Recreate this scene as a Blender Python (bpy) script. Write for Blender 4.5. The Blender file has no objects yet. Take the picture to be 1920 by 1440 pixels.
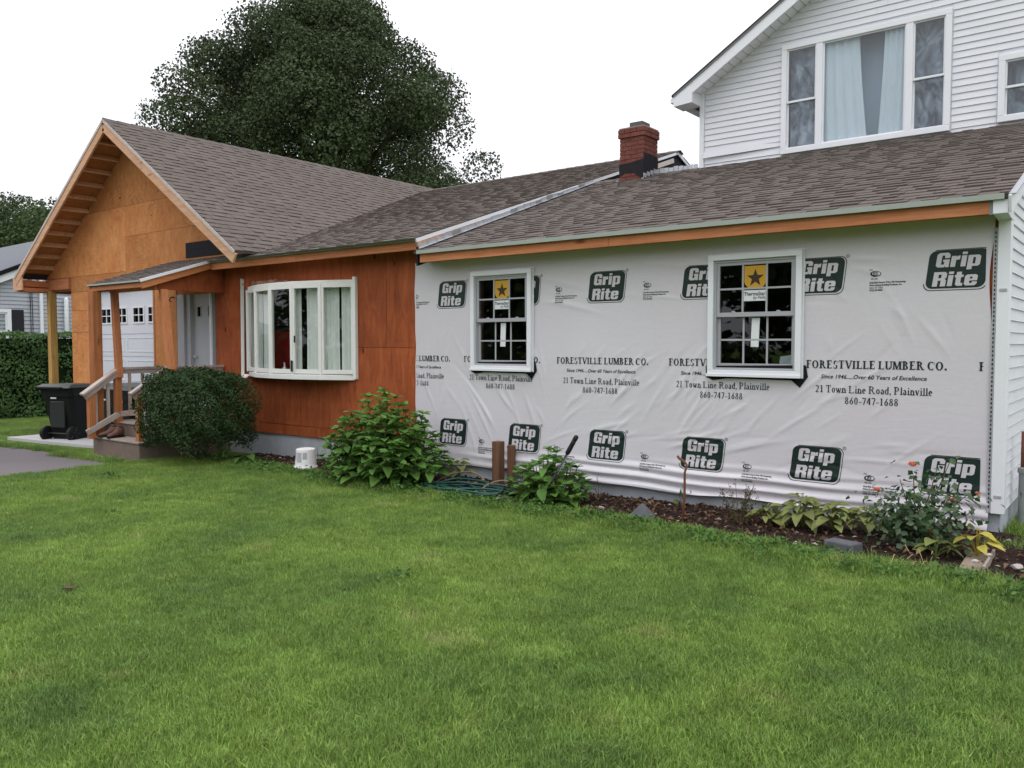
import bpy, bmesh, math, random
import numpy as np
from mathutils import Vector, Matrix

random.seed(7)
RNG = np.random.default_rng(11)
S = bpy.context.scene
COL = S.collection

# ------------------------------------------------------------------ camera, sky, sun, exposure
camd = bpy.data.cameras.new('camera')
camd.sensor_width = 36.0
camd.lens = 36.0 * 1542 / 1920
camd.clip_end = 900
cam = bpy.data.objects.new('camera', camd)
COL.objects.link(cam)
cam.location = (0, -7.81, 1.6)
cam.rotation_euler = (math.radians(90 - 2.785), 0, math.radians(38.1))
S.camera = cam
CAM = Vector(cam.location)

SUN_EL, SUN_AZ = math.radians(64), math.radians(150)      # azimuth clockwise from +Y
w = bpy.data.worlds.new('World')
S.world = w
w.use_nodes = True
nt = w.node_tree
nt.nodes.clear()
sky = nt.nodes.new('ShaderNodeTexSky')
sky.sky_type = 'NISHITA'
sky.sun_disc = False
sky.sun_elevation = SUN_EL
sky.sun_rotation = SUN_AZ
sky.air_density = 1.5
sky.dust_density = 3.0
hs = nt.nodes.new('ShaderNodeHueSaturation')
hs.inputs['Saturation'].default_value = 0.25
mx = nt.nodes.new('ShaderNodeMix')
mx.data_type = 'RGBA'
mx.inputs['Factor'].default_value = 0.86                  # closed cloud cover over the clear sky
mx.inputs[7].default_value = (11.2, 11.15, 11.9, 1)
bg = nt.nodes.new('ShaderNodeBackground')
bg.inputs['Strength'].default_value = 0.115
wo = nt.nodes.new('ShaderNodeOutputWorld')
nt.links.new(sky.outputs[0], hs.inputs['Color'])
nt.links.new(hs.outputs[0], mx.inputs[6])
# an even overcast is brighter overhead than at the horizon
wtc = nt.nodes.new('ShaderNodeTexCoord')
wsx = nt.nodes.new('ShaderNodeSeparateXYZ')
wmr = nt.nodes.new('ShaderNodeMapRange')
wmr.inputs[3].default_value = 0.80
wmr.inputs[4].default_value = 1.75
wsc = nt.nodes.new('ShaderNodeVectorMath')
wsc.operation = 'SCALE'
nt.links.new(wtc.outputs['Generated'], wsx.inputs[0])
nt.links.new(wsx.outputs['Z'], wmr.inputs[0])
nt.links.new(mx.outputs[2], wsc.inputs[0])
nt.links.new(wmr.outputs[0], wsc.inputs['Scale'])
nt.links.new(wsc.outputs[0], bg.inputs['Color'])
nt.links.new(bg.outputs[0], wo.inputs['Surface'])

sl = bpy.data.lights.new('sun', 'SUN')
sl.energy = 0.5
sl.angle = math.radians(28)
sl.color = (1.0, 0.97, 0.92)
so = bpy.data.objects.new('sun', sl)
COL.objects.link(so)
sd = Vector((math.sin(SUN_AZ) * math.cos(SUN_EL), math.cos(SUN_AZ) * math.cos(SUN_EL), math.sin(SUN_EL)))
so.rotation_euler = sd.to_track_quat('Z', 'Y').to_euler()

S.view_settings.view_transform = 'Standard'
S.view_settings.look = 'None'
S.view_settings.exposure = 0.0
S.view_settings.gamma = 1.0
S.view_settings.use_curve_mapping = False

# ------------------------------------------------------------------ object helpers
WORLD = {}


def wm(o):
    return WORLD.get(o.name, Matrix.Identity(4))


def attach(o, parent):
    if parent is not None:
        o.parent = parent
        o.matrix_parent_inverse = wm(parent).inverted()


def tag(o, label=None, cat=None, group=None, kind=None):
    if label: o['label'] = label
    if cat: o['category'] = cat
    if group: o['group'] = group
    if kind: o['kind'] = kind
    return o


def thing(name, loc, label, cat, group=None):
    o = bpy.data.objects.new(name, None)
    o.empty_display_size = 0.1
    COL.objects.link(o)
    o.location = loc
    WORLD[o.name] = Matrix.Translation(Vector(loc))
    return tag(o, label, cat, group)


def link(name, me, parent=None, mat=None, matrix=None, kind=None):
    o = bpy.data.objects.new(name, me)
    COL.objects.link(o)
    if mat is not None and not me.materials:
        me.materials.append(mat)
    attach(o, parent)
    if matrix is not None:
        o.matrix_basis = matrix
        WORLD[o.name] = matrix
    if kind: o['kind'] = kind
    return o


class MB:
    def __init__(s):
        s.v, s.f = [], []

    def poly(s, pts, faces):
        b = len(s.v)
        s.v += [tuple(p) for p in pts]
        s.f += [tuple(i + b for i in f) for f in faces]
        return s

    def box(s, x0, x1, y0, y1, z0, z1):
        p = [(x, y, z) for z in (z0, z1) for y in (y0, y1) for x in (x0, x1)]
        return s.poly(p, [(0, 2, 3, 1), (4, 5, 7, 6), (0, 1, 5, 4), (2, 6, 7, 3), (0, 4, 6, 2), (1, 3, 7, 5)])

    def hexa(s, p):   # 8 points: bottom ring 0-3 ccw from above, top ring 4-7
        return s.poly(p, [(3, 2, 1, 0), (4, 5, 6, 7), (0, 1, 5, 4), (1, 2, 6, 5), (2, 3, 7, 6), (3, 0, 4, 7)])

    def beam(s, p0, p1, wd, ht, up=(0, 0, 1)):
        p0, p1 = Vector(p0), Vector(p1)
        d = (p1 - p0).normalized()
        r = d.cross(Vector(up)).normalized()
        u = r.cross(d).normalized()
        q = []
        for c in (p0, p1):
            for a, b in ((-1, -1), (1, -1), (1, 1), (-1, 1)):
                q.append(c + r * (a * wd / 2) + u * (b * ht / 2))
        return s.poly(q, [(0, 1, 2, 3), (7, 6, 5, 4), (0, 4, 5, 1), (1, 5, 6, 2), (2, 6, 7, 3), (3, 7, 4, 0)])

    def prism(s, pts, ext):   # planar polygon pts extruded by vector ext
        n = len(pts)
        a = [Vector(p) for p in pts]
        e = Vector(ext)
        nrm = Vector((0, 0, 0))
        for i in range(n):
            nrm += (a[i] - a[0]).cross(a[(i + 1) % n] - a[0])
        if nrm.dot(e) > 0:
            a.reverse()
        f = [tuple(range(n)), tuple(range(2 * n - 1, n - 1, -1))]
        for i in range(n):
            j = (i + 1) % n
            f.append((i, n + i, n + j, j))
        return s.poly(a + [p + e for p in a], f)

    def tube(s, pts, r, n=6, cap=True):
        pts = [Vector(p) for p in pts]
        m = len(pts)
        rr = r if isinstance(r, (list, tuple)) else [r] * m
        b = len(s.v)
        prev = None
        for i, p in enumerate(pts):
            t = (pts[min(i + 1, m - 1)] - pts[max(i - 1, 0)]).normalized()
            if prev is None:
                prev = Vector((0, 0, 1)) if abs(t.z) < 0.9 else Vector((1, 0, 0))
            x = (prev - t * prev.dot(t)).normalized()
            y = t.cross(x)
            prev = x
            for k in range(n):
                a = 2 * math.pi * k / n
                s.v.append(tuple(p + (x * math.cos(a) + y * math.sin(a)) * rr[i]))
        for i in range(m - 1):
            for k in range(n):
                k2 = (k + 1) % n
                s.f.append((b + i * n + k, b + i * n + k2, b + (i + 1) * n + k2, b + (i + 1) * n + k))
        if cap:
            s.f.append(tuple(b + k for k in reversed(range(n))))
            s.f.append(tuple(b + (m - 1) * n + k for k in range(n)))
        return s

    def lathe(s, prof, c, n=24, axis=None):   # prof: (radius, height)
        c = Vector(c)
        ax = Vector(axis or (0, 0, 1)).normalized()
        x = ax.orthogonal().normalized()
        y = ax.cross(x)
        b = len(s.v)
        for r, h in prof:
            for k in range(n):
                a = 2 * math.pi * k / n
                s.v.append(tuple(c + ax * h + (x * math.cos(a) + y * math.sin(a)) * r))
        for i in range(len(prof) - 1):
            for k in range(n):
                k2 = (k + 1) % n
                s.f.append((b + i * n + k, b + i * n + k2, b + (i + 1) * n + k2, b + (i + 1) * n + k))
        s.f.append(tuple(b + k for k in reversed(range(n))))
        s.f.append(tuple(b + (len(prof) - 1) * n + k for k in range(n)))
        return s

    def mesh(s, name, smooth=False):
        me = bpy.data.meshes.new(name)
        me.from_pydata(s.v, [], s.f)
        if smooth:
            me.polygons.foreach_set('use_smooth', [True] * len(me.polygons))
        me.update()
        return me

    def build(s, name, mat, parent=None, smooth=False, bevel=0, kind=None):
        o = link(name, s.mesh(name, smooth), parent, mat, kind=kind)
        if bevel:
            m = o.modifiers.new('bevel', 'BEVEL')
            m.width = bevel
            m.segments = 2
            m.limit_method = 'ANGLE'
        return o


def np_mesh(name, verts, faces):
    """verts (n,3), faces (m,k) all of the same k"""
    verts = np.asarray(verts, np.float32)
    faces = np.asarray(faces, np.int32)
    me = bpy.data.meshes.new(name)
    me.vertices.add(len(verts))
    me.vertices.foreach_set('co', verts.ravel())
    m, k = faces.shape
    me.loops.add(m * k)
    me.loops.foreach_set('vertex_index', faces.ravel())
    me.polygons.add(m)
    me.polygons.foreach_set('loop_start', np.arange(0, m * k, k, dtype=np.int32))
    me.update(calc_edges=True)
    return me


def clip(poly, a, b, c):
    """keep the part of a 2D polygon where a*x+b*y<=c"""
    out = []
    n = len(poly)
    for i in range(n):
        p, q = poly[i], poly[(i + 1) % n]
        dp, dq = a * p[0] + b * p[1] - c, a * q[0] + b * q[1] - c
        if dp <= 0: out.append(p)
        if dp * dq < 0:
            t = dp / (dp - dq)
            out.append((p[0] + (q[0] - p[0]) * t, p[1] + (q[1] - p[1]) * t))
    return out


# ------------------------------------------------------------------ material helpers
def lk(nt, a, b):
    nt.links.new(a, b)


def nd(nt, typ, ins=None, **props):
    n = nt.nodes.new(typ)
    for k, v in props.items():
        setattr(n, k, v)
    for k, v in (ins or {}).items():
        sk = n.inputs[k]
        if isinstance(v, bpy.types.NodeSocket):
            nt.links.new(v, sk)
        else:
            sk.default_value = v
    return n


def c4(c):
    return (c[0], c[1], c[2], 1)


class Mat:
    def __init__(s, name, rough=0.7, spec=0.3, metallic=0.0):
        s.m = bpy.data.materials.new(name)
        s.m.use_nodes = True
        s.nt = s.m.node_tree
        s.b = s.nt.nodes['Principled BSDF']
        s.out = s.nt.nodes['Material Output']
        s.b.inputs['Roughness'].default_value = rough
        s.b.inputs['Specular IOR Level'].default_value = spec
        s.b.inputs['Metallic'].default_value = metallic
        s.tc = nd(s.nt, 'ShaderNodeTexCoord').outputs['Object']
        s.oi = nd(s.nt, 'ShaderNodeObjectInfo').outputs['Random']
        s.h = None

    def coord(s, scale=(1, 1, 1), shift=True):
        v = s.tc
        if shift:
            sh = nd(s.nt, 'ShaderNodeVectorMath', {0: v, 1: s.math('MULTIPLY', s.oi, 37.0)}, operation='ADD')
            v = sh.outputs[0]
        return nd(s.nt, 'ShaderNodeMapping', {'Vector': v, 'Scale': scale}).outputs[0]

    def math(s, op, a, b=0.0, c=0.0):
        return nd(s.nt, 'ShaderNodeMath', {0: a, 1: b, 2: c}, operation=op).outputs[0]

    def noise(s, vec, scale, detail=4, rough=0.55, dist=0.0):
        return nd(s.nt, 'ShaderNodeTexNoise', {'Vector': vec, 'Scale': scale, 'Detail': detail, 'Roughness': rough, 'Distortion': dist}).outputs[0]

    def ramp(s, f, stops):
        n = nd(s.nt, 'ShaderNodeValToRGB', {'Fac': f})
        e = n.color_ramp.elements
        while len(e) < len(stops): e.new(0.5)
        for el, (p, c) in zip(e, stops):
            el.position = p
            el.color = c4(c) if isinstance(c, (tuple, list)) else (c, c, c, 1)
        return n.outputs[0]

    def mix(s, f, a, b, mode='MIX'):
        n = nd(s.nt, 'ShaderNodeMix', data_type='RGBA', blend_type=mode)
        for i, v in ((0, f), (6, a), (7, b)):
            if isinstance(v, bpy.types.NodeSocket): s.nt.links.new(v, n.inputs[i])
            else: n.inputs[i].default_value = v if i == 0 else c4(v)
        return n.outputs[2]

    def gain(s, col, f, lo, hi):
        r = nd(s.nt, 'ShaderNodeMapRange', {0: f, 1: 0.0, 2: 1.0, 3: lo, 4: hi}).outputs[0]
        n = nd(s.nt, 'ShaderNodeVectorMath', {0: col, 'Scale': r}, operation='SCALE')
        return n.outputs[0]

    def color(s, c):
        if isinstance(c, bpy.types.NodeSocket): s.nt.links.new(c, s.b.inputs['Base Color'])
        else: s.b.inputs['Base Color'].default_value = c4(c)
        return s

    def bump(s, h, strength=0.3, dist=0.01):
        n = nd(s.nt, 'ShaderNodeBump', {'Height': h, 'Strength': strength, 'Distance': dist})
        s.nt.links.new(n.outputs[0], s.b.inputs['Normal'])
        return s

    def island(s):
        return nd(s.nt, 'ShaderNodeNewGeometry').outputs['Random Per Island']

    def pos(s):
        return nd(s.nt, 'ShaderNodeNewGeometry').outputs['Position']


def simple(name, col, rough=0.6, spec=0.3, var=0.15, scale=6.0, bump=0.0, bscale=60.0, metallic=0.0):
    m = Mat(name, rough, spec, metallic)
    v = m.coord()
    m.color(m.gain(m.mix(0.0, col, col), m.noise(v, scale, 5, 0.65), 1 - var, 1 + var))
    if bump:
        m.bump(m.noise(v, bscale, 4), bump, 0.01)
    return m.m


def wood(name, c1, c2, axis='X', knots=0.6, rough=0.75, grain=1.0, gray=None):
    m = Mat(name, rough, 0.2)
    k = {'X': (0.5, 9, 9), 'Y': (9, 0.5, 9), 'Z': (9, 9, 0.5)}[axis]
    g = m.noise(m.coord(k), 3.0 * grain, 5, 0.6, 0.8)
    col = m.mix(m.ramp(g, [(0.3, 0.0), (0.7, 1.0)]), c1, c2)
    kk = {'X': (1.3, 5, 5), 'Y': (5, 1.3, 5), 'Z': (5, 5, 1.3)}[axis]
    vo = nd(m.nt, 'ShaderNodeTexVoronoi', {'Vector': m.coord(kk), 'Scale': 1.0}).outputs['Distance']
    kn = m.ramp(vo, [(0.05, 1.0), (0.14, 0.0)])
    col = m.mix(m.math('MULTIPLY', kn, knots), col, (c2[0] * 0.3, c2[1] * 0.25, c2[2] * 0.25))
    big = m.noise(m.coord(), 1.1, 4, 0.6)
    if gray:
        col = m.mix(m.ramp(big, [(0.35, 0.0), (0.65, 0.8)]), col, gray)
    col = m.gain(col, m.noise(m.coord(), 1.7, 5, 0.7), 0.7, 1.3)
    col = m.gain(col, m.oi, 0.88, 1.12)
    m.color(col).bump(g, 0.25, 0.004)
    return m.m


def plywood(name, c1, c2, c3, tint=0.3):
    m = Mat(name, 0.8, 0.15)
    v = m.coord((0.55, 1.0, 1.5))
    n = m.noise(v, 1.3, 3, 0.5, 0.9)
    rings = m.math('SINE', m.math('MULTIPLY', n, 120.0))
    r = m.ramp(m.math('MULTIPLY_ADD', rings, 0.5, 0.5), [(0.0, 0.0), (0.75, 0.25), (1.0, 1.0)])
    mask = m.ramp(m.noise(m.coord(), 0.9, 3), [(0.38, 0.1), (0.62, 1.0)])
    col = m.mix(m.math('MULTIPLY', r, m.math('MULTIPLY', mask, 0.6)), c1, c2)
    col = m.mix(m.ramp(m.noise(m.coord((1.2, 1, 0.7)), 1.6, 5, 0.65), [(0.35, 0.0), (0.7, tint * 2)]), col, c3)
    vo = nd(m.nt, 'ShaderNodeTexVoronoi', {'Vector': m.coord((1.0, 1, 1.6)), 'Scale': 1.5}).outputs['Distance']
    col = m.mix(m.ramp(vo, [(0.03, 0.85), (0.07, 0.0)]), col, (c2[0] * 0.25, c2[1] * 0.2, c2[2] * 0.2))
    col = m.gain(col, m.noise(m.coord((1, 1, 0.6)), 8.0, 6, 0.78), 0.50, 1.50)
    col = m.gain(col, m.oi, 0.76, 1.16)
    m.color(col).bump(m.noise(m.coord((1, 1, 4)), 25.0, 4), 0.2, 0.003)
    return m.m


def foliage(name, c1, c2, transl=0.3, rough=0.5, spec=0.25, c3=None, clump=1.2):
    m = Mat(name, rough, spec)
    isl = m.island()
    col = m.mix(isl, c1, c2)
    p = m.pos()
    col = m.gain(col, m.noise(p, clump, 3, 0.6), 0.55, 1.45)
    if c3:
        col = m.mix(m.ramp(m.noise(p, clump * 2.7, 2), [(0.58, 0.0), (0.72, 0.7)]), col, c3)
    col = m.gain(col, m.oi, 0.85, 1.15)
    m.color(col)
    tr = nd(m.nt, 'ShaderNodeBsdfTranslucent', {'Color': m.mix(0.5, col, col)})
    ms = nd(m.nt, 'ShaderNodeMixShader', {0: transl, 1: m.b.outputs[0], 2: tr.outputs[0]})
    lk(m.nt, ms.outputs[0], m.out.inputs[0])
    return m.m


def shingle_mat():
    m = Mat('asphalt_shingle', 0.95, 0.12)
    isl, oi, p = m.island(), m.oi, m.pos()
    key = nd(m.nt, 'ShaderNodeMath', {0: m.math('ADD', isl, oi)}, operation='FRACT').outputs[0]
    col = m.ramp(key, [(0.0, (0.122, 0.103, 0.092)), (0.35, (0.130, 0.110, 0.098)), (0.7, (0.139, 0.118, 0.105)), (1.0, (0.126, 0.108, 0.098))])
    col = m.gain(col, m.noise(p, 140.0, 2, 0.8), 0.45, 1.55)
    col = m.gain(col, m.noise(p, 0.7, 4, 0.6), 0.8, 1.2)
    col = m.gain(col, m.noise(nd(m.nt, 'ShaderNodeMapping', {'Vector': p, 'Scale': (2.2, 0.35, 0.35)}).outputs[0], 1.6, 4, 0.6), 0.91, 1.09)
    m.color(col).bump(m.noise(p, 220.0, 2), 0.5, 0.003)
    return m.m


def glass_mat(name, tint=(0.75, 0.8, 0.8), refl=1.0):
    m = Mat(name, 0.02, 0.5)
    nt = m.nt
    tr = nd(nt, 'ShaderNodeBsdfTransparent', {'Color': c4(tint)})
    gl = nd(nt, 'ShaderNodeBsdfGlossy', {'Color': (refl, refl, refl, 1), 'Roughness': 0.015})
    lw = nd(nt, 'ShaderNodeLayerWeight', {'Blend': 0.5}).outputs['Facing']
    fr = m.math('MULTIPLY_ADD', m.math('POWER', lw, 5.0), 0.96, 0.04)
    ms = nd(nt, 'ShaderNodeMixShader', {0: fr, 1: tr.outputs[0], 2: gl.outputs[0]})
    lk(nt, ms.outputs[0], m.out.inputs[0])
    return m.m


def wrap_mat():
    m = Mat('house_wrap_sheet', 0.36, 0.4)
    p = m.coord(shift=False)
    weave = nd(m.nt, 'ShaderNodeTexNoise', {'Vector': nd(m.nt, 'ShaderNodeMapping', {'Vector': p, 'Scale': (170, 1, 14)}).outputs[0], 'Scale': 1.0, 'Detail': 2.0}).outputs[0]
    weave2 = nd(m.nt, 'ShaderNodeTexNoise', {'Vector': nd(m.nt, 'ShaderNodeMapping', {'Vector': p, 'Scale': (14, 1, 170)}).outputs[0], 'Scale': 1.0, 'Detail': 2.0}).outputs[0]
    wv = m.math('ADD', weave, weave2)
    base = m.ramp(m.noise(p, 0.55, 3, 0.5), [(0.35, (0.640, 0.608, 0.645)), (0.65, (0.668, 0.658, 0.685))])
    col = m.gain(base, m.math('MULTIPLY', wv, 0.5), 0.86, 1.14)
    m.color(col)
    wr = m.noise(nd(m.nt, 'ShaderNodeMapping', {'Vector': p, 'Rotation': (0, 0.75, 0), 'Scale': (1.2, 1, 7)}).outputs[0], 2.2, 5, 0.6, 0.6)
    m.bump(m.math('ADD', m.math('MULTIPLY', wr, 1.0), m.math('MULTIPLY', wv, 0.03)), 0.17, 0.012)
    return m.m


M = {}
M['wrap'] = wrap_mat()
M['old_post'] = wood('dark_weathered_post', (0.20, 0.11, 0.065), (0.11, 0.055, 0.03), 'Z', 0.5)
M['print'] = simple('dark_green_print', (0.010, 0.026, 0.020), 0.45, 0.35, 0.2, 30)
M['print_light'] = simple('pale_print', (0.60, 0.58, 0.605), 0.45, 0.3, 0.12, 40)
M['fascia'] = wood('orange_pine', (0.62, 0.27, 0.13), (0.45, 0.15, 0.06), 'X', 0.8)
M['pine_y'] = wood('orange_pine_rafter', (0.60, 0.24, 0.10), (0.44, 0.145, 0.05), 'Y', 0.6)
M['rake'] = wood('pale_pine_rake', (0.66, 0.42, 0.27), (0.54, 0.29, 0.16), 'X', 0.6)
M['post'] = wood('brown_post_timber', (0.46, 0.19, 0.075), (0.33, 0.115, 0.04), 'Z', 0.6)
M['brace'] = wood('orange_brace_timber', (0.56, 0.24, 0.11), (0.42, 0.15, 0.06), 'Z', 0.5)
M['treated'] = wood('treated_post_timber', (0.50, 0.33, 0.11), (0.36, 0.20, 0.06), 'Z', 0.7)
M['grey_wood'] = wood('weathered_rail_timber', (0.42, 0.34, 0.29), (0.24, 0.18, 0.15), 'X', 0.5, gray=(0.55, 0.5, 0.46))
M['grey_wood_z'] = wood('weathered_baluster_timber', (0.40, 0.32, 0.26), (0.22, 0.16, 0.12), 'Z', 0.5, gray=(0.5, 0.45, 0.41))
M['white_trim_wood'] = wood('faded_pale_trim', (0.62, 0.55, 0.50), (0.5, 0.42, 0.37), 'Y', 0.3)
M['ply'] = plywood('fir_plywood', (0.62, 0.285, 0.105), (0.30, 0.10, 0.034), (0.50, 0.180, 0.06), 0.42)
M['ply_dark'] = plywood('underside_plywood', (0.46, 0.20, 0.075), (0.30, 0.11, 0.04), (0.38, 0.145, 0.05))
M['shingle'] = shingle_mat()
M['vinyl'] = simple('white_vinyl', (0.78, 0.80, 0.83), 0.38, 0.35, 0.05, 3)
M['vinyl_warm'] = simple('aged_white_paint', (0.74, 0.75, 0.71), 0.5, 0.3, 0.1, 7, 0.15, 40)
M['vinyl_grey'] = simple('greyish_vinyl', (0.40, 0.41, 0.43), 0.4, 0.35, 0.06, 5)
M['siding'] = simple('white_siding', (0.72, 0.735, 0.775), 0.45, 0.3, 0.10, 1.6, 0.25, 9)
M['drip'] = simple('grey_green_drip_edge', (0.33, 0.37, 0.33), 0.4, 0.5, 0.12, 4)
M['flash'] = simple('aluminium_flashing', (0.50, 0.52, 0.55), 0.42, 0.5, 0.3, 9, 0.2, 25, 0.55)
M['lead'] = simple('grey_lead_flashing', (0.22, 0.235, 0.24), 0.6, 0.4, 0.25, 9)
M['tarpaper'] = simple('black_roofing_felt', (0.018, 0.018, 0.022), 0.8, 0.2, 0.3, 6, 0.2, 60)
M['black_tape'] = simple('black_flashing_tape', (0.010, 0.010, 0.013), 0.7, 0.2, 0.3, 20, 0.2, 30)
M['glass'] = glass_mat('window_glass', (0.72, 0.75, 0.76))
M['glass_bay'] = glass_mat('bay_glass', (0.90, 0.92, 0.91))
M['glass_up'] = glass_mat('upper_glass', (0.93, 0.96, 0.98))
M['glass_far'] = glass_mat('garage_glass', (0.25, 0.27, 0.28))
M['room'] = simple('dark_room', (0.06, 0.055, 0.055), 0.9, 0.1, 0.2, 2)
M['concrete'] = simple('foundation_concrete', (0.40, 0.43, 0.46), 0.9, 0.15, 0.28, 3.5, 0.4, 70)
M['step_conc'] = simple('brown_step_concrete', (0.20, 0.155, 0.13), 0.95, 0.1, 0.3, 7, 0.6, 90)
M['tread_conc'] = simple('worn_tread_concrete', (0.32, 0.27, 0.235), 0.95, 0.1, 0.3, 7, 0.6, 90)
M['slab'] = simple('pale_slab_concrete', (0.46, 0.46, 0.47), 0.9, 0.15, 0.18, 2.2, 0.3, 60)
M['stone'] = simple('dark_grey_stone', (0.105, 0.11, 0.118), 0.85, 0.2, 0.35, 14, 0.7, 50)
M['tanstone'] = simple('tan_stone', (0.25, 0.20, 0.15), 0.85, 0.2, 0.3, 14, 0.5, 50)
M['brick_fired'] = simple('red_brick', (0.170, 0.062, 0.048), 0.9, 0.15, 0.6, 6, 0.5, 60)
M['mortar'] = simple('old_mortar', (0.30, 0.22, 0.19), 0.95, 0.1, 0.3, 20, 0.4, 60)
M['plastic_bin'] = simple('black_bin_plastic', (0.008, 0.010, 0.010), 0.55, 0.25, 0.2, 8, 0.1, 60)
M['lid_bin'] = simple('dark_green_lid_plastic', (0.022, 0.030, 0.027), 0.38, 0.45, 0.2, 8)
M['rubber'] = simple('black_rubber', (0.012, 0.012, 0.012), 0.6, 0.3, 0.2, 20)
M['white_plastic'] = simple('white_bucket_plastic', (0.80, 0.80, 0.80), 0.35, 0.4, 0.05, 6)
M['leather'] = simple('brown_leather', (0.13, 0.07, 0.05), 0.7, 0.3, 0.45, 14, 0.5, 60)
M['rust'] = simple('rusty_steel', (0.17, 0.065, 0.04), 0.85, 0.3, 0.4, 25, 0.5, 90)
M['black_metal'] = simple('black_metal', (0.015, 0.015, 0.015), 0.4, 0.5, 0.2, 20)
M['hose'] = simple('dark_green_hose', (0.012, 0.060, 0.048), 0.4, 0.45, 0.3, 9)
M['hose_tan'] = simple('faded_tan_hose', (0.22, 0.16, 0.10), 0.6, 0.3, 0.25, 9)
M['brass'] = simple('brass_fitting', (0.45, 0.55, 0.5), 0.4, 0.5, 0.2, 9)
M['curtain'] = simple('white_curtain', (0.86, 0.88, 0.85), 0.9, 0.1, 0.06, 2)
M['curtain_blue'] = simple('pale_blue_curtain', (0.58, 0.64, 0.655), 0.9, 0.1, 0.06, 2)
mm = Mat('curtain_with_painted_reflections', 0.9, 0.1)  # blotches paint tree reflections in the side panes, along with a curtain pattern
mm.color(mm.ramp(mm.noise(mm.coord((1, 1, .6)), 4.5, 4, 0.6, 1.6), [(0.36, (.05, .06, .075)), (0.55, (.20, .235, .27)), (0.7, (.38, .42, .46))]))
M['reflection_curtain'] = mm.m
M['red'] = simple('red_cloth', (0.72, 0.03, 0.045), 0.8, 0.2, 0.15, 5)
M['door'] = simple('grey_painted_door', (0.46, 0.49, 0.52), 0.5, 0.3, 0.06, 2)
M['garage'] = simple('pale_garage_door_paint', (0.68, 0.71, 0.75), 0.45, 0.3, 0.05, 1.5, 0.12, 90)
M['yellow'] = simple('yellow_print', (0.58, 0.33, 0.03), 0.5, 0.3, 0.08, 9)
M['star'] = simple('dark_star_print', (0.05, 0.03, 0.02), 0.5, 0.3, 0.1, 9)
M['chip'] = simple('dusty_pale_chip', (0.45, 0.40, 0.38), 0.9, 0.1, 0.3, 20)
M['paper'] = simple('white_paper', (0.72, 0.76, 0.76), 0.7, 0.2, 0.06, 9)
M['ink'] = simple('black_ink', (0.02, 0.022, 0.025), 0.6, 0.2, 0.1, 9)
M['stem'] = simple('green_brown_stem', (0.10, 0.085, 0.035), 0.8, 0.2, 0.3, 15)
M['bark'] = simple('grey_brown_bark', (0.060, 0.050, 0.042), 0.95, 0.1, 0.4, 4, 0.8, 12)
M['straw'] = simple('dry_straw_stalk', (0.40, 0.26, 0.14), 0.8, 0.2, 0.35, 15)
M['neigh_siding'] = simple('grey_neighbour_siding', (0.42, 0.44, 0.49), 0.6, 0.2, 0.06, 2)
M['neigh_roof'] = simple('charcoal_neighbour_roof', (0.016, 0.017, 0.020), 1.0, 0.0, 0.2, 4)
M['shutter'] = simple('black_shutter_paint', (0.016, 0.015, 0.022), 0.5, 0.3, 0.1, 9)
M['leaf_maple'] = foliage('maple_leaf', (0.036, 0.056, 0.024), (0.070, 0.098, 0.040), 0.2, 0.6, 0.2, clump=0.5)
M['leaf_far'] = foliage('far_tree_leaf', (0.035, 0.060, 0.026), (0.085, 0.115, 0.045), 0.2, 0.7, 0.1, clump=0.4)
M['leaf_hedge'] = foliage('hedge_leaf', (0.060, 0.130, 0.040), (0.120, 0.215, 0.066), 0.3, 0.6, 0.2, clump=1.6)
M['leaf_box'] = foliage('dark_shrub_leaf', (0.022, 0.050, 0.017), (0.052, 0.092, 0.032), 0.15, 0.6, 0.15, clump=2.5)
M['leaf_hyd'] = foliage('hydrangea_leaf', (0.075, 0.175, 0.038), (0.15, 0.295, 0.06), 0.3, 0.5, 0.22, clump=3.0)
M['leaf_hosta'] = foliage('hosta_leaf', (0.15, 0.20, 0.055), (0.29, 0.31, 0.105), 0.3, 0.45, 0.3, c3=(0.12, 0.17, 0.045), clump=4.0)
M['leaf_yellow'] = foliage('yellow_hosta_leaf', (0.38, 0.36, 0.06), (0.50, 0.42, 0.09), 0.3, 0.5, 0.2, clump=4.0)
M['leaf_rose'] = foliage('rose_leaf', (0.035, 0.075, 0.030), (0.075, 0.13, 0.05), 0.2, 0.42, 0.35, clump=3.0)
M['leaf_weed'] = foliage('weed_leaf', (0.05, 0.12, 0.025), (0.11, 0.22, 0.05), 0.3, 0.55, 0.2, clump=2.0)
M['leaf_dry'] = foliage('dry_leaf', (0.07, 0.042, 0.027), (0.22, 0.14, 0.085), 0.2, 0.7, 0.15, c3=(0.10, 0.05, 0.028), clump=6.0)
M['leaf_dark'] = foliage('dark_twig_leaf', (0.055, 0.05, 0.025), (0.11, 0.07, 0.035), 0.2, 0.6, 0.2, clump=3.0)
M['petal'] = foliage('coral_petal', (0.62, 0.16, 0.10), (0.75, 0.26, 0.15), 0.3, 0.6, 0.2, clump=9.0)


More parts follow.
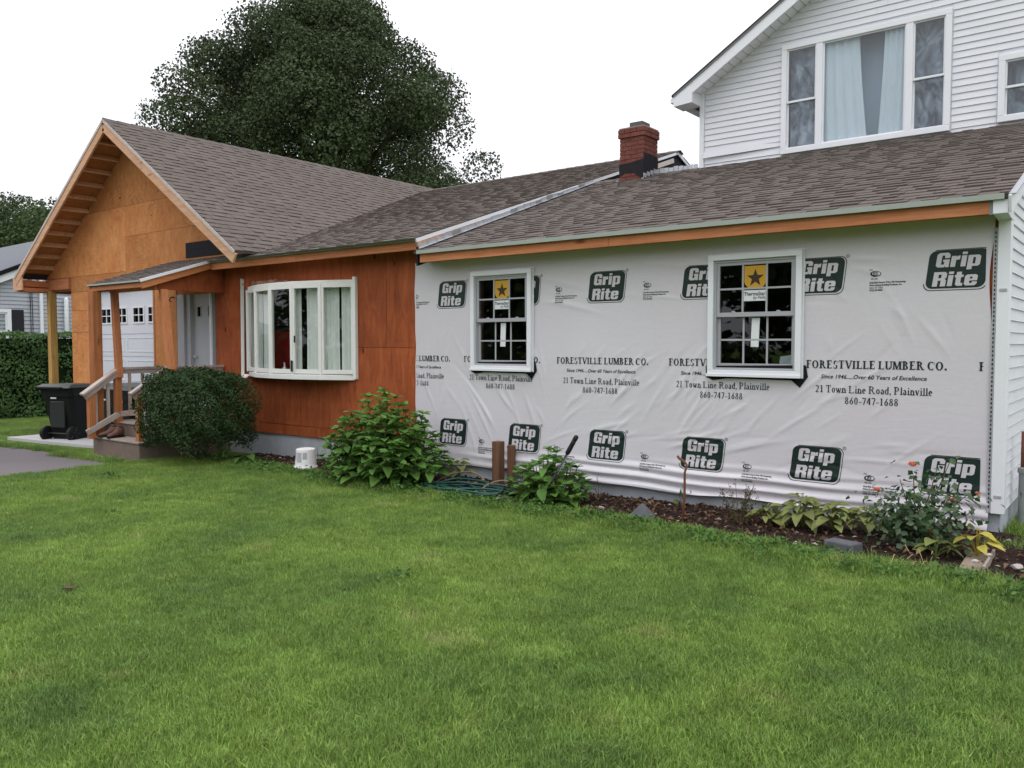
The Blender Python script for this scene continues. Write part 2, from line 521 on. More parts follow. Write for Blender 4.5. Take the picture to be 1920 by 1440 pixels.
def red_wall_mat():
    m = Mat('red_stained_plywood', 0.72, 0.2)
    p = m.coord(shift=False)
    g = m.noise(nd(m.nt, 'ShaderNodeMapping', {'Vector': p, 'Scale': (5, 5, 1.1)}).outputs[0], 1.6, 6, 0.68, 1.2)
    col = m.mix(m.ramp(g, [(0.3, 0.0), (0.7, 1.0)]), (0.395, 0.108, 0.034), (0.23, 0.05, 0.016))
    band = m.noise(nd(m.nt, 'ShaderNodeMapping', {'Vector': p, 'Scale': (0.25, 1, 3.4)}).outputs[0], 1.0, 3, 0.6)
    col = m.gain(col, band, 0.72, 1.28)
    drip = m.noise(nd(m.nt, 'ShaderNodeMapping', {'Vector': p, 'Scale': (7.0, 7, 0.28)}).outputs[0], 1.0, 3, 0.5)
    col = m.mix(m.ramp(drip, [(0.66, 0.0), (0.72, 0.65)]), col, (0.10, 0.02, 0.008))
    vo = nd(m.nt, 'ShaderNodeTexVoronoi', {'Vector': nd(m.nt, 'ShaderNodeMapping', {'Vector': p, 'Scale': (3.2, 1, 1.7)}).outputs[0], 'Scale': 1.0}).outputs['Distance']
    col = m.mix(m.ramp(vo, [(0.05, 0.9), (0.10, 0.0)]), col, (0.07, 0.012, 0.006))
    col = m.gain(col, m.noise(p, 1.3, 6, 0.7), 0.62, 1.36)
    col = m.gain(col, m.oi, 0.84, 1.12)
    m.color(col).bump(g, 0.25, 0.004)
    return m.m


M['redwall'] = red_wall_mat()


# ------------------------------------------------------------------ ground
GP = [(-60, -.30), (-20, -.29), (-16.5, -.27), (-12, -.18), (-9, -.14), (-7, -.115), (-5, -.115), (-3.7, -.095), (-2.5, -.05), (-1.2, 0), (60, 0)]


def gz(x, y=0.0):
    for (a, za), (b, zb) in zip(GP, GP[1:]):
        if x <= b: return za + (zb - za) * max(0.0, (x - a) / (b - a))
    return 0.0


def sheet(name, xs, ys, dz, mat, keep=None, extra=None):
    v, f = [], []
    n = len(xs)
    for y in ys:
        for x in xs:
            v.append((x, y, gz(x, y) + dz + (extra(x, y) if extra else 0.0)))
    for j in range(len(ys) - 1):
        for i in range(n - 1):
            cx, cy = (xs[i] + xs[i + 1]) / 2, (ys[j] + ys[j + 1]) / 2
            if keep is None or keep(cx, cy):
                f.append((j * n + i, j * n + i + 1, (j + 1) * n + i + 1, (j + 1) * n + i))
    me = bpy.data.meshes.new(name)
    me.from_pydata(v, [], f)
    me.polygons.foreach_set('use_smooth', [True] * len(f))
    me.update()
    return link(name, me, None, mat)


def lawn_colour(m):
    p = m.pos()
    a = m.noise(p, 0.75, 4, 0.62)
    b = m.noise(p, 2.6, 4, 0.6)
    g = m.ramp(a, [(0.30, (0.118, 0.210, 0.055)), (0.47, (0.172, 0.280, 0.059)), (0.60, (0.215, 0.328, 0.066)), (0.75, (0.255, 0.348, 0.094))])
    g = m.gain(g, b, 0.70, 1.30)
    s = m.ramp(m.noise(p, 1.5, 4, 0.65), [(0.60, 0.0), (0.75, 0.42)])
    return m.mix(s, g, (0.37, 0.34, 0.16))


mm = Mat('lawn_soil', 0.95, 0.1)
col = lawn_colour(mm)
mm.color(mm.gain(col, mm.noise(mm.pos(), 60.0, 3, 0.7), 0.25, 0.85)).bump(mm.noise(mm.pos(), 90.0, 3), 0.6, 0.02)
M['ground'] = mm.m
mm = Mat('grass_blade', 0.55, 0.25)
col = lawn_colour(mm)
col = mm.gain(col, mm.oi, 0.78, 1.3)
isl = mm.island()
col = mm.gain(col, isl, 0.72, 1.35)
col = mm.mix(mm.ramp(isl, [(0.93, 0.0), (0.95, 0.6)]), col, (0.30, 0.27, 0.12))
mm.color(col)
tr = nd(mm.nt, 'ShaderNodeBsdfTranslucent', {'Color': col})
ms = nd(mm.nt, 'ShaderNodeMixShader', {0: 0.3, 1: mm.b.outputs[0], 2: tr.outputs[0]})
lk(mm.nt, ms.outputs[0], mm.out.inputs[0])
M['grass'] = mm.m
mm = Mat('asphalt_drive', 0.93, 0.15)
c = mm.gain(mm.mix(0.0, (0.15, 0.138, 0.142), (0, 0, 0)), mm.noise(mm.pos(), 160.0, 2, 0.8), 0.6, 1.4)
mm.color(mm.gain(c, mm.noise(mm.pos(), 0.9, 5, 0.6), 0.75, 1.25)).bump(mm.noise(mm.pos(), 200.0, 2), 0.5, 0.004)
M['asphalt'] = mm.m
mm = Mat('dark_mulch', 0.95, 0.1)
c = mm.ramp(mm.noise(mm.pos(), 55.0, 4, 0.7), [(0.3, (0.012, 0.008, 0.007)), (0.55, (0.045, 0.028, 0.022)), (0.75, (0.085, 0.05, 0.036))])
mm.color(c).bump(mm.noise(mm.pos(), 60.0, 4, 0.7), 1.0, 0.03)
M['mulch'] = mm.m

fine = lambda a, b, s: [a + (b - a) * i / max(1, round((b - a) / s)) for i in range(max(1, round((b - a) / s)) + 1)]
xs = [-500, -250, -120, -70, -45] + fine(-34, 8, 0.5) + [20, 60, 150, 500]
ys = [-300, -100, -40, -20] + fine(-12, 4, 0.5) + [8, 14, 25, 60, 150, 500]
tag(sheet('ground', xs, ys, 0.0, M['ground']), kind='structure')

BED = [(-11.2, -0.98), (-10.52, -0.94), (-9.07, -0.92), (-8.0, -1.22), (-6.87, -1.12), (-5.43, -1.10), (-4.98, -1.12),
       (-3.95, -1.16), (-3.23, -1.27), (-2.55, -1.49), (-1.84, -1.65), (-1.33, -1.68), (-1.0, -1.66), (-0.6, -1.80), (-0.1, -1.9)]


def bed_edge(x):
    if x <= BED[0][0]: return BED[0][1]
    for (a, ya), (b, yb) in zip(BED, BED[1:]):
        if x <= b: return ya + (yb - ya) * (x - a) / (b - a)
    return BED[-1][1]


def bed_h(x, y):
    t = max(0.0, min(1.0, (y - bed_edge(x)) / 0.35))
    return 0.020 * t + 0.012 * math.sin(x * 7.3 + y * 5.1) * t * math.cos(y * 9 - x * 3)


bx = fine(-11.3, -0.2, 0.1)
v, f = [], []
NB = 14
for x in bx:
    e = bed_edge(x) + 0.04 * math.sin(x * 5.3) + 0.03 * math.sin(x * 13.7)
    for j in range(NB + 1):
        y = e + (0.05 - e) * j / NB
        v.append((x, y, gz(x) + 0.006 + max(0, bed_h(x, y))))
for i in range(len(bx) - 1):
    for j in range(NB):
        a = i * (NB + 1) + j
        f.append((a, a + NB + 1, a + NB + 2, a + 1))
me = bpy.data.meshes.new('mulch_bed')
me.from_pydata(v, [], f)
me.polygons.foreach_set('use_smooth', [True] * len(f))
tag(link('mulch_bed', me, None, M['mulch']), kind='structure')


def bz(x, y):
    return gz(x) + 0.006 + max(0, bed_h(x, y))


# driveway and concrete apron
dx = fine(-40, -11.9, 0.35)
dy = fine(-16, -1.0, 0.25)


def drive_edge(y):   # lawn edge x at this y
    return -12.25 + 0.20 * max(0, -1.9 - y) + 0.10 * math.sin(y * 2.3) + 0.05 * math.sin(y * 6.1) if y > -5 else -11.9


v, f = [], []
NR = 44
for j in range(NR + 1):
    for i in range(41):
        yy = -16 + 14.3 * j / NR
        x = -27.0 + (drive_edge(min(yy, -1.75)) + 27.0) * i / 40
        ytop = -1.66 + 0.05 * math.sin(x * 1.7) - 0.16 * max(0, min(1, (x + 14.6) / 1.2)) - 0.1 * max(0, -16.5 - x)
        y = -16 + (ytop + 16) * j / NR
        v.append((x, y, gz(x) + 0.008))
for j in range(NR):
    for i in range(40):
        f.append((j * 41 + i, j * 41 + i + 1, (j + 1) * 41 + i + 1, (j + 1) * 41 + i))
me = bpy.data.meshes.new('driveway')
me.from_pydata(v, [], f)
tag(link('driveway', me, None, M['asphalt']), kind='structure')
mb = MB()
z0 = gz(-16)
mb.prism([(-17.7, -1.28, z0 - 0.2), (-14.5, -1.0, z0 - 0.16), (-13.75, -0.55, z0 - 0.12), (-13.75, 0.1, z0 - 0.12), (-17.7, 0.1, z0 - 0.2)], (0, 0, 0.24))
tag(mb.build('concrete_apron', M['slab'], bevel=0.01), kind='structure')

# ------------------------------------------------------------------ the house
H = thing('house', (-8.0, 1.0, 0.0), 'low ranch house under renovation with bare plywood gable, red wall and white wrapped wall', 'house')
SR, SM, SG = 0.35, 0.328, 0.653
zR = lambda y: 2.78 + SR * (y + 0.3)
zM = lambda y: 2.95 + SM * (y + 0.3)
GX, GZ = -14.9, 5.6
YU, YM = 4.0, 7.2
XW, XR = -7.72, -0.97            # wrapped wall from / to
gab = lambda y: -7.42 - 0.024 * (y + 0.3)      # right gable edge of the middle roof
valley = lambda y: GX + (GZ - zM(y)) / SG


def wall_y(name, rects, holes, y0, y1, mat, parent=H):
    """wall slab between y0 and y1, list of (x0,x1,z0,z1) cut round holes"""
    mb = MB()
    for (a, b, c, d) in rects:
        xs = sorted({a, b} | {h for H4 in holes for h in H4[:2] if a < h < b})
        zs = sorted({c, d} | {h for H4 in holes for h in H4[2:] if c < h < d})
        for x0, x1 in zip(xs, xs[1:]):
            for q0, q1 in zip(zs, zs[1:]):
                mx_, mz_ = (x0 + x1) / 2, (q0 + q1) / 2
                if not any(h[0] < mx_ < h[1] and h[2] < mz_ < h[3] for h in holes):
                    mb.box(x0, x1, y0, y1, q0, q1)
    return mb.build(name, mat, parent)


WIN = [(-6.73, -5.79, 1.275, 2.49), (-3.57, -2.63, 1.28, 2.485)]
hole = [(a + 0.06, b - 0.06, c + 0.07, d - 0.06) for a, b, c, d in WIN]
wall_y('wall_sheathing', [(XW, XR - 0.01, 0.2, 2.7)], hole, 0.0, 0.12, M['redwall'])
BAY = (-11.56, -8.98, 1.17, 2.47)
wall_y('wall_framing', [(-12.45, XW, 0.2, 2.95)], [BAY], 0.014, 0.12, M['ply_dark'])

# red stained plywood sheets of the middle wall
def sheet_part(parent, x0, x1, z0, z1, mat, y0=0.0, t=0.012, poly=None, name='plywood_sheet'):
    mb = MB()
    g_ = 0.003
    pts = poly or [(x0 + g_, z0 + g_), (x1 - g_, z0 + g_), (x1 - g_, z1 - g_), (x0 + g_, z1 - g_)]
    cx, cz = sum(p[0] for p in pts) / len(pts), sum(p[1] for p in pts) / len(pts)
    mb.prism([(p[0], y0 + t, p[1]) for p in pts], (0, -t, 0))
    o = mb.build(name, mat, parent)
    return o


MW = MB().box(-12.44, -7.73, 0.121, 0.128, 0.3, 2.8)
mwall = wall_y('red_wall', [(-12.43, XW - 0.01, 0.22, 2.9)], [BAY], 0.121, 0.127, M['room'])
for r in [(-12.43, -11.60, 0.36, 2.95), (-11.60, -8.94, 2.50, 2.95), (-11.60, -10.2, 0.36, 1.14), (-10.2, -8.94, 0.36, 1.14),
          (-8.94, XW, 0.36, 1.55), (-8.94, -8.30, 1.55, 2.95), (-8.30, XW, 1.55, 2.95)]:
    sheet_part(mwall, *r, M['redwall'])
for a, b in ((-12.43, -10.6), (-10.6, -9.2), (-9.2, XW)):
    MB().box(a + 0.003, b - 0.003, -0.012, 0.013, 0.205, 0.35).build('bottom_board', M['redwall'], mwall)

# foundation
mb = MB()
mb.box(-12.45, -1.0, 0.018, 0.3, -0.5, 0.2)
mb.box(-1.25, -0.985, 0.02, 8.0, -0.5, 0.19)
mb.build('foundation', M['concrete'], H)

# shell: interior and back so the rooms are dark
mb = MB()
mb.box(-17.6, -1.05, 8.9, 9.0, -0.3, 2.9)
mb.box(-17.5, -1.05, 0.3, 9.0, 0.1, 0.2)
mb.box(-7.76, -7.70, 0.15, 8.9, 0.2, 2.7)
mb.box(-12.5, -12.44, 0.15, 8.9, 0.2, 2.9)
mb.box(-17.66, -17.6, 0.1, 9.0, -0.3, 3.0)
mb.box(-17.5, -7.8, 0.13, 8.9, 2.86, 2.9)
mb.box(-7.7, -1.05, 0.13, 8.9, 2.66, 2.7)
mb.box(-7.7, -1.05, 3.2, 3.3, 0.2, 2.66)
mb.build('interior', M['room'], H)

# ---- house wrap with folds
rs = np.random.default_rng(5)
CREASE = []


def crease(n, xr, zr, ang, dang, L, wdt, amp):
    for _ in range(n):
        CREASE.append((rs.uniform(*xr), rs.uniform(*zr), math.radians(rs.normal(ang, dang)), rs.uniform(*L), rs.uniform(*wdt), 1.15 * rs.uniform(*amp) * rs.choice([1, 1, -0.6])))


crease(26, (-7.6, -5.6), (0.45, 1.45), -55, 14, (0.10, 0.34), (0.015, 0.026), (0.003, 0.009))
crease(60, (-5.3, -1.9), (0.75, 1.6), 42, 9, (0.08, 0.28), (0.015, 0.026), (0.002, 0.0065))
crease(26, (-4.6, -3.0), (0.7, 1.35), 50, 7, (0.15, 0.34), (0.015, 0.026), (0.003, 0.007))
crease(30, (-5.6, -1.4), (0.45, 0.7), 12, 9, (0.1, 0.3), (0.015, 0.026), (0.003, 0.007))
crease(26, (-5.6, -2.0), (2.0, 2.45), -6, 9, (0.1, 0.4), (0.012, 0.03), (0.002, 0.006))
crease(12, (-2.4, -1.3), (1.6, 2.2), -60, 12, (0.08, 0.2), (0.015, 0.026), (0.002, 0.006))
crease(12, (-7.7, -7.2), (0.6, 2.5), 80, 8, (0.15, 0.4), (0.012, 0.025), (0.003, 0.008))


def sstep(a, b, x):
    t = np.clip((x - a) / (b - a), 0, 1)
    return t * t * (3 - 2 * t)


def wrinkle(x, z):
    x, z = np.asarray(x, float), np.asarray(z, float)
    h = 0.004 + 0.0025 * np.sin(x * 2.1 + 1.3 * np.sin(z * 2.4)) + 0.002 * np.sin(z * 5 + x * 1.1)
    env = sstep(0.42, 0.20, z + 0.03 * np.sin(x * 0.9) - 0.02 * (x + 4) * 0.3) * sstep(-7.3, -6.0, x) * (0.65 + 0.35 * np.sin(x * 1.3 + 0.6))
    zz = z + 0.018 * np.sin(x * 1.4) + 0.008 * np.sin(x * 4.7) + 0.012 * x
    h = h + env * (0.028 + 0.025 * np.sin(2 * np.pi * zz / 0.105 + 0.9 * np.sin(x * 0.8)) + 0.006 * np.sin(2 * np.pi * zz / 0.052 + x))
    h = h + 0.012 * sstep(0.5, 0.1, z) * np.exp(-((x + 6.6) / 0.5) ** 2)
    for cx, cz, a, L, wd, am in CREASE:
        u = (x - cx) * math.cos(a) + (z - cz) * math.sin(a)
        vv = -(x - cx) * math.sin(a) + (z - cz) * math.cos(a) + 0.12 * u * u
        h = h + am * np.exp(-(vv / wd) ** 2 - (u / L) ** 2)
    return h


wx = np.arange(-7.735, -1.085, 0.0165)
wz = np.arange(0.0, 1.0001, 1 / 165)
ww_, hh_ = len(wx), len(wz)
zb = 0.065 + 0.012 * np.sin(wx * 1.9) + 0.010 * np.sin(wx * 5.3) + 0.02 * np.clip(wx + 2.2, 0, 2) * -0.6 + 0.05 * np.exp(-((wx + 6.05) / 0.18) ** 2)
X = np.repeat(wx[None, :], hh_, 0)
Zv = zb[None, :] + (2.66 - zb[None, :]) * wz[:, None]
e = (wz[:, None] * 2.6)
Xs = X + np.where(X < -7.69, 0.006 * np.sin(e * 5.0) + 0.004 * np.sin(e * 13 + 1), 0) + sstep(-1.32, -1.09, X) * (0.008 * np.sin(e * 6.0) - 0.035 * np.exp(-((e - 2.15) / 0.3) ** 2) + 0.012)
Y = -0.012 - wrinkle(Xs, Zv)
verts = np.stack([Xs, Y, Zv], -1).reshape(-1, 3)
ii, jj = np.meshgrid(np.arange(ww_ - 1), np.arange(hh_ - 1))
a = (jj * ww_ + ii).ravel()
faces = np.stack([a, a + 1, a + ww_ + 1, a + ww_], 1)
fc = verts[faces].mean(1)
keep = np.ones(len(faces), bool)
for h4 in hole:
    keep &= ~((fc[:, 0] > h4[0]) & (fc[:, 0] < h4[1]) & (fc[:, 2] > h4[2]) & (fc[:, 2] < h4[3]))
me = np_mesh('house_wrap', verts, faces[keep])
me.polygons.foreach_set('use_smooth', [True] * len(me.polygons))
WRAP = link('house_wrap', me, H, M['wrap'])

# ---- printing on the wrap
DG = bpy.context.evaluated_depsgraph_get
TXT = {}


def curve_to_mesh(cu):
    o = bpy.data.objects.new('glyph', cu)
    COL.objects.link(o)
    bpy.context.view_layer.update()
    me = bpy.data.meshes.new_from_object(o.evaluated_get(DG()))
    bpy.data.objects.remove(o)
    r = ([v.co.copy() for v in me.vertices], [tuple(p.vertices) for p in me.polygons])
    bpy.data.meshes.remove(me)
    return r


def sans(text, shear=0.0, offset=0.0, space=1.0):
    k = (text, shear, offset, space)
    if k not in TXT:
        cu = bpy.data.curves.new('glyph', 'FONT')
        cu.body = text
        cu.shear = shear
        cu.offset = offset
        cu.space_character = space
        cu.resolution_u = 3
        TXT[k] = curve_to_mesh(cu)
    return TXT[k]


def outline(loops):
    cu = bpy.data.curves.new('glyph', 'CURVE')
    cu.dimensions = '2D'
    cu.fill_mode = 'BOTH'
    for lp in loops:
        sp = cu.splines.new('POLY')
        sp.points.add(len(lp) - 1)
        for p, (x, y) in zip(sp.points, lp): p.co = (x, y, 0, 1)
        sp.use_cyclic_u = True
    return curve_to_mesh(cu)


HEAVY = {
    'G': (6.4, [[(6.4, 6.3), (6.4, 8.8), (5.2, 10), (1.2, 10), (0, 8.8), (0, 1.2), (1.2, 0), (4.0, 0), (4.6, 0.7), (4.9, 0), (6.4, 0), (6.4, 5.3), (3.3, 5.3), (3.3, 3.7), (3.9, 3.7), (3.9, 1.9), (2.5, 1.9), (2.5, 8.1), (3.9, 8.1), (3.9, 6.3)]]),
    'r': (4.2, [[(0, 0), (2.4, 0), (2.4, 4.7), (4.2, 4.9), (4.2, 7.6), (3.2, 7.5), (2.4, 6.7), (2.4, 7.5), (0, 7.5)]]),
    'i': (2.4, [[(0, 0), (2.4, 0), (2.4, 7.5), (0, 7.5)], [(0, 8.3), (2.4, 8.3), (2.4, 10), (0, 10)]]),
    'p': (6.0, [[(0, -2.2), (2.4, -2.2), (2.4, 0), (5, 0), (6, 1), (6, 6.5), (5, 7.5), (0, 7.5)], [(2.4, 1.6), (3.6, 1.6), (3.6, 5.9), (2.4, 5.9)]]),
    'R': (6.6, [[(0, 0), (2.5, 0), (2.5, 4.1), (3.9, 4.1), (3.9, 0), (6.5, 0), (6.5, 4.2), (5.7, 5.1), (6.5, 6.0), (6.5, 8.9), (5.4, 10), (0, 10)], [(2.5, 5.8), (3.9, 5.8), (3.9, 8.2), (2.5, 8.2)]]),
    't': (4.2, [[(0.7, 1), (1.7, 0), (4.2, 0), (4.2, 1.9), (3.1, 1.9), (3.1, 5.9), (4.2, 5.9), (4.2, 7.5), (3.1, 7.5), (3.1, 9.6), (0.7, 9.6), (0.7, 7.5), (0, 7.5), (0, 5.9), (0.7, 5.9)]]),
    'e': (6.0, [[(5, 7.5), (1, 7.5), (0, 6.5), (0, 1), (1, 0), (5, 0), (6, 1), (6, 2.6), (3.6, 2.6), (3.6, 1.6), (2.4, 1.6), (2.4, 3.3), (6, 3.3), (6, 6.5)], [(2.4, 4.6), (3.6, 4.6), (3.6, 5.9), (2.4, 5.9)]]),
}


def heavy(word):
    V, F = [], []
    x = 0.0
    for ch in word:
        wd, loops = HEAVY[ch]
        v, f = outline(loops)
        b = len(V)
        V += [Vector((p.x + x, p.y, 0)) for p in v]
        F += [tuple(i + b for i in q) for q in f]
        x += wd + 0.75
    return V, F, x - 0.75


def serif(text, bold):
    """simple roman capitals and lower case from stems, hairlines and bowls"""
    S_, t = (0.235, 0.10) if bold else (0.155, 0.085)
    V, F = [], []
    pen = [0.0]
    cnt = [0]

    def q(pts):
        cnt[0] += 1
        b = len(V)
        V.extend(Vector((pen[0] + x, y, 0.00004 * (cnt[0] % 7))) for x, y in pts)
        F.append(tuple(range(b, b + len(pts))))

    def st(x, y0=0.0, y1=1.0, w_=None, top=True, bot=True):
        w_ = w_ or S_
        q([(x, y0), (x + w_, y0), (x + w_, y1), (x, y1)])
        e_ = 0.09
        if bot: q([(x - e_, y0 - 0.001), (x + w_ + e_, y0 - 0.001), (x + w_ + e_, y0 + t), (x - e_, y0 + t)])
        if top: q([(x - e_, y1 - t), (x + w_ + e_, y1 - t), (x + w_ + e_, y1 + 0.001), (x - e_, y1 + 0.001)])

    def hb(x0, x1, y, th=None):
        th = th or t
        q([(x0, y), (x1, y), (x1, y + th), (x0, y + th)])

    def arc(cx, cy, rx, ry, a0, a1, n=10, tv=None):
        tv = tv or S_
        for i in range(n):
            p, r_ = math.radians(a0 + (a1 - a0) * i / n), math.radians(a0 + (a1 - a0) * (i + 1) / n)
            q([(cx + rx * math.cos(p), cy + ry * math.sin(p)), (cx + rx * math.cos(r_), cy + ry * math.sin(r_)),
               (cx + (rx - tv) * math.cos(r_), cy + (ry - t) * math.sin(r_)), (cx + (rx - tv) * math.cos(p), cy + (ry - t) * math.sin(p))])

    def dg(x0, y0, x1, y1, w_):
        q([(x0, y0), (x0 + w_, y0), (x1 + w_, y1), (x1, y1)])

    xh = 0.66
    for ch in text:
        if ch == ' ': pen[0] += 0.30; continue
        if ch == 'F': st(0.1); hb(0.1, 0.66, 0.945); hb(0.1, 0.52, 0.5); q([(0.62, 0.72), (0.66, 0.72), (0.66, 0.95), (0.60, 0.95)]); a = 0.76
        elif ch == 'E': st(0.1); hb(0.1, 0.68, 0.945); hb(0.1, 0.54, 0.5); hb(0.1, 0.70, 0.0); q([(0.64, 0.74), (0.68, 0.74), (0.68, 0.95), (0.62, 0.95)]); q([(0.64, 0.0), (0.72, 0.0), (0.72, 0.24), (0.68, 0.24)]); a = 0.82
        elif ch == 'L': st(0.1); hb(0.1, 0.70, 0.0); q([(0.62, 0.0), (0.72, 0.0), (0.72, 0.26), (0.68, 0.26)]); a = 0.80
        elif ch == 'I': st(0.1); a = 0.2 + S_ + 0.06
        elif ch == 'T': st(0.28, top=False); hb(0.03, 0.53 + S_, 0.945); q([(0.03, 0.72), (0.07, 0.72), (0.09, 0.95), (0.03, 0.95)]); q([(0.49 + S_, 0.72), (0.53 + S_, 0.72), (0.53 + S_, 0.95), (0.47 + S_, 0.95)]); a = 0.62 + S_
        elif ch == 'O': arc(0.47, 0.5, 0.44, 0.52, 0, 360, 22); a = 1.0
        elif ch == 'C': arc(0.47, 0.5, 0.44, 0.52, 50, 315, 18); q([(0.78, 0.66), (0.83, 0.66), (0.83, 1.0), (0.78, 0.9)]); a = 0.93
        elif ch == 'R': st(0.1); arc(0.38, 0.745, 0.30, 0.255, -90, 90, 10); hb(0.1, 0.40, 0.945); hb(0.1, 0.40, 0.49); dg(0.66, 0.0, 0.36, 0.5, S_ * 0.95); hb(0.62, 0.95, 0.0); a = 0.96
        elif ch == 'B': st(0.1); arc(0.38, 0.76, 0.27, 0.24, -90, 90, 9); arc(0.40, 0.265, 0.32, 0.265, -90, 90, 9); hb(0.1, 0.42, 0.945); hb(0.1, 0.42, 0.5); hb(0.1, 0.42, 0.0); a = 0.84
        elif ch == 'P': st(0.1); arc(0.38, 0.72, 0.28, 0.28, -90, 90, 10); hb(0.1, 0.40, 0.945); hb(0.1, 0.40, 0.44); a = 0.76
        elif ch == 'S': arc(0.34, 0.755, 0.27, 0.265, 40, 250, 12, S_ * 0.85); arc(0.34, 0.245, 0.29, 0.265, -140, 75, 12, S_ * 0.85); q([(0.54, 0.68), (0.59, 0.68), (0.59, 1.0), (0.55, 0.95)]); q([(0.05, 0.0), (0.09, 0.05), (0.1, 0.33), (0.05, 0.33)]); a = 0.72
        elif ch == 'V': dg(0.34, 0, 0.06, 1, S_); dg(0.42, 0, 0.76, 1, t * 1.3); hb(-0.02, 0.30, 0.945); hb(0.66, 0.92, 0.945); a = 0.92
        elif ch == 'U': st(0.1, 0.25, 1.0, bot=False); st(0.72, 0.25, 1.0, t * 1.4, bot=False); arc(0.45, 0.27, 0.35, 0.29, 180, 360, 10); a = 0.92
        elif ch == 'M': st(0.1, w_=t * 1.4); st(0.83, w_=S_); dg(0.46, 0, 0.12, 1, S_); dg(0.47, 0, 0.84, 1, t * 1.2); a = 1.16
        elif ch == '.': q([(0.05, 0), (0.05 + S_, 0), (0.05 + S_, S_), (0.05, S_)]); a = 0.3
        elif ch == ',': q([(0.05, 0), (0.05 + S_, 0), (0.05 + S_, S_), (0.05, S_)]); q([(0.08, -0.16), (0.12, -0.16), (0.05 + S_, 0), (0.1, 0)]); a = 0.26
        elif ch == '-': hb(0.04, 0.36, 0.30, 0.09); a = 0.40
        elif ch == '1': st(0.2, 0, 1.0, top=False); q([(0.05, 0.86), (0.2, 0.93), (0.2, 1.0), (0.05, 0.91)]); a = 0.56
        elif ch == '2': arc(0.26, 0.72, 0.23, 0.28, -20, 165, 10); dg(0.04, 0.06, 0.38, 0.62, S_ * 0.8); hb(0.03, 0.50, 0.0, 0.1); a = 0.58
        elif ch == '8': arc(0.27, 0.76, 0.20, 0.25, 0, 360, 14, S_ * .8); arc(0.27, 0.26, 0.24, 0.27, 0, 360, 14, S_ * .9); a = 0.58
        elif ch == '6': arc(0.27, 0.31, 0.24, 0.32, 0, 360, 14); dg(0.05, 0.4, 0.36, 1.0, S_ * 0.7); a = 0.58
        elif ch == '0': arc(0.27, 0.5, 0.24, 0.52, 0, 360, 16); a = 0.58
        elif ch == '7': hb(0.03, 0.50, 0.88, 0.12); dg(0.16, 0, 0.42, 0.9, S_ * 0.75); a = 0.56
        elif ch == '4': q([(0.3, 0), (0.3 + S_, 0), (0.3 + S_, 1), (0.3, 1)]); hb(0.02, 0.52, 0.25, 0.08); dg(0.02, 0.30, 0.29, 1.0, t * 1.3); a = 0.58
        elif ch == 'o': arc(0.26, xh / 2, 0.24, xh / 2 + 0.02, 0, 360, 14); a = 0.55
        elif ch == 'w': dg(0.18, 0, 0.03, xh, S_); dg(0.24, 0, 0.40, xh, t); dg(0.46, 0, 0.31, xh, S_); dg(0.52, 0, 0.70, xh, t); hb(-0.02, 0.2, xh - t); hb(0.62, 0.78, xh - t); a = 0.80
        elif ch == 'n': st(0.08, 0, xh, top=False); st(0.40, 0, xh * .75, top=False); arc(0.30, xh - 0.2, 0.21, 0.21, 0, 150, 8); a = 0.62
        elif ch == 'i': st(0.1, 0, xh, top=False); q([(0.1, 0.82), (0.1 + S_, 0.82), (0.1 + S_, 0.95), (0.1, 0.95)]); a = 0.32
        elif ch == 'l': st(0.1, 0, 1.0, top=False); a = 0.32
        elif ch == 'e': arc(0.26, xh / 2, 0.23, xh / 2 + 0.02, 0, 310, 13); hb(0.06, 0.47, xh / 2); a = 0.54
        elif ch == 'a': st(0.30, 0, xh * .8, top=False, bot=False); arc(0.24, xh - 0.19, 0.17, 0.2, 0, 160, 7); arc(0.21, 0.18, 0.17, 0.2, 90, 330, 9); a = 0.52
        elif ch == 'd': st(0.36, 0, 1.0, top=False, bot=False); arc(0.25, xh / 2, 0.22, xh / 2 + 0.02, 50, 310, 12); a = 0.58
        elif ch == 'v': dg(0.2, 0, 0.04, xh, S_); dg(0.26, 0, 0.42, xh, t); hb(-0.02, 0.2, xh - t); hb(0.36, 0.54, xh - t); a = 0.56
        else: a = 0.3
        pen[0] += a + 0.03
    return V, F, pen[0]


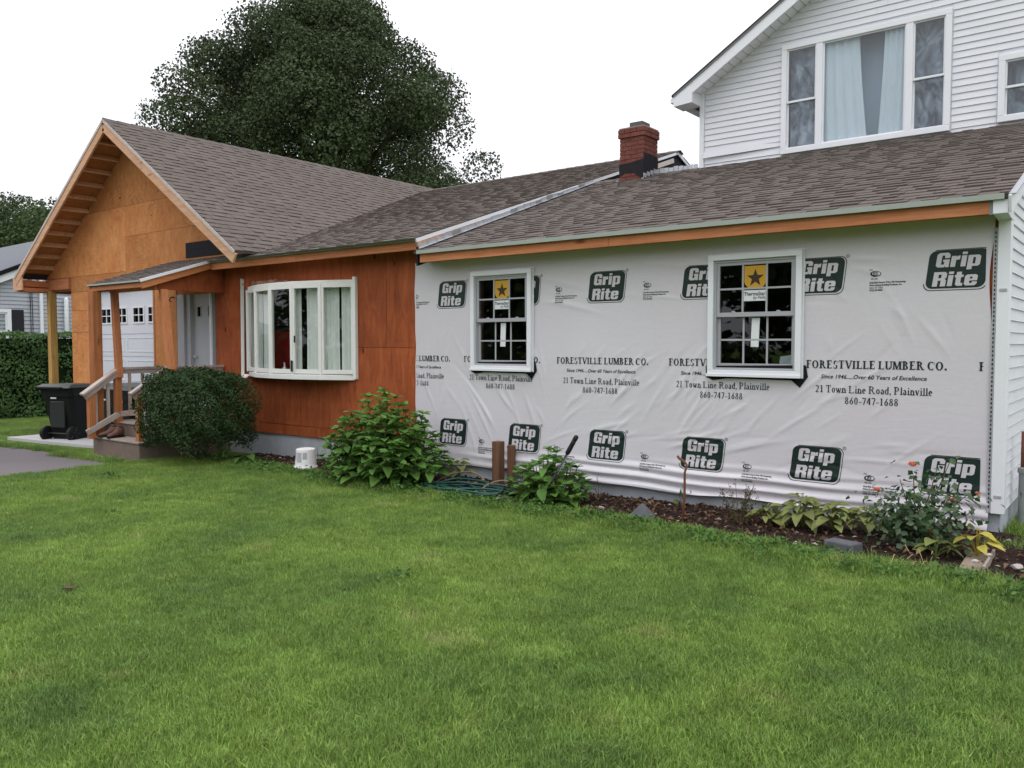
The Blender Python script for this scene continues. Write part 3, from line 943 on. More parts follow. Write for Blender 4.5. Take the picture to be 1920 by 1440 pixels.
def conform(name, V, F, fx, fz, off, mat, parent, step=0.025):
    """lay flat print (V,F) on the folded wrap; fx,fz map glyph space to the wall"""
    bm = bmesh.new()
    vs = [bm.verts.new((fx(p), p.z, fz(p))) for p in V]
    for q in F:
        try: bm.faces.new([vs[i] for i in q])
        except ValueError: pass
    xs_, zs_ = [v.co.x for v in bm.verts], [v.co.z for v in bm.verts]
    for ax, lo, hi in ((0, min(xs_), max(xs_)), (2, min(zs_), max(zs_))):
        c = math.ceil(lo / step) * step
        while c < hi:
            co = [0, 0, 0]; no = [0, 0, 0]
            co[ax] = c; no[ax] = 1
            bmesh.ops.bisect_plane(bm, geom=bm.verts[:] + bm.edges[:] + bm.faces[:], plane_co=co, plane_no=no)
            c += step
    # nothing is printed where the windows are cut out
    for h4 in hole:
        if max(xs_) < h4[0] or min(xs_) > h4[1] or max(zs_) < h4[2] or min(zs_) > h4[3]: continue
        for co, no in (((h4[0], 0, 0), (1, 0, 0)), ((h4[1], 0, 0), (1, 0, 0)), ((0, 0, h4[2]), (0, 0, 1)), ((0, 0, h4[3]), (0, 0, 1))):
            bmesh.ops.bisect_plane(bm, geom=bm.verts[:] + bm.edges[:] + bm.faces[:], plane_co=co, plane_no=no)
        dead = [f_ for f_ in bm.faces if h4[0] < f_.calc_center_median().x < h4[1] and h4[2] < f_.calc_center_median().z < h4[3]]
        bmesh.ops.delete(bm, geom=dead, context='FACES')
    # clip at the sheet's ends
    for co, no in (((-7.715, 0, 0), (-1, 0, 0)), ((-1.135, 0, 0), (1, 0, 0))):
        bmesh.ops.bisect_plane(bm, geom=bm.verts[:] + bm.edges[:] + bm.faces[:], plane_co=co, plane_no=no, clear_outer=True)
    if not bm.faces:
        bm.free()
        return None
    x_ = np.array([v.co.x for v in bm.verts]); z_ = np.array([v.co.z for v in bm.verts])
    h_ = wrinkle(x_, z_)
    for v_, hh in zip(bm.verts, h_):
        v_.co.y = -0.012 - hh - off - v_.co.y
    bmesh.ops.recalc_face_normals(bm, faces=bm.faces[:])
    if sum(f_.normal.y for f_ in bm.faces) > 0:
        bmesh.ops.reverse_faces(bm, faces=bm.faces[:])
    me_ = bpy.data.meshes.new(name)
    bm.to_mesh(me_)
    bm.free()
    return link(name, me_, parent, mat)


def rrect(x0, x1, y0, y1, r, n=5, shear=0.0, grid=1):
    p = []
    for cx, cy, a0 in ((x1 - r, y1 - r, 0), (x0 + r, y1 - r, 90), (x0 + r, y0 + r, 180), (x1 - r, y0 + r, 270)):
        for i in range(n + 1):
            a_ = math.radians(a0 + 90 * i / n)
            y = cy + r * math.sin(a_)
            p.append((cx + r * math.cos(a_) + shear * y, y))
    return p


def ring(outer, inner):
    n = len(outer)
    V = [Vector((x, y, 0)) for x, y in outer + inner]
    F = [(i, (i + 1) % n, n + (i + 1) % n, n + i) for i in range(n)]
    return V, F


SH = 0.11
gV, gF, gW = heavy('Grip')
rV, rF, rW = heavy('Rite')
plate = rrect(-0.225, 0.225, -0.160, 0.160, 0.055, 5, SH)
regV, regF = sans('R', 0, 0.01)


def logo(cx, cz):
    fx, fz = (lambda p: cx + p.x), (lambda p: cz + p.y)
    o = conform('logo_print', [Vector((x, y, 0)) for x, y in plate], [tuple(range(len(plate)))], fx, fz, 0.003, M['print'], WRAP)
    if o is None: return
    r0, r1 = rrect(-0.243, 0.243, -0.178, 0.168, 0.06, 5, SH), rrect(-0.237, 0.237, -0.172, 0.162, 0.058, 5, SH)
    V, F = ring(r0, r1)
    keepf = [q for q in F if (V[q[0]].x + V[q[1]].x) > 0.0 or (V[q[0]].y + V[q[1]].y) < -0.2]
    conform('logo_outline', V, keepf, fx, fz, 0.0026, M['print'], WRAP)
    k = 0.0142
    for V, F, wd, dy in ((gV, gF, gW, 0.018), (rV, rF, rW, -0.143)):
        kx = 0.335 / max(gW, rW) if wd == max(gW, rW) else 0.335 / max(gW, rW)
        conform('logo_lettering', [Vector((((p.x - wd / 2) * kx + SH * 1.3 * (p.y * k * 0.86 + dy)), p.y * k * 0.86 + dy, 0)) for p in V], F, fx, fz, 0.0068, M['print_light'], WRAP)
    rg = [(0.262 + 0.016 * math.cos(a_ * math.pi / 8), 0.165 + 0.016 * math.sin(a_ * math.pi / 8)) for a_ in range(16)]
    ri = [(0.262 + 0.012 * math.cos(a_ * math.pi / 8), 0.165 + 0.012 * math.sin(a_ * math.pi / 8)) for a_ in range(16)]
    V, F = ring(rg, ri)
    b = len(V)
    V += [Vector((0.2555 + p.x * 0.018, 0.159 + p.y * 0.018, 0)) for p in regV]
    F += [tuple(i + b for i in q) for q in regF]
    conform('registered_mark', V, F, fx, fz, 0.0027, M['print'], WRAP)


for k in range(6):
    logo(-1.349 - 1.1465 * k, 2.232)
    logo(-1.349 - 1.1447 * k, 0.478)

s1, s2, s3 = serif('FORESTVILLE LUMBER CO.', True), serif('21 Town Line Road, Plainville', False), serif('860-747-1688', False)
it = sans('Since 1946.....Over 60 Years of Excellence', 0.25, 0.015)
itw = max(p.x for p in it[0])
for k in range(-1, 5):
    x0 = -2.594 - 1.4285 * k
    for (V, F, wd), xa, xb, z0, hgt in ((s1, 0.0, 1.19, 1.375, 0.072), (s2, 0.09, 1.085, 1.153, 0.066), (s3, 0.355, 0.815, 1.052, 0.063)):
        kx = (xb - xa) / wd
        conform('text_print', V, F, lambda p: x0 + xa + p.x * kx, lambda p: z0 + p.y * hgt, 0.0025, M['print'], WRAP, 0.09)
    kx = 0.90 / itw
    conform('slogan_print', it[0], it[1], lambda p: x0 + 0.135 + p.x * kx, lambda p: 1.283 + p.y * 0.052, 0.0025, M['print'], WRAP, 0.09)

cl = [sans('Grip-Rite Custom Print 10ft Housewrap', 0, 0.035), sans('Prime Source Building Products, Inc.', 0, 0.035), sans('Irving, TX  U.S.A.', 0, 0.02), sans('(972) 999-8500', 0, 0.03)]
es = sans('ES', 0.15, 0.015)
esr = sans('886-1405', 0, 0.01)
icc = sans('ICC', 0, 0.012)


def code(x0, z0):
    V, F = [], []

    def add(vf, ox, oy, kx, ky):
        b = len(V)
        V.extend(Vector((ox + p.x * kx, oy + p.y * ky, 0)) for p in vf[0])
        F.extend(tuple(i + b for i in q) for q in vf[1])
    r0 = [(0.052 + 0.046 * math.cos(t_ * math.pi / 10), -0.012 + 0.026 * math.sin(t_ * math.pi / 10)) for t_ in range(20)]
    r1 = [(0.056 + 0.036 * math.cos(t_ * math.pi / 10), -0.010 + 0.019 * math.sin(t_ * math.pi / 10)) for t_ in range(20)]
    rv = ring(r0, r1)
    add((rv[0], rv[1]), 0, 0, 1, 1)
    add(es, 0.028, -0.026, 0.042, 0.045)
    add(icc, 0.0, 0.018, 0.018, 0.022)
    add(esr, 0.012, -0.062, 0.015, 0.020)
    for i, c_ in enumerate(cl):
        wd = (0.30, 0.27, 0.115, 0.11)[i] / max(p.x for p in c_[0])
        add(c_, 0.0, -0.095 - i * 0.023, wd, 0.021)
    conform('code_print', V, F, lambda p: x0 + p.x, lambda p: z0 + p.y, 0.0025, M['print'], WRAP, 0.09)


for k in range(6):
    code(-2.044 - 1.145 * k, 2.235)
    code(-2.062 - 1.145 * k, 0.402)

# ------------------------------------------------------------------ roofs
DECK = simple('roof_underlay', (0.07, 0.06, 0.058), 0.95, 0.1, 0.2, 4)
TABS = []          # (8 verts, roof object)


def roof_part(name, polys, under=None, t=0.03):
    mb = MB()
    for p in polys:
        mb.prism(p, (0, 0, -t))
    return mb.build(name, DECK, H)


def tab(P, U, V, N, u0, u1, v0, ln, t, roof):
    """P origin, U along the course, V up the slope, N normal"""
    q = []
    for hgt in (0.0, 1.0):
        for (u, v, k) in ((u0, v0, t), (u1, v0, t), (u1, v0 + ln, 0.002), (u0, v0 + ln, 0.002)):
            q.append(P + U * u + V * v + N * (hgt * k + 0.001))
    TABS.append((q, roof))


def shingle_rows(P, U, V, umin, umax, vmax, roof, e=0.145, flip=1):
    N = U.cross(V).normalized() * flip
    n = int(vmax / e) + 1
    for r in range(n):
        v = r * e
        lo, hi = umin(v + e * 0.5), umax(v + e * 0.5)
        if hi - lo < 0.05: continue
        u = lo - random.uniform(0, 0.2)
        thick = random.random() < 0.5
        while u < hi:
            wd = random.choice((0.11, 0.14, 0.17, 0.2, 0.24, 0.28)) * random.uniform(0.9, 1.1)
            a, b = max(u, lo), min(u + wd, hi)
            ln = min(e * 1.25, vmax + 0.02 - v)
            if b - a > 0.02 and ln > 0.02:
                tab(P, U, V, N, a + 0.0015, b - 0.0015, v + random.uniform(-0.003, 0.003), ln, random.uniform(0.016, 0.021) if thick else random.uniform(0.009, 0.012), roof)
            thick = not thick if random.random() < 0.93 else thick
            u += wd


vx = Vector((1, 0, 0))
# right roof
RX1 = -0.945
LR = math.hypot(YU + 0.33, zR(YU) - zR(-0.33))
roofR = roof_part('roof', [[(gab(-.33) - .03, -.33, zR(-.33)), (RX1, -.33, zR(-.33)), (RX1, YU, zR(YU)), (gab(YU) - .03, YU, zR(YU))],
                           [(gab(YU) - .03, YU, zR(YU)), (-5.62, YU, zR(YU)), (-5.62, 8.4, zR(YU) - .35 * 4.4), (gab(8.4) - .03, 8.4, zR(YU) - .35 * 4.4)]])
VR = Vector((0, 1, SR)).normalized()
shingle_rows(Vector((0, -.33, zR(-.33))), vx, VR, lambda v: gab(-.33 + v * VR.y) + 0.002, lambda v: RX1, LR, roofR)
# middle roof with the porch
PX0, PX1, PY = -13.72, -12.05, -1.50
VMd = Vector((0, 1, SM)).normalized()
ml, mr = [], []
for k in range(9):
    y = YM * k / 8
    ml.append((valley(y), y, zM(y)))
    mr.append((gab(y) + .03, y, zM(y)))
roofM = roof_part('roof', [[(PX0, PY, zM(PY)), (PX1, PY, zM(PY)), (PX1, -.33, zM(-.33)), (PX0, -.33, zM(-.33))],
                           [(PX0, -.33, zM(-.33)), (gab(-.33) + .03, -.33, zM(-.33)), (gab(0) + .03, 0, zM(0)), (PX0, 0, zM(0))],
                           [(valley(0), 0, zM(0)), mr[0], mr[-1], (valley(YM), YM, zM(YM))],
                           [(valley(YM), YM, zM(YM)), mr[-1], (gab(9) + .03, 9.2, zM(YM) - .328 * 2), (valley(YM), 9.2, zM(YM) - .328 * 2)]])


def mlo(v):
    y = PY + v * VMd.y
    return PX0 if y < 0.02 else valley(y) - 0.05


def mhi(v):
    y = PY + v * VMd.y
    return PX1 if y < -.35 else gab(y) + .03


shingle_rows(Vector((0, PY, zM(PY))), vx, VMd, mlo, mhi, (YM - PY) / VMd.y, roofM)
# gable roof
GY0, GH = -0.62, 3.98
EZ = GZ - SG * GH
Vg = Vector((-1, 0, SG)).normalized()
vyy = Vector((0, 1, 0))
yend = lambda z: min((z - 2.95) / SM - .3 + 0.02, YM + 1.8)
roofG = roof_part('roof', [[(GX, GY0, GZ), (GX + GH, GY0, EZ), (GX + GH, 0.0, EZ), (valley(YM), YM, zM(YM)), (GX, YM + 1.8, GZ)],
                           [(GX, GY0, GZ), (GX, YM + 1.8, GZ), (GX - GH, YM + 1.8, EZ), (GX - GH, GY0, EZ)]])
shingle_rows(Vector((GX + GH, 0, EZ)), vyy, Vg, lambda v: GY0, lambda v: max(GY0 + 0.1, yend(EZ + v * Vg.z) + .08), GH / -Vg.x, roofG)
shingle_rows(Vector((GX - GH, 0, EZ)), vyy, Vector((1, 0, SG)).normalized(), lambda v: GY0, lambda v: 0.6, GH / -Vg.x, roofG, flip=-1)


def emit_tabs():
    quad = [(3, 2, 1, 0), (4, 5, 6, 7), (0, 1, 5, 4), (1, 2, 6, 5), (2, 3, 7, 6), (3, 0, 4, 7)]

    def size(q):
        c = (q[0] + q[6]) / 2
        d = (c - CAM).length
        n = (q[5] - q[4]).cross(q[7] - q[4])
        vis = n.dot(CAM - c) / d
        r = CAM - c
        fw_ = cam.rotation_euler.to_matrix() @ Vector((0, 0, -1))
        inn = (-r).normalized().dot(fw_) > 0.80
        return vis / d / d if inn else -1
    order = sorted(range(len(TABS)), key=lambda i: -size(TABS[i][0]))
    near = set(order[:300])
    rest = {}
    for i, (q, roof) in enumerate(TABS):
        up = (q[5] - q[4]).cross(q[7] - q[4]).z > 0
        fc_ = quad if up else [tuple(reversed(f_)) for f_ in quad]
        if i in near:
            MB().poly(q, fc_).build('shingle', M['shingle'], roof)
        else:
            rest.setdefault(roof.name, (roof, MB()))[1].poly(q, fc_)
    for roof, mb_ in rest.values():
        mb_.build('shingle_field', M['shingle'], roof, kind='stuff')


emit_tabs()


def ridge_caps(p0, p1, dl, dr, roof, n):
    """bent cap shingles along a ridge; dl, dr are downhill vectors on the two sides"""
    p0, p1 = Vector(p0), Vector(p1)
    d = (p1 - p0) / n
    for i in range(n):
        a, b = p0 + d * i, p0 + d * (i + 1.15)
        mb_ = MB()
        for k, (A, B) in enumerate(((0.030, 0.018),)):
            ua, ub = Vector((0, 0, A)), Vector((0, 0, B))
            q = [a + dl * .13 + ua * .5, a + ua, a + dr * .13 + ua * .5, b + dl * .13 + ub * .5, b + ub, b + dr * .13 + ub * .5]
            lo = [x - Vector((0, 0, 0.02)) for x in q]
            mb_.poly(q + lo, [(0, 1, 4, 3), (1, 2, 5, 4), (7, 6, 9, 10), (8, 7, 10, 11), (1, 0, 6, 7), (2, 1, 7, 8), (0, 3, 9, 6), (5, 2, 8, 11)])
        mb_.build('ridge_shingle', M['shingle'], roof)


ridge_caps((GX, GY0, GZ), (GX, YM + 1.5, GZ), Vector((1, 0, -SG)).normalized(), Vector((-1, 0, -SG)).normalized(), roofG, 36)
ridge_caps((valley(YM) - .3, YM, zM(YM)), (gab(YM) + .03, YM, zM(YM)), Vector((0, -1, -SM)).normalized(), Vector((0, 1, -SM)).normalized(), roofM, 30)
ridge_caps((gab(YU) + .01, YU, zR(YU)), (-6.86, YU, zR(YU)), Vector((0, -1, -SR)).normalized(), Vector((0, 1, -SR)).normalized(), roofR, 3)
ridge_caps((-6.38, YU, zR(YU)), (-5.64, YU, zR(YU)), Vector((0, -1, -SR)).normalized(), Vector((0, 1, -SR)).normalized(), roofR, 3)

# eaves of the right roof
xl = gab(-.3) + 0.05
for a, b in ((xl, -4.6), (-4.597, -1.08)):
    MB().box(a, b, -.300, -.264, 2.628, 2.732).build('fascia_board', M['fascia'], H, bevel=0.003)
MB().box(xl - .02, -0.975, -.344, -.262, 2.733, 2.739).box(xl - .02, -0.975, -.344, -.336, 2.739, 2.778).build('drip_edge', M['drip'], H)
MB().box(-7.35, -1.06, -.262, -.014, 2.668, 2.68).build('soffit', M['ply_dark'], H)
# eave box and rake trim at the right corner
mb = MB()
mb.prism([(-1.055, -.315, 2.735), (-1.055, -.315, 2.625), (-1.055, .02, 2.600), (-1.055, .02, 2.86)], (0.105, 0, 0))
mb.build('eave_return', M['vinyl'], H, bevel=0.004)
MB().box(-1.08, -1.057, -.30, -.262, 2.622, 2.733).build('eave_gap_trim', M['lead'], H)
p0, p1 = Vector((-0.935, -.34, zR(-.34) - .075)), Vector((-0.935, YU + .3, zR(YU + .3) - .075))
mb = MB(); mb.beam(p0, p1, 0.022, 0.135, (0, 0, 1)); mb.build('rake_trim', M['vinyl'], H, bevel=0.003)
mb = MB(); mb.beam(p0 + Vector((.014, 0, .074)), p1 + Vector((.014, 0, .074)), 0.05, 0.012); mb.build('rake_drip_edge', M['vinyl_grey'], H)
# corner post with nailing flange
cp = MB().box(-1.050, -0.955, -.045, 0.06, 0.195, 2.612).build('corner_post', M['vinyl'], H, bevel=0.006)
MB().box(-1.082, -1.051, -.030, -.026, 0.2, 2.55).build('nailing_flange', M['vinyl_grey'], cp)
mb = MB()
for z in fine(0.24, 2.5, 0.036): mb.box(-1.072, -1.062, -.0325, -.0305, z, z + .020)
mb.build('flange_slots', M['black_metal'], cp, kind='stuff')
for z in (2.03, 0.33): MB().box(-1.03, -0.975, -.052, -.0455, z, z + .022).build('clip', M['vinyl_grey'], cp, bevel=0.002)

# eaves of the middle roof
for a, b in ((-12.06, -9.9), (-9.897, gab(-.3) - .02)):
    MB().box(a, b, -.300, -.264, 2.795, 2.900).build('fascia_board', M['fascia'], H, bevel=0.003)
MB().box(-12.06, gab(-.3) + .02, -.344, -.262, 2.901, 2.907).box(-12.06, gab(-.3) + .02, -.344, -.336, 2.907, 2.948).build('drip_edge', M['drip'], H)
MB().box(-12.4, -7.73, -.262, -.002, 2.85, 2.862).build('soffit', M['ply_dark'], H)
# porch roof trim
MB().box(PX0 + .02, PX1 - .02, PY + .03, PY + .066, 2.455, 2.535).build('fascia_board', M['fascia'], H, bevel=0.003)
MB().box(PX0, PX1, PY - .014, PY - .006, 2.535, 2.562).build('drip_edge', M['drip'], H)
ra, rb = Vector((PX1 - .02, PY + .03, zM(PY + .03) - .085)), Vector((PX1 - .02, -.26, zM(-.26) - .085))
mb = MB(); mb.beam(ra, rb, 0.036, 0.10); mb.build('rake_board', M['pine_y'], H, bevel=0.003)
mb = MB(); mb.beam(ra + Vector((.03, -.03, .07)), rb + Vector((.03, 0, .07)), 0.03, 0.042); mb.build('rake_drip_edge', M['vinyl'], H)
la, lb = Vector((PX0 + .02, PY + .03, zM(PY + .03) - .085)), Vector((PX0 + .02, -.02, zM(-.02) - .085))
mb = MB(); mb.beam(la, lb, 0.036, 0.10); mb.build('rake_board', M['pine_y'], H, bevel=0.003)
MB().prism([(-12.16, -1.16, 2.44), (-12.16, -.005, 2.44), (-12.16, -.005, zM(0) - .04), (-12.16, -1.16, zM(-1.16) - .04)], (0.018, 0, 0)).build('porch_beam', M['redwall'], H)
MB().box(-13.62, -12.165, -1.2, -1.11, 2.44, 2.60).build('porch_header', M['pine_y'], H)
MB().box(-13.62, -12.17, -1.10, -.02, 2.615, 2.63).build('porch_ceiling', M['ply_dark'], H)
# porch posts and temporary braces
mb = MB(); mb.box(-13.63, -13.46, -1.54, -1.40, 0.06, 2.452); mb.build('porch_post', M['post'], H, bevel=0.004)
for p0, p1 in (((-13.50, -1.17, 2.44), (-13.30, -1.22, 1.05)), ((-12.11, -1.10, 2.44), (-11.98, -1.06, 1.20))):
    mb = MB(); mb.beam(p0, p1, 0.09, 0.10, (0, 1, 0)); mb.build('brace', M['brace'], H, bevel=0.003)

# ---- plywood gable wall with garage and front door openings
gline = lambda x: GZ - SG * abs(x - GX) - 0.05
gw = wall_y('gable_wall', [(-17.68, -16.80, -0.45, 2.70), (-14.38, -13.62, -0.45, 2.70), (-13.62, -12.44, 2.46, 2.7)], [], 0.002, 0.1, M['ply_dark'])
mb = MB()
mb.prism([(-18.62, .002, 2.70), (-12.44, .002, 2.70), (-10.9, .002, 2.86), (GX, .002, GZ - .07), (-18.75, .002, GZ - SG * 3.85 - .07)], (0, 0.1, 0))
mb.build('gable_backing', M['ply_dark'], gw)
for r in [(-17.10, -14.6, 4.19, 5.6), (-14.6, -12.2, 4.19, 5.6), (-17.8, -15.39, 2.97, 4.19), (-15.39, -12.95, 3.62, 4.19), (-12.95, -10.6, 3.30, 4.19),
          (-15.39, -12.3, 2.70, 3.62), (-18.9, -17.8, 2.97, 4.19), (-17.66, -15.39, 2.66, 2.97), (-17.68, -16.83, 2.28, 2.66), (-17.68, -16.83, 1.84, 2.28),
          (-17.68, -16.83, 0.62, 1.84), (-17.68, -16.83, -0.4, 0.62), (-14.36, -13.62, 1.2, 2.70), (-14.36, -13.62, 0.0, 1.2), (-12.3, -11.0, 2.86, 3.30), (-17.1, -16.83, 2.6, 2.66)]:
    p = [(r[0] + .003, r[2] + .003), (r[1] - .003, r[2] + .003), (r[1] - .003, r[3] - .003), (r[0] + .003, r[3] - .003)]
    p = clip(p, SG, 1.0, GZ - .055 + SG * GX)
    p = clip(p, -SG, 1.0, GZ - .055 - SG * GX)
    if len(p) > 2: sheet_part(gw, 0, 0, 0, 0, M['ply'], y0=-.014 + random.uniform(-.002, .002), t=.014, poly=p)
MB().box(-18.78, -17.70, -.055, .09, 2.73, 2.955).build('header_beam', M['fascia'], H, bevel=0.003)
MB().box(-18.70, -18.54, -.07, .07, -0.32, 2.728).build('carport_post', M['treated'], H, bevel=0.006)
MB().box(-16.83, -16.78, -.02, .08, -0.30, 2.66).build('door_jamb', M['post'], H)
MB().box(-14.42, -14.36, -.02, .08, -0.28, 2.66).build('door_jamb', M['post'], H)
# black membrane strips where the porch roof meets the gable
for z, dz in ((zM(0) + .03, .13), (zM(0) + .163, .13)):
    xe = lambda q: GX + (GZ - .10 - q) / SG
    MB().prism([(-13.28, -.024, z), (xe(z), -.024, z), (xe(z + dz), -.024, z + dz), (-13.28, -.024, z + dz)], (0, .008, 0)).build('membrane_strip', M['black_tape'], gw)
# rake boards of the gable
for sgn in (1, -1):
    a = Vector((GX, GY0 + .02, GZ - .135)); b = Vector((GX + sgn * (GH - .02), GY0 + .02, EZ - .12))
    mb = MB(); mb.beam(a, b, 0.036, 0.155); mb.build('rake_board', M['rake'], H, bevel=0.003)
    a = Vector((GX, GY0 - .004, GZ - .026)); b = Vector((GX + sgn * GH, GY0 - .004, EZ - .026))
    mb = MB(); mb.beam(a, b, 0.012, 0.05); mb.build('rake_drip_edge', M['white_trim_wood'], H)
    mb = MB()
    mb.prism([(GX, GY0 + .04, GZ - .034), (GX + sgn * (GH - .2), GY0 + .04, EZ - .034 + .2 * SG), (GX + sgn * (GH - .2), 0, EZ - .034 + .2 * SG), (GX, 0, GZ - .034)], (0, 0, -.016))
    mb.build('roof_sheathing', M['ply_dark'], H)
    for k in range(12):
        t = 0.35 + k * 0.318
        if t > GH - .2: continue
        c = Vector((GX + sgn * t, 0, GZ - SG * t - .050 - .045))
        mb = MB(); mb.beam(c + Vector((0, GY0 + .04, 0)), c + Vector((0, -.016, 0)), 0.04, 0.085, (sgn * SG, 0, 1)); mb.build('lookout', M['rake'], H)
MB().box(-18.86, -18.62, -.56, -.02, 2.80, 2.90).build('eave_block', M['pine_y'], H)
MB().box(-18.84, -18.60, -.57, -.02, 2.70, 2.775).build('eave_block', M['fascia'], H)
mb = MB(); mb.prism([(-18.98, GY0 + .01, 2.97), (-18.98, GY0 + .01, 2.72), (-18.55, GY0 + .01, 2.72), (-18.55, GY0 + .01, 3.16)], (0, .03, 0)); mb.build('eave_plate', M['rake'], H)
MB().box(-18.96, -18.6, -.58, 6.0, 2.69, 2.70).build('soffit', M['ply_dark'], H)
MB().box(-18.95, -18.93, -.60, 8.0, 2.72, 2.95).build('fascia_board', M['pine_y'], H)
MB().box(GX + .6, GX + 2.2, .02, 8, 2.66, 2.69).build('ceiling_board', M['ply_dark'], H)

# right gable end of the middle roof, over the right roof
P_ = lambda y, z, o=0.0: (gab(y) + o, y, z)
mb = MB()
ys_ = [-.26, YM, 9.0]
mb.prism([P_(-.26, zR(-.26) - .2, -.05), P_(YU, zR(YU) - .3, -.05), P_(9.0, 2.6, -.05), P_(9.0, zM(YM) - SM * 1.8 - .05, -.05), P_(YM, zM(YM) - .05, -.05), P_(-.26, zM(-.26) - .05, -.05)], (0.03, 0, 0))
mb.build('felted_gable_end', M['tarpaper'], H)


def rake_seg(y0, y1, z0, z1, o, wd, ht, mat, name):
    mb_ = MB(); mb_.beam(P_(y0, z0, o), P_(y1, z1, o), wd, ht); return mb_.build(name, mat, H, bevel=0.002)


rake_seg(-.34, YM, zM(-.34) - .032, zM(YM) - .032, 0.018, 0.025, 0.05, M['vinyl'], 'rake_trim')
rake_seg(YM + .01, 9.2, zM(YM) - .045, zM(YM) - SM * 2 - .045, 0.018, 0.025, 0.075, M['vinyl'], 'rake_trim')
rake_seg(-.30, 1.55, zM(-.30) - .090, zM(1.55) - .090, 0.005, 0.036, 0.060, M['rake'], 'rake_board')
rake_seg(5.9, 7.0, zM(5.9) - .15, zM(7.0) - .15, 0.005, 0.036, 0.085, M['white_trim_wood'], 'rake_board')
y = -.30
while y < YU - .08:
    wd = random.uniform(0.15, 0.19)
    z = zR(y)
    hgt = random.uniform(0.065, 0.085) if y < 2.6 else random.uniform(0.055, 0.075)
    mb = MB()
    mb.prism([P_(y, z + .015, .032), P_(y + wd, z + SR * wd + .015, .032), P_(y + wd - .01, z + SR * wd + hgt, .032), P_(y - .01, z + hgt + .008, .032)], (0.005, 0, 0))
    mb.prism([P_(y, z + .026, .037), P_(y, z + .026, .085), P_(y + wd, z + SR * wd + .026, .085), P_(y + wd, z + SR * wd + .026, .037)], (0, 0, 0.004))
    mb.build('step_flashing', M['flash'] if random.random() < .8 else M['lead'], roofR)
    y += wd * 0.93
for k in range(9):
    x = -6.36 + k * 0.083
    MB().box(x, x + .075, YU - .03, YU - .024, zR(YU) + .005, zR(YU) + .075 + random.uniform(-.01, .012)).build('step_flashing', M['flash'], roofR)

# ---- chimney
CX0, CX1, CY0, CY1 = -6.84, -6.41, 3.70, 4.15
ch = MB().box(CX0 + .012, CX1 - .012, CY0 + .012, CY1 - .012, 3.9, 4.94).build('chimney', M['mortar'], H)


def brick_course(x0, x1, y0, y1, z, h, off):
    for side in range(4):
        L = (x1 - x0) if side % 2 == 0 else (y1 - y0)
        pos = [0.0] + [p for p in (off, off + .21, off + .42) if 0.05 < p < L - .05] + [L]
        for a, b in zip(pos, pos[1:]):
            a2, b2 = a + (.005 if a > 0 else (0.0 if side % 2 == 0 else .06)), b - (.005 if b < L else (0.0 if side % 2 == 0 else .06))
            if b2 - a2 < .02: continue
            j = random.uniform(-.002, .003)
            dpt = .055
            if side == 0: bx_ = (x0 + a2, x0 + b2, y0 - j, y0 + dpt)
            elif side == 1: bx_ = (x1 - dpt, x1 + j, y0 + a2, y0 + b2)
            elif side == 2: bx_ = (x0 + a2, x0 + b2, y1 - dpt, y1 + j)
            else: bx_ = (x0 - j, x0 + dpt, y0 + a2, y0 + b2)
            MB().box(*bx_, z, z + h).build('brick', M['brick_fired'], ch)


z = 3.98
k = 0
while z < 4.80:
    brick_course(CX0, CX1, CY0, CY1, z, .058, (0.21, 0.105)[k % 2])
    z += .068
    k += 1
for q in range(2):
    brick_course(CX0 - .022, CX1 + .022, CY0 - .022, CY1 + .022, z, .060, (0.23, 0.12)[q])
    z += .069
MB().box(CX0 - .01, CX1 + .01, CY0 - .01, CY1 + .01, z - .002, z + .018).build('mortar_crown', M['mortar'], ch)
mb = MB()
fz = z + .019
mb.box(CX0 + .11, CX1 - .09, CY0 + .11, CY0 + .15, fz, fz + .10).box(CX0 + .11, CX1 - .09, CY1 - .13, CY1 - .09, fz, fz + .10)
mb.box(CX0 + .11, CX0 + .15, CY0 + .151, CY1 - .131, fz, fz + .10).box(CX1 - .13, CX1 - .09, CY0 + .151, CY1 - .131, fz, fz + .10)
mb.build('flue_liner', M['stone'], ch, bevel=0.004)
zt = 4.47
pts = [(CX0 - .006, zt - .01)]
mb = MB()
mb.prism([(CX0 - .008, CY0 - .008, 4.26), (CX0 + .10, CY0 - .008, 4.31), (CX0 + .26, CY0 - .008, 4.30), (CX0 + .37, CY0 - .008, 4.22), (CX1 + .006, CY0 - .008, 4.10), (CX1 + .006, CY0 - .008, 4.50), (CX0 + .2, CY0 - .008, 4.465), (CX0 - .008, CY0 - .008, 4.45)], (0, .006, 0))
mb.build('tar_coat', M['tarpaper'], ch)
mb = MB()
mb.prism([(CX1 + .009, CY0 - .008, 4.05), (CX1 + .009, CY1 + .006, 4.15), (CX1 + .009, CY1 + .006, 4.57), (CX1 + .009, CY0 + .2, 4.60), (CX1 + .009, CY0 - .008, 4.585)], (-.006, 0, 0))
mb.build('tar_coat', M['tarpaper'], ch)
MB().box(CX0 - .02, CX1 + .02, CY0 - .016, CY0 - .010, 4.06, 4.165).box(CX0 - .03, CX1 + .03, CY0 - .14, CY0 - .0165, 4.156 - .03, 4.160 - .028).build('apron_flashing', M['lead'], ch)
for k in range(4):
    y = CY0 - .02 + k * .11
    MB().box(CX1 + .010, CX1 + .016, y, y + .095, zR(y) + .03, zR(y) + .10).build('step_flashing', M['flash'], ch)
MB().box(CX1 - .01, CX1 + .03, CY0 - .05, CY0 - .02, 4.10, 4.19).build('folded_flashing', M['flash'], ch)
MB().box(CX0 - .03, CX0 + .0, CY0 - .05, CY0 - .02, 4.07, 4.20).build('folded_flashing', M['flash'], ch)


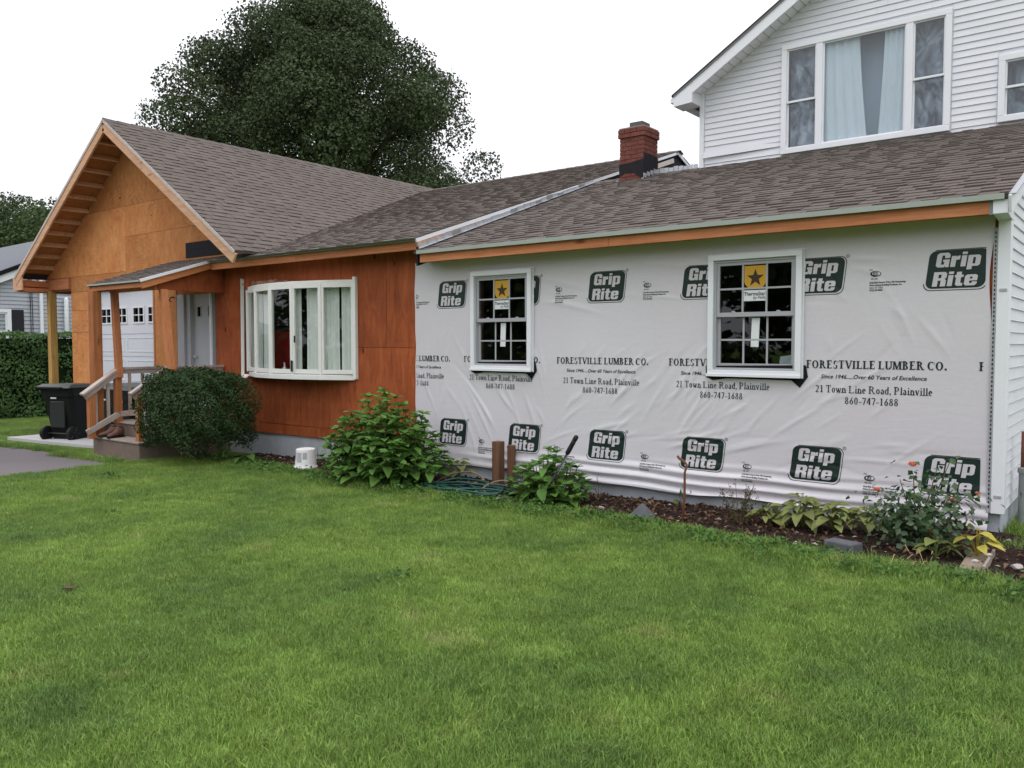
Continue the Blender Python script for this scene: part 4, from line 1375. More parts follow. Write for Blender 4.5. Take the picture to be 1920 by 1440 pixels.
# ------------------------------------------------------------------ windows
def pane(parent, x0, x1, z0, z1, y, mat='glass', name='pane'):
    return MB().box(x0, x1, y, y + .006, z0, z1).build(name, M[mat], parent)


def framebox(x0, x1, z0, z1, wd, y0, y1, sill=None):
    s_ = sill or wd
    return (MB().box(x0, x1, y0, y1, z1 - wd, z1).box(x0, x1, y0, y1, z0, z0 + s_)
            .box(x0, x0 + wd, y0, y1, z0 + s_, z1 - wd).box(x1 - wd, x1, y0, y1, z0 + s_, z1 - wd))


def wall_window(x0, x1, z0, z1):
    o = framebox(x0, x1, z0, z1, .058, -.075, .03, .062).build('window', M['vinyl'], H, bevel=0.005)
    framebox(x0 - .012, x1 + .012, z0 - .006, z1 + .014, .03, -.030, -.0235).build('casing_flange', M['vinyl'], o, bevel=0.002)
    MB().box(x0 - .006, x1 + .006, -.088, -.0755, z0 - .004, z0 + .026).build('sill_nose', M['vinyl'], o, bevel=0.003)
    i0, i1, k0, k1 = x0 + .059, x1 - .059, z0 + .063, z1 - .059
    framebox(i0, i1, k0, k1, .022, -.050, .05).build('jamb_liner', M['vinyl_grey'], o, bevel=0.002)
    i0 += .0225; i1 -= .0225; k0 += .0225; k1 -= .0225
    mid = (k0 + k1) / 2 + .005
    for nm, a, b, yy in (('upper', mid - .022, k1, -.038), ('lower', k0, mid + .016, -.006)):
        framebox(i0, i1, a, b, .030, yy, yy + .03, .042 if nm == 'lower' else .044).build('sash', M['vinyl_grey'], o, bevel=0.002)
        g0, g1, q0, q1 = i0 + .03, i1 - .03, a + (.042 if nm == 'lower' else .044), b - .03
        pane(o, g0, g1, q0, q1, yy + .012)
        for t in (1 / 3, 2 / 3):
            c = g0 + (g1 - g0) * t
            MB().box(c - .009, c + .009, yy + .004, yy + .0115, q0, q1).build('muntin', M['vinyl_grey'], o)
        c = (q0 + q1) / 2
        xs_ = [g0, g0 + (g1 - g0) / 3, g0 + 2 * (g1 - g0) / 3, g1]
        for a_, b_ in zip(xs_, xs_[1:]):
            MB().box(a_ + (.0095 if a_ > g0 else 0), b_ - (.0095 if b_ < g1 else 0), yy + .004, yy + .0115, c - .009, c + .009).build('muntin', M['vinyl_grey'], o)
        if nm == 'upper':
            up = (g0, g1, q0, q1, c)
        else:
            lo = (g0, g1, q0, q1, c)
    for t in (.22, .8):
        c = i0 + (i1 - i0) * t
        MB().lathe([(.004, .0), (.022, .002), (.02, .012), (.006, .016)], (c, -.022, mid + .020), 10).build('sash_lock', M['vinyl_grey'], o)
    # stickers on the upper middle lights, paper on the lower ones
    g0, g1, q0, q1, c = up
    ym = -.038 + .0105
    s0, s1 = g0 + (g1 - g0) / 3 + .012, g0 + 2 * (g1 - g0) / 3 - .004
    cx, r = (s0 + s1) / 2, (s1 - s0) / 2
    top = q1 - .012
    zc = top - r * 1.08
    pts = [(s0, ym, top), (s0, ym, zc - r * .25)] + [(cx - r * math.cos(t_), ym, zc - r * .25 - r * .72 * math.sin(t_)) for t_ in (0.35, 0.8, 1.2, 1.57, 1.95, 2.35, 2.8)] + [(s1, ym, zc - r * .25), (s1, ym, top)]
    st_ = MB().prism(pts, (0, .0012, 0)).build('star_sticker', M['yellow'], o)
    sp = []
    for k in range(10):
        a_ = math.pi / 2 + k * math.pi / 5
        rr = r * (.80 if k % 2 == 0 else .33)
        sp.append(Vector((cx + rr * math.cos(a_), ym - .0012, zc + rr * math.sin(a_))))
    MB().poly(sp + [Vector((cx, ym - .0012, zc))], [(10, (k + 1) % 10, k) for k in range(10)]).build('star_print', M['star'], o)
    b1 = c - .018
    b0 = b1 - .105
    MB().box(s0 - .008, s1 + .01, ym, ym + .001, b0, b1).build('brand_label', M['paper'], o)
    for text, hgt, za, frac, shr in (('ThermaStar', .05, b1 - .052, .96, 0), ('by Pella', .042, b0 + .018, .55, .3)):
        v_, f_ = sans(text, shr, .02 if shr == 0 else .005)
        wd = max(p.x for p in v_)
        kx = (s1 - s0) * frac / wd
        ox = s0 if shr == 0 else s0 + (s1 - s0) * .40
        MB().poly([(ox + p.x * kx, ym - .001, za + p.y * hgt) for p in v_], f_).build('label_lettering', M['ink'], o)
    g0, g1, q0, q1, c = lo
    cx = (g0 + g1) / 2
    MB().prism([(cx - .045, -.0018, c - .07), (cx + .035, -.0018, c - .07), (cx + .045, -.0018, q1 - .02), (cx - .035, -.0018, q1 - .02)], (0, .001, 0)).build('paper_note', M['paper'], o)
    return o, lo


wa, loA = wall_window(*WIN[0])
wb, loB = wall_window(*WIN[1])
g0, g1, q0, q1, c = loB
MB().prism([(g1 - .13, .03, q0 - .02), (g1 + .0, .03, q0 - .02), (g1 + .0, .03, q0 + .09), (g1 - .13, .06, q0 + .07)], (0, .01, 0)).build('leaning_paper', M['paper'], wb)
# black flashing tape that shows under the two windows
for (x0, x1, z0, z1), par in zip(WIN, (wa, wb)):
    yb = -.0225
    w2 = MB().prism([(x0 - .035, yb, z0 + .10), (x0 - .035, yb, z0 - .012), (x0 + .04, yb, z0 - .045), (x0 + .2, yb, z0 - .022), (x1 - .10, yb, z0 - .026), (x1 - .02, yb, z0 - .095), (x1 + .055, yb, z0 + .01), (x1 + .035, yb, z0 + .12)], (0, .002, 0))
    w2.build('flashing_tape', M['black_tape'], par)

# ---- bow window of the red wall
bw = MB()
BP = [(-11.50, -.010), (-11.01, -.20), (-10.49, -.305), (-9.96, -.305), (-9.44, -.20), (-8.95, -.010)]
ZB, ZT = 1.17, 2.46
bow = MB().prism([(x, y - .05 if 0 < i < 5 else y, ZB - .012) for i, (x, y) in enumerate(BP)] + [(-8.95, .12, ZB - .012), (-11.50, .12, ZB - .012)], (0, 0, -.075)).build('bow_window', M['vinyl_warm'], H, bevel=0.006)
MB().prism([(x, y - .02 if 0 < i < 5 else y, ZT + .05) for i, (x, y) in enumerate(BP)] + [(-8.95, .12, ZT + .05), (-11.50, .12, ZT + .05)], (0, 0, -.05)).build('window_head', M['vinyl_warm'], bow, bevel=0.004)
for i in range(5):
    a, b = Vector((*BP[i], 0)), Vector((*BP[i + 1], 0))
    t = (b - a).normalized()
    n = Vector((t.y, -t.x, 0))
    L = (b - a).length

    def bx3(u0, u1, n0, n1, z0, z1):
        q = []
        for z_ in (z0, z1):
            for u_, nn in ((u0, n0), (u1, n0), (u1, n1), (u0, n1)):
                q.append(a + t * u_ + n * nn + Vector((0, 0, z_)))
        return q
    mb = MB()
    e0 = .016
    for q in ((e0, L - e0, .02, -.03, ZB, ZB + .06), (e0, L - e0, .02, -.03, ZT - .055, ZT), (e0, e0 + .030, .02, -.03, ZB + .06, ZT - .055), (L - e0 - .030, L - e0, .02, -.03, ZB + .06, ZT - .055)):
        mb.hexa([Vector(p) for p in (bx3(*q)[3], bx3(*q)[2], bx3(*q)[1], bx3(*q)[0], bx3(*q)[7], bx3(*q)[6], bx3(*q)[5], bx3(*q)[4])][::1])
    mb.build('sash', M['vinyl_warm'], bow, bevel=0.003)
    q = bx3(e0 + .031, L - e0 - .031, -.002, -.008, ZB + .061, ZT - .056)
    MB().hexa([q[3], q[2], q[1], q[0], q[7], q[6], q[5], q[4]]).build('pane', M['glass_bay'], bow)
for i in range(6):
    x, y = BP[i]
    MB().box(x - .019, x + .019, y - .026, y + .05, ZB - .01, ZT + .0).build('mullion', M['vinyl_warm'], bow, bevel=0.004)
mb = MB(); mb.prism([(-11.62, -.07, 1.09), (-11.56, -.11, 1.09), (-11.62, -.05, 2.64), (-11.68, -.02, 2.66)], (0.012, .05, 0)); mb.build('loose_casing_board', M['vinyl_warm'], bow)
mb = MB(); mb.prism([(-11.62, -.075, 1.09), (-11.50, -.06, 1.12), (-11.06, -.31, 1.13), (-11.10, -.34, 1.085)], (0, 0, -.02)); mb.build('loose_sill_board', M['vinyl_warm'], bow)
mb = MB(); mb.box(-8.945, -8.885, -.05, .0, 1.10, 2.545); mb.build('casing_board', M['vinyl_warm'], bow, bevel=0.003)
MB().box(-9.90, -9.88, -.335, -.32, 1.62, 1.72).build('window_latch', M['black_metal'], bow)
MB().box(-9.95, -9.93, -.36, -.335, 1.20, 1.36).build('hinge_gap', M['black_metal'], bow)
mb = MB()
for k in range(120):
    cx, cz, cy = random.gauss(-10.78, .23), random.gauss(2.535, .018), random.uniform(-.2, -.03)
    r = random.uniform(.012, .035)
    mb.lathe([(r * .3, -r), (r, -r * .2), (r * .8, r * .5), (r * .2, r)], (cx, cy, cz), 5, (random.uniform(-1, 1), random.uniform(-1, 1), 1))
mb.build('insulation_tuft', simple('dirty_insulation', (0.30, 0.17, 0.12), 0.95, 0.1, 0.4, 20), bow, kind='stuff')


def curtain_mesh(p0, p1, z0, z1, amp=.02, n=60, folds=9, top=None, gather=0.0):
    """wavy hanging sheet from p0 to p1 (xy)"""
    p0, p1 = Vector((*p0, 0)), Vector((*p1, 0))
    t = (p1 - p0)
    nn = Vector((t.y, -t.x, 0)).normalized()
    v_, f_ = [], []
    ph = random.uniform(0, 6)
    for j in range(9):
        z_ = z1 + (z0 - z1) * j / 8
        for i in range(n + 1):
            s_ = i / n
            s2 = s_ * (1 - gather * (j / 8) ** 1.3)
            v_.append(tuple(p0 + t * s2 + nn * (amp * math.sin(ph + s_ * folds * 6.283 + .5 * math.sin(j * .5))) + Vector((0, 0, z_))))
    for j in range(8):
        for i in range(n):
            k_ = j * (n + 1) + i
            f_.append((k_, k_ + 1, k_ + n + 2, k_ + n + 1))
    me_ = bpy.data.meshes.new('curtain')
    me_.from_pydata(v_, [], f_)
    me_.polygons.foreach_set('use_smooth', [True] * len(f_))
    return me_


def inner(i, a, d=.11):
    A, B = Vector((*BP[i], 0)), Vector((*BP[i + 1], 0))
    t = (B - A).normalized()
    n = Vector((-t.y, t.x, 0))
    p = A + (B - A) * a + n * d
    return (p.x, p.y)


for i, a, b, lab in ((0, 0.06, .96, 'white curtain behind the narrow leftmost light of the bow window'), (1, 0.02, .56, 'white curtain filling the second bow window light from the left'),
                     (3, -.05, .16, 'white curtain with the window latch in front of it, left of a dark slit'),
                     (3, .32, 1.0, 'white curtain between the dark slit and the widest bow window light'), (4, .04, .44, 'white curtain left of the thin slit in the rightmost bow light'), (4, .50, .98, 'white curtain right of the thin slit in the rightmost bow light')):
    tag(link('curtain', curtain_mesh(inner(i, a), inner(i, b), ZB, ZT, .014, 40, 3), None, M['curtain']), lab, 'curtain', 'curtains in the bow window')
t = MB().box(-11.40, -10.75, .35, .42, 1.0, 1.78).box(-11.40, -10.75, .30, .349, 1.70, 1.80).build('chair_back', M['red'])
tag(t, 'red cloth covered chair back seen through the dark gap of the bow window', 'chair')
t = MB().lathe([(.03, 0), (.034, .03), (.03, .07), (.011, .09), (.010, .14), (.014, .15)], (-10.28, -.22, ZB + .0), 12).build('bottle', M['paper'], smooth=True)
tag(t, 'small pale bottle standing on the bow window sill before the red cloth', 'bottle')

# ------------------------------------------------------------------ upper storey in white siding
UR = 0.613
ux0, uxa = -5.60, -1.70
utop = lambda x: 5.433 + 0.0 + UR * (min(x, 2 * uxa - x) - ux0)
up = MB()
up.prism([(ux0, YU + .02, 3.4), (2.2, YU + .02, 3.4), (2.2, YU + .02, 5.4), (uxa, YU + .02, utop(uxa)), (ux0, YU + .02, 5.42)], (0, .06, 0))
# cut openings: build from strips instead of one polygon
UW = [(-4.345, -2.165, 4.315, 5.85), (-1.64, -0.62, 4.325, 5.14)]


def strip_wall(name, x0, x1, z0, ztop, holes, y0, y1, mat, parent):
    mb_ = MB()
    xs_ = sorted({x0, x1, uxa} | {h for q in holes for h in q[:2]})
    for a, b in zip(xs_, xs_[1:]):
        cuts = [(q[2], q[3]) for q in holes if q[0] <= a + 1e-6 and q[1] >= b - 1e-6]
        lo = z0
        for c0, c1 in cuts:
            mb_.box(a, b, y0, y1, lo, c0); lo = c1
        mb_.prism([(a, y0, lo), (b, y0, lo), (b, y0, ztop(b)), (a, y0, ztop(a))], (0, y1 - y0, 0))
    return mb_.build(name, mat, parent)


uw = strip_wall('upper_wall', ux0, 2.2, 3.6, utop, [(a + .05, b - .05, c + .05, d - .05) for a, b, c, d in UW], YU + .02, YU + .1, M['siding'], H)


def plank_y(x0, x1, z, e, y, parent, zt=None, warp=0.0):
    """lap board facing -Y; zt clips its top by a sloping line"""
    A = lambda x: [(x, y - .016, z), (x, y - .014, z + .006), (x, y - .002, z + e), (x, y, z + e), (x, y, z)]
    mb_ = MB()
    mb_.prism(A(x0), (x1 - x0, 0, 0))
    if warp:
        mb_.v = [(v_[0], v_[1] - warp * max(0, 1 - (v_[0] - x0) / 1.0), v_[2] + warp * .6 * math.sin((v_[0] - x0) * 2)) for v_ in mb_.v]
    return mb_.build('siding_plank', M['siding'], parent)


e = .0875
z = 4.25
while z < 8.3:
    xa = ux0 + .07 if z + e < 5.40 else ux0 + (z + e * .3 - 5.433) / UR + .10
    xb = 2.0
    spans = [(xa, xb)]
    for (a, b, c, d) in UW:
        if z < d + .02 and z + e > c - .02:
            ns = []
            for p, q in spans:
                if p < a - .01: ns.append((p, min(q, a - .012)))
                if q > b + .01: ns.append((max(p, b + .012), q))
            spans = ns
    cut = []
    for p, q in spans:
        s0 = p
        while q - s0 > 2.6:
            s1 = s0 + random.uniform(1.4, 2.4)
            cut.append((s0, s1 - .001)); s0 = s1 + .001
        cut.append((s0, q))
    spans = cut
    for p, q in spans:
        if q - p > .05:
            w_ = 0.0
            if p == xa and abs(z - (4.25 + e * 2)) < .01: w_ = .045
            plank_y(p, q, z, e, YU + .018, uw, warp=w_)
    z += e
MB().box(ux0 - .012, ux0 + .062, YU - .012, YU + .09, 3.8, 5.42).build('corner_board', M['vinyl'], uw, bevel=0.004)
MB().box(ux0 - .01, ux0 + .0, YU + .1, 9.5, 3.0, 5.40).build('side_wall', M['siding'], uw)
# the part of the upper house that stands on the ground right of the low wing
lw_ = MB().box(-0.96, 2.2, YU + .02, YU + .1, -.2, 3.6).build('lower_wall', M['siding'], H)
z = .0
while z < 3.55:
    plank_y(-.955, 2.2, z, e, YU + .018, lw_)
    z += e
plank_y(-.955, 2.2, z, .6, YU + .018, lw_)
MB().prism([(2.2, YU + .02, -.2), (2.2, 9.5, -.2), (2.2, 9.5, 5.42), (2.2, YU + .02, 5.42)], (.06, 0, 0)).build('side_wall', M['siding'], lw_)
MB().box(2.18, 2.27, YU - .012, YU + .09, -.2, 5.42).build('corner_board', M['vinyl'], lw_, bevel=0.004)
# verge: rake board, vented soffit, shingle edge
a, b = Vector((-5.84, 3.72, 5.30)), Vector((uxa, 3.72, 5.30 + UR * (uxa + 5.84)))
mb = MB(); mb.beam(a, b, .03, .155); mb.build('rake_trim', M['vinyl'], H, bevel=0.004)
mb = MB(); mb.beam(a + Vector((-.06, -.01, .055)), b + Vector((0, -.01, .092)), .05, .018); mb.build('rake_drip_edge', M['lead'], H)
mb = MB(); mb.prism([a + Vector((0.02, .016, -.055)), b + Vector((0, .016, -.055)), b + Vector((0, .33, -.055)), a + Vector((0.02, .33, -.055))], (0, 0, .012)); sof = mb.build('vented_soffit', M['vinyl'], H)
for k in range(40):
    p = a + (b - a) * (k / 40)
    mb = MB(); mb.beam(p + Vector((0.05, .03, -.034)), p + Vector((.05, .30, -.034)), .008, .006); mb.build('soffit_rib', M['vinyl_grey'], sof)
mb = MB()
mb.prism([(-5.93, 3.68, 5.345), (-5.93, 9.5, 5.345), (uxa, 9.5, 5.345 + UR * (uxa + 5.93)), (uxa, 3.68, 5.345 + UR * (uxa + 5.93))], (0, 0, .03))
mb.prism([(uxa, 3.68, 5.345 + UR * (uxa + 5.93)), (uxa, 9.5, 5.345 + UR * (uxa + 5.93)), (2 * uxa + 5.93, 9.5, 5.345), (2 * uxa + 5.93, 3.68, 5.345)], (0, 0, .03))
mb.build('upper_roof', DECK, H)
mb = MB(); mb.prism([(-5.925, 3.70, 5.338), (-5.90, 3.70, 5.20), (-5.60, 3.70, 5.22), (-5.60, 3.70, 5.46), (-5.80, 3.70, 5.40)], (0, .32, 0)); mb.build('eave_return', M['vinyl'], H, bevel=0.004)
MB().box(-5.96, -5.91, 3.70, 9.0, 5.26, 5.34).build('gutter', M['vinyl'], H, bevel=0.01)
MB().box(ux0 - .02, 2.0, YU - .012, YU + .0, 4.225, 4.262).build('base_flashing', M['lead'], uw)
for k in range(14):
    x = random.uniform(-5.4, -1.6)
    MB().box(x, x + random.uniform(.03, .09), YU - .03, YU - .014, 4.255, 4.255 + random.uniform(.008, .02)).build('loose_flashing_scrap', M['flash'], uw)


def big_window(x0, x1, z0, z1, divs, rails):
    y0 = YU - .035
    o = framebox(x0, x1, z0, z1, .075, y0, YU + .06).build('window', M['vinyl'], H, bevel=0.005)
    xs_ = [x0 + .075] + divs + [x1 - .075]
    for i, (a, b) in enumerate(zip(xs_, xs_[1:])):
        if i > 0: MB().box(a - .045, a + .045, y0 + .004, YU + .06, z0 + .0755, z1 - .0755).build('mullion', M['vinyl'], o, bevel=0.004)
        a2, b2 = a + (.0455 if i > 0 else .0005), b - (.0455 if i < len(xs_) - 2 else .0005)
        lo, hi = z0 + .0755, z1 - .0755
        r = rails[i]
        if r is None:
            framebox(a2, b2, lo, hi, .018, YU - .01, YU + .03).build('sash', M['vinyl'], o)
            pane(o, a2 + .0185, b2 - .0185, lo + .0185, hi - .0185, YU + .01, 'glass_up')
        else:
            zm = lo + (hi - lo) * r
            framebox(a2, b2, zm - .014, hi, .018, YU - .01, YU + .02, .028).build('sash', M['vinyl'], o)
            framebox(a2, b2, lo, zm + .012, .018, YU + .021, YU + .045).build('sash', M['vinyl'], o)
            pane(o, a2 + .0185, b2 - .0185, zm + .0145, hi - .0185, YU + .0, 'glass_up')
            pane(o, a2 + .0185, b2 - .0185, lo + .0185, zm - .0065, YU + .03, 'glass_up')
    return o


big_window(*UW[0], [-3.815, -2.66], [.47, None, .47])
big_window(*UW[1], [], [.52])
MB().box(-4.5, -0.5, YU + 1.4, YU + 1.5, 4.2, 6.2).box(-4.5, -0.5, YU + .2, YU + 1.4, 4.1, 4.2).box(-4.6, -4.5, YU + .11, YU + 1.5, 4.1, 6.2).box(-0.5, -0.4, YU + .11, YU + 1.5, 4.1, 6.2).box(-4.5, -.5, YU + .11, YU + 1.5, 6.2, 6.25).build('interior', simple('dim_blue_room', (0.42, 0.50, 0.60), 0.9, 0.1, 0.1, 2), H)
for p0, p1, g_, lab in (((-3.77, YU + .07), (-3.31, YU + .07), -.25, 'pale curtain in the left part of the large upper middle pane'), ((-2.70, YU + .07), (-2.98, YU + .07), -.25, 'pale curtain in the right part of the large upper middle pane')):
    tag(link('curtain', curtain_mesh(p0, p1, 4.36, 5.80, .012, 40, 4, gather=g_), None, M['curtain_blue']), lab, 'curtain', 'curtains in the upper window')
tag(link('curtain', curtain_mesh((-3.80, YU + .30), (-2.66, YU + .30), 4.36, 5.80, .008, 40, 3), None, simple('gap_lightening_sheet', (0.38, 0.46, 0.52), .9, .1, .08, 2)), 'blue grey sheet added to lighten the gap between the two pale upper curtains', 'curtain', 'curtains in the upper window')  # added sheet, makes the gap between the curtains less dark

for (xa_, xb_, za_, zb_, lab) in ((-4.26, -3.87, 4.38, 5.78, 'dark curtain with pattern and painted tree reflections behind the narrow left sash of the upper window'), (-2.61, -2.25, 4.38, 5.78, 'dark sheet with painted reflections behind the narrow right sash of the upper window'), (-1.55, -.72, 4.40, 5.06, 'dark sheet with painted reflections behind the small upper window at the right edge')):
    tag(link('curtain', curtain_mesh((xa_, YU + .12), (xb_, YU + .12), za_, zb_, .012, 24, 2), None, M['reflection_curtain']), lab, 'curtain', 'curtains in the upper window')

# right side wall in white siding
sw = MB().prism([(-1.06, .061, .19), (-1.06, 8, .19), (-1.06, 8, zR(YU)), (-1.06, YU, zR(YU) - .06), (-1.06, .061, zR(.06) - .06)], (.075, 0, 0)).build('side_wall', M['siding'], H)
z = .20
while z < 4.2:
    ys0 = .062 if z + .1 < zR(.062) - .14 else (z + .1 - 2.78 + .14) / SR - .3
    if ys0 < 5.5:
        A = [(-.985, ys0, z), (-.969, ys0, z), (-.971, ys0, z + .006), (-.983, ys0, z + .0995), (-.985, ys0, z + .0995)]
        MB().prism(A, (0, 6.5 - ys0, 0)).build('siding_plank', M['siding'], sw)
    z += .1

# ------------------------------------------------------------------ garage door, front door
gd = MB().box(-16.78, -14.42, .10, .14, -0.29, 2.64).build('garage_door', M['garage'], H)
zs = [-.285, .26, .80, 1.36, 1.79, 2.62]
for k, (a, b) in enumerate(zip(zs, zs[1:])):
    hol = []
    if k == 4:
        hol = [(-16.575, -16.15, 1.985, 2.31), (-15.965, -15.54, 1.985, 2.31), (-15.325, -14.90, 1.985, 2.31), (-14.77, -14.445, 1.985, 2.31)]
    s_ = wall_y('door_section', [(-16.775, -14.425, a + .004, b - .004)], hol, .075, .0995, M['garage'], gd)
    if k < 4:
        for x0, x1 in ((-16.68, -15.66), (-15.56, -14.52)):
            r_ = framebox(x0, x1, a + .09, b - .07, .014, .0685, .0748).build('panel_moulding', M['garage'], gd)
    for h4 in hol:
        framebox(*h4, .03, .060, .0745).build('light_frame', M['vinyl'], gd)
        pane(gd, h4[0] + .002, h4[1] - .002, h4[2] + .002, h4[3] - .002, .085, 'glass_far')
        MB().box(h4[0] + .03, h4[1] - .03, .0975, .0995, h4[2] + .03, h4[3] - .03).build('dark_backing', M['room'], gd)
        cx, cz = (h4[0] + h4[1]) / 2, (h4[2] + h4[3]) / 2
        MB().box(cx - .009, cx + .009, .066, .080, h4[2] + .03, h4[3] - .03).build('muntin', M['vinyl'], gd)
        for q in ((h4[0] + .03, cx - .0095), (cx + .0095, h4[1] - .03)):
            MB().box(*q, .066, .080, cz - .009, cz + .009).build('muntin', M['vinyl'], gd)

fd = wall_y('front_door', [(-13.27, -12.58, .42, 2.46)], [(-13.17, -13.02, 2.06, 2.26), (-12.83, -12.68, 2.06, 2.26)], .10, .14, M['door'])
for x0 in (-13.17, -12.83):
    framebox(x0, x0 + .15, 2.06, 2.26, .018, .09, .11).build('light_frame', M['door'], fd)
    pane(fd, x0 + .018, x0 + .132, 2.078, 2.242, .112, 'glass_far')
MB().box(-13.62, -13.40, -.012, .10, .30, 2.46).build('door_casing', M['vinyl_grey'], H, bevel=0.004)
MB().box(-13.40, -13.27, .03, .13, .30, 2.46).build('door_frame', M['vinyl_grey'], H, bevel=0.004)
MB().box(-12.58, -12.535, -.03, .13, .30, 2.46).build('door_frame', M['vinyl'], H, bevel=0.004)
MB().box(-12.535, -12.45, -.0, .12, .30, 2.46).build('door_casing', M['lead'], H)
MB().lathe([(.02, 0), (.025, .02), (.03, .05), (.01, .06)], (-13.18, .10, 1.38), 10, (0, -1, 0)).build('door_knob', M['brass'], fd)
mb = MB(); mb.tube([(-13.66, -.03, 2.42), (-13.66, -.10, 2.42), (-13.66, -.13, 2.36), (-13.60, -.13, 2.34)], .012, 6); mb.build('light_bracket', M['black_metal'], H)

# ------------------------------------------------------------------ porch steps and railing
st = MB().box(-13.55, -12.1, -1.20, .07, -0.3, .30).build('porch_steps', M['step_conc'], H, bevel=0.012)
MB().box(-13.57, -12.08, -1.225, .06, .302, .335).build('landing_tread', M['tread_conc'], st, bevel=0.01)
MB().box(-13.57, -12.1, -1.54, -1.205, -0.35, .075).build('step', M['step_conc'], st, bevel=0.012)
MB().box(-13.59, -12.08, -1.56, -1.23, .077, .11).build('step_tread', M['tread_conc'], st, bevel=0.01)
t = MB().prism([(-13.72, -1.56, gz(-13) - .02), (-13.7, -1.72, gz(-13) - .02), (-12.5, -1.86, gz(-13) - .02), (-12.15, -1.57, gz(-13) - .02)], (0, 0, .035)).build('paving_stone', M['tread_conc'], bevel=0.006)
tag(t, 'worn flat stone slab in front of the porch step', 'paving stone')
rl = MB().beam((-13.36, -1.20, 1.20), (-13.36, -.02, 1.20), .09, .04).build('railing', M['grey_wood'], H, bevel=0.003)


def rail(p0, p1, w_, h_, par, mat='grey_wood', name='rail'):
    mb_ = MB(); mb_.beam(p0, p1, w_, h_); return mb_.build(name, M[mat], par, bevel=0.003)


for X_, par in ((-13.36, rl),):
    rail((X_, -1.20, 1.155), (X_, -.02, 1.155), .04, .085, par)
    rail((X_ + .01, -1.80, .80), (X_, -1.20, 1.215), .13, .035, par)
    rail((X_ + .03, -1.77, .755), (X_ + .03, -1.21, 1.15), .04, .09, par)
    rail((X_ + .03, -1.74, .19), (X_ + .03, -1.22, .46), .04, .09, par)
    rail((X_ + .03, -1.21, .46), (X_ + .03, -.02, .46), .04, .09, par)
    for y in (-1.58, -1.38): MB().box(X_ - .02, X_ + .02, y - .02, y + .02, .30 + (y + 1.6) * .5, .93 + (y + 1.6) * .75).build('baluster', M['grey_wood_z'], par)
    for y in (-1.02, -.80, -.58, -.36, -.16): MB().box(X_ - .02, X_ + .02, y - .02, y + .02, .42, 1.113).build('baluster', M['grey_wood_z'], par)
    MB().box(X_ - .05, X_ + .05, -1.27, -1.17, .30, 1.18).build('newel_post', M['post'], par, bevel=0.004)
    MB().box(X_ - .06, X_ + .04, -1.70, -1.60, .09, .84).build('newel_post', M['post'], par, bevel=0.004)
X2 = -12.22
r2 = MB().beam((X2, -.98, 1.235), (X2, -.02, 1.235), .09, .035).build('railing', M['grey_wood'], H, bevel=0.003)
rail((X2, -1.60, .84), (X2, -.98, 1.245), .10, .035, r2)
rail((X2, -.98, 1.17), (X2, -.02, 1.17), .04, .085, r2)
rail((X2, -1.55, .79), (X2, -.99, 1.17), .04, .085, r2)
rail((X2, -.95, .46), (X2, -.02, .46), .04, .09, r2)
for y in (-1.3, -1.12): MB().box(X2 - .02, X2 + .02, y - .02, y + .02, .35, 1.0 + (y + 1.3) * .65).build('baluster', M['grey_wood_z'], r2)
for y in (-.78, -.6, -.42, -.24, -.1): MB().box(X2 - .02, X2 + .02, y - .02, y + .02, .42, 1.128).build('baluster', M['grey_wood_z'], r2)
MB().box(X2 - .05, X2 + .05, -.95, -.86, .30, 1.21).build('newel_post', M['post'], r2, bevel=0.004)
MB().box(X2 - .045, X2 + .045, -1.50, -1.41, -.1, .85).build('newel_post', M['post'], r2, bevel=0.004)

# ------------------------------------------------------------------ foliage helpers
def rand_dirs(n, rng, up=0.0):
    d = rng.normal(size=(n, 3))
    d[:, 2] += up
    return d / np.linalg.norm(d, axis=1, keepdims=True)


def leaf_quads(name, c, d, size, aspect, rng, fold=0.25, dir_=None):
    """folded diamond leaves: centres c, facing d, with random spin"""
    n = len(c)
    a = dir_ if dir_ is not None else rng.normal(size=(n, 3))
    u = a - d * (a * d).sum(1, keepdims=True)
    u /= np.linalg.norm(u, axis=1, keepdims=True) + 1e-9
    v = np.cross(d, u)
    s = (size * rng.uniform(0.7, 1.3, n))[:, None]
    wd = s * aspect
    p0 = c - u * s * 0.5
    p2 = c + u * s * 0.5 - d * s * 0.08
    p1 = c + v * wd * 0.5 + u * s * 0.02 + d * s * fold * 0.4
    p3 = c - v * wd * 0.5 + u * s * 0.02 + d * s * fold * 0.4
    verts = np.stack([p0, p1, p2, p3], 1).reshape(-1, 3)
    k = np.arange(n)[:, None] * 4
    faces = np.concatenate([np.concatenate([k, k + 1, k + 2], 1), np.concatenate([k, k + 2, k + 3], 1)], 0)
    return np_mesh(name, verts, faces)


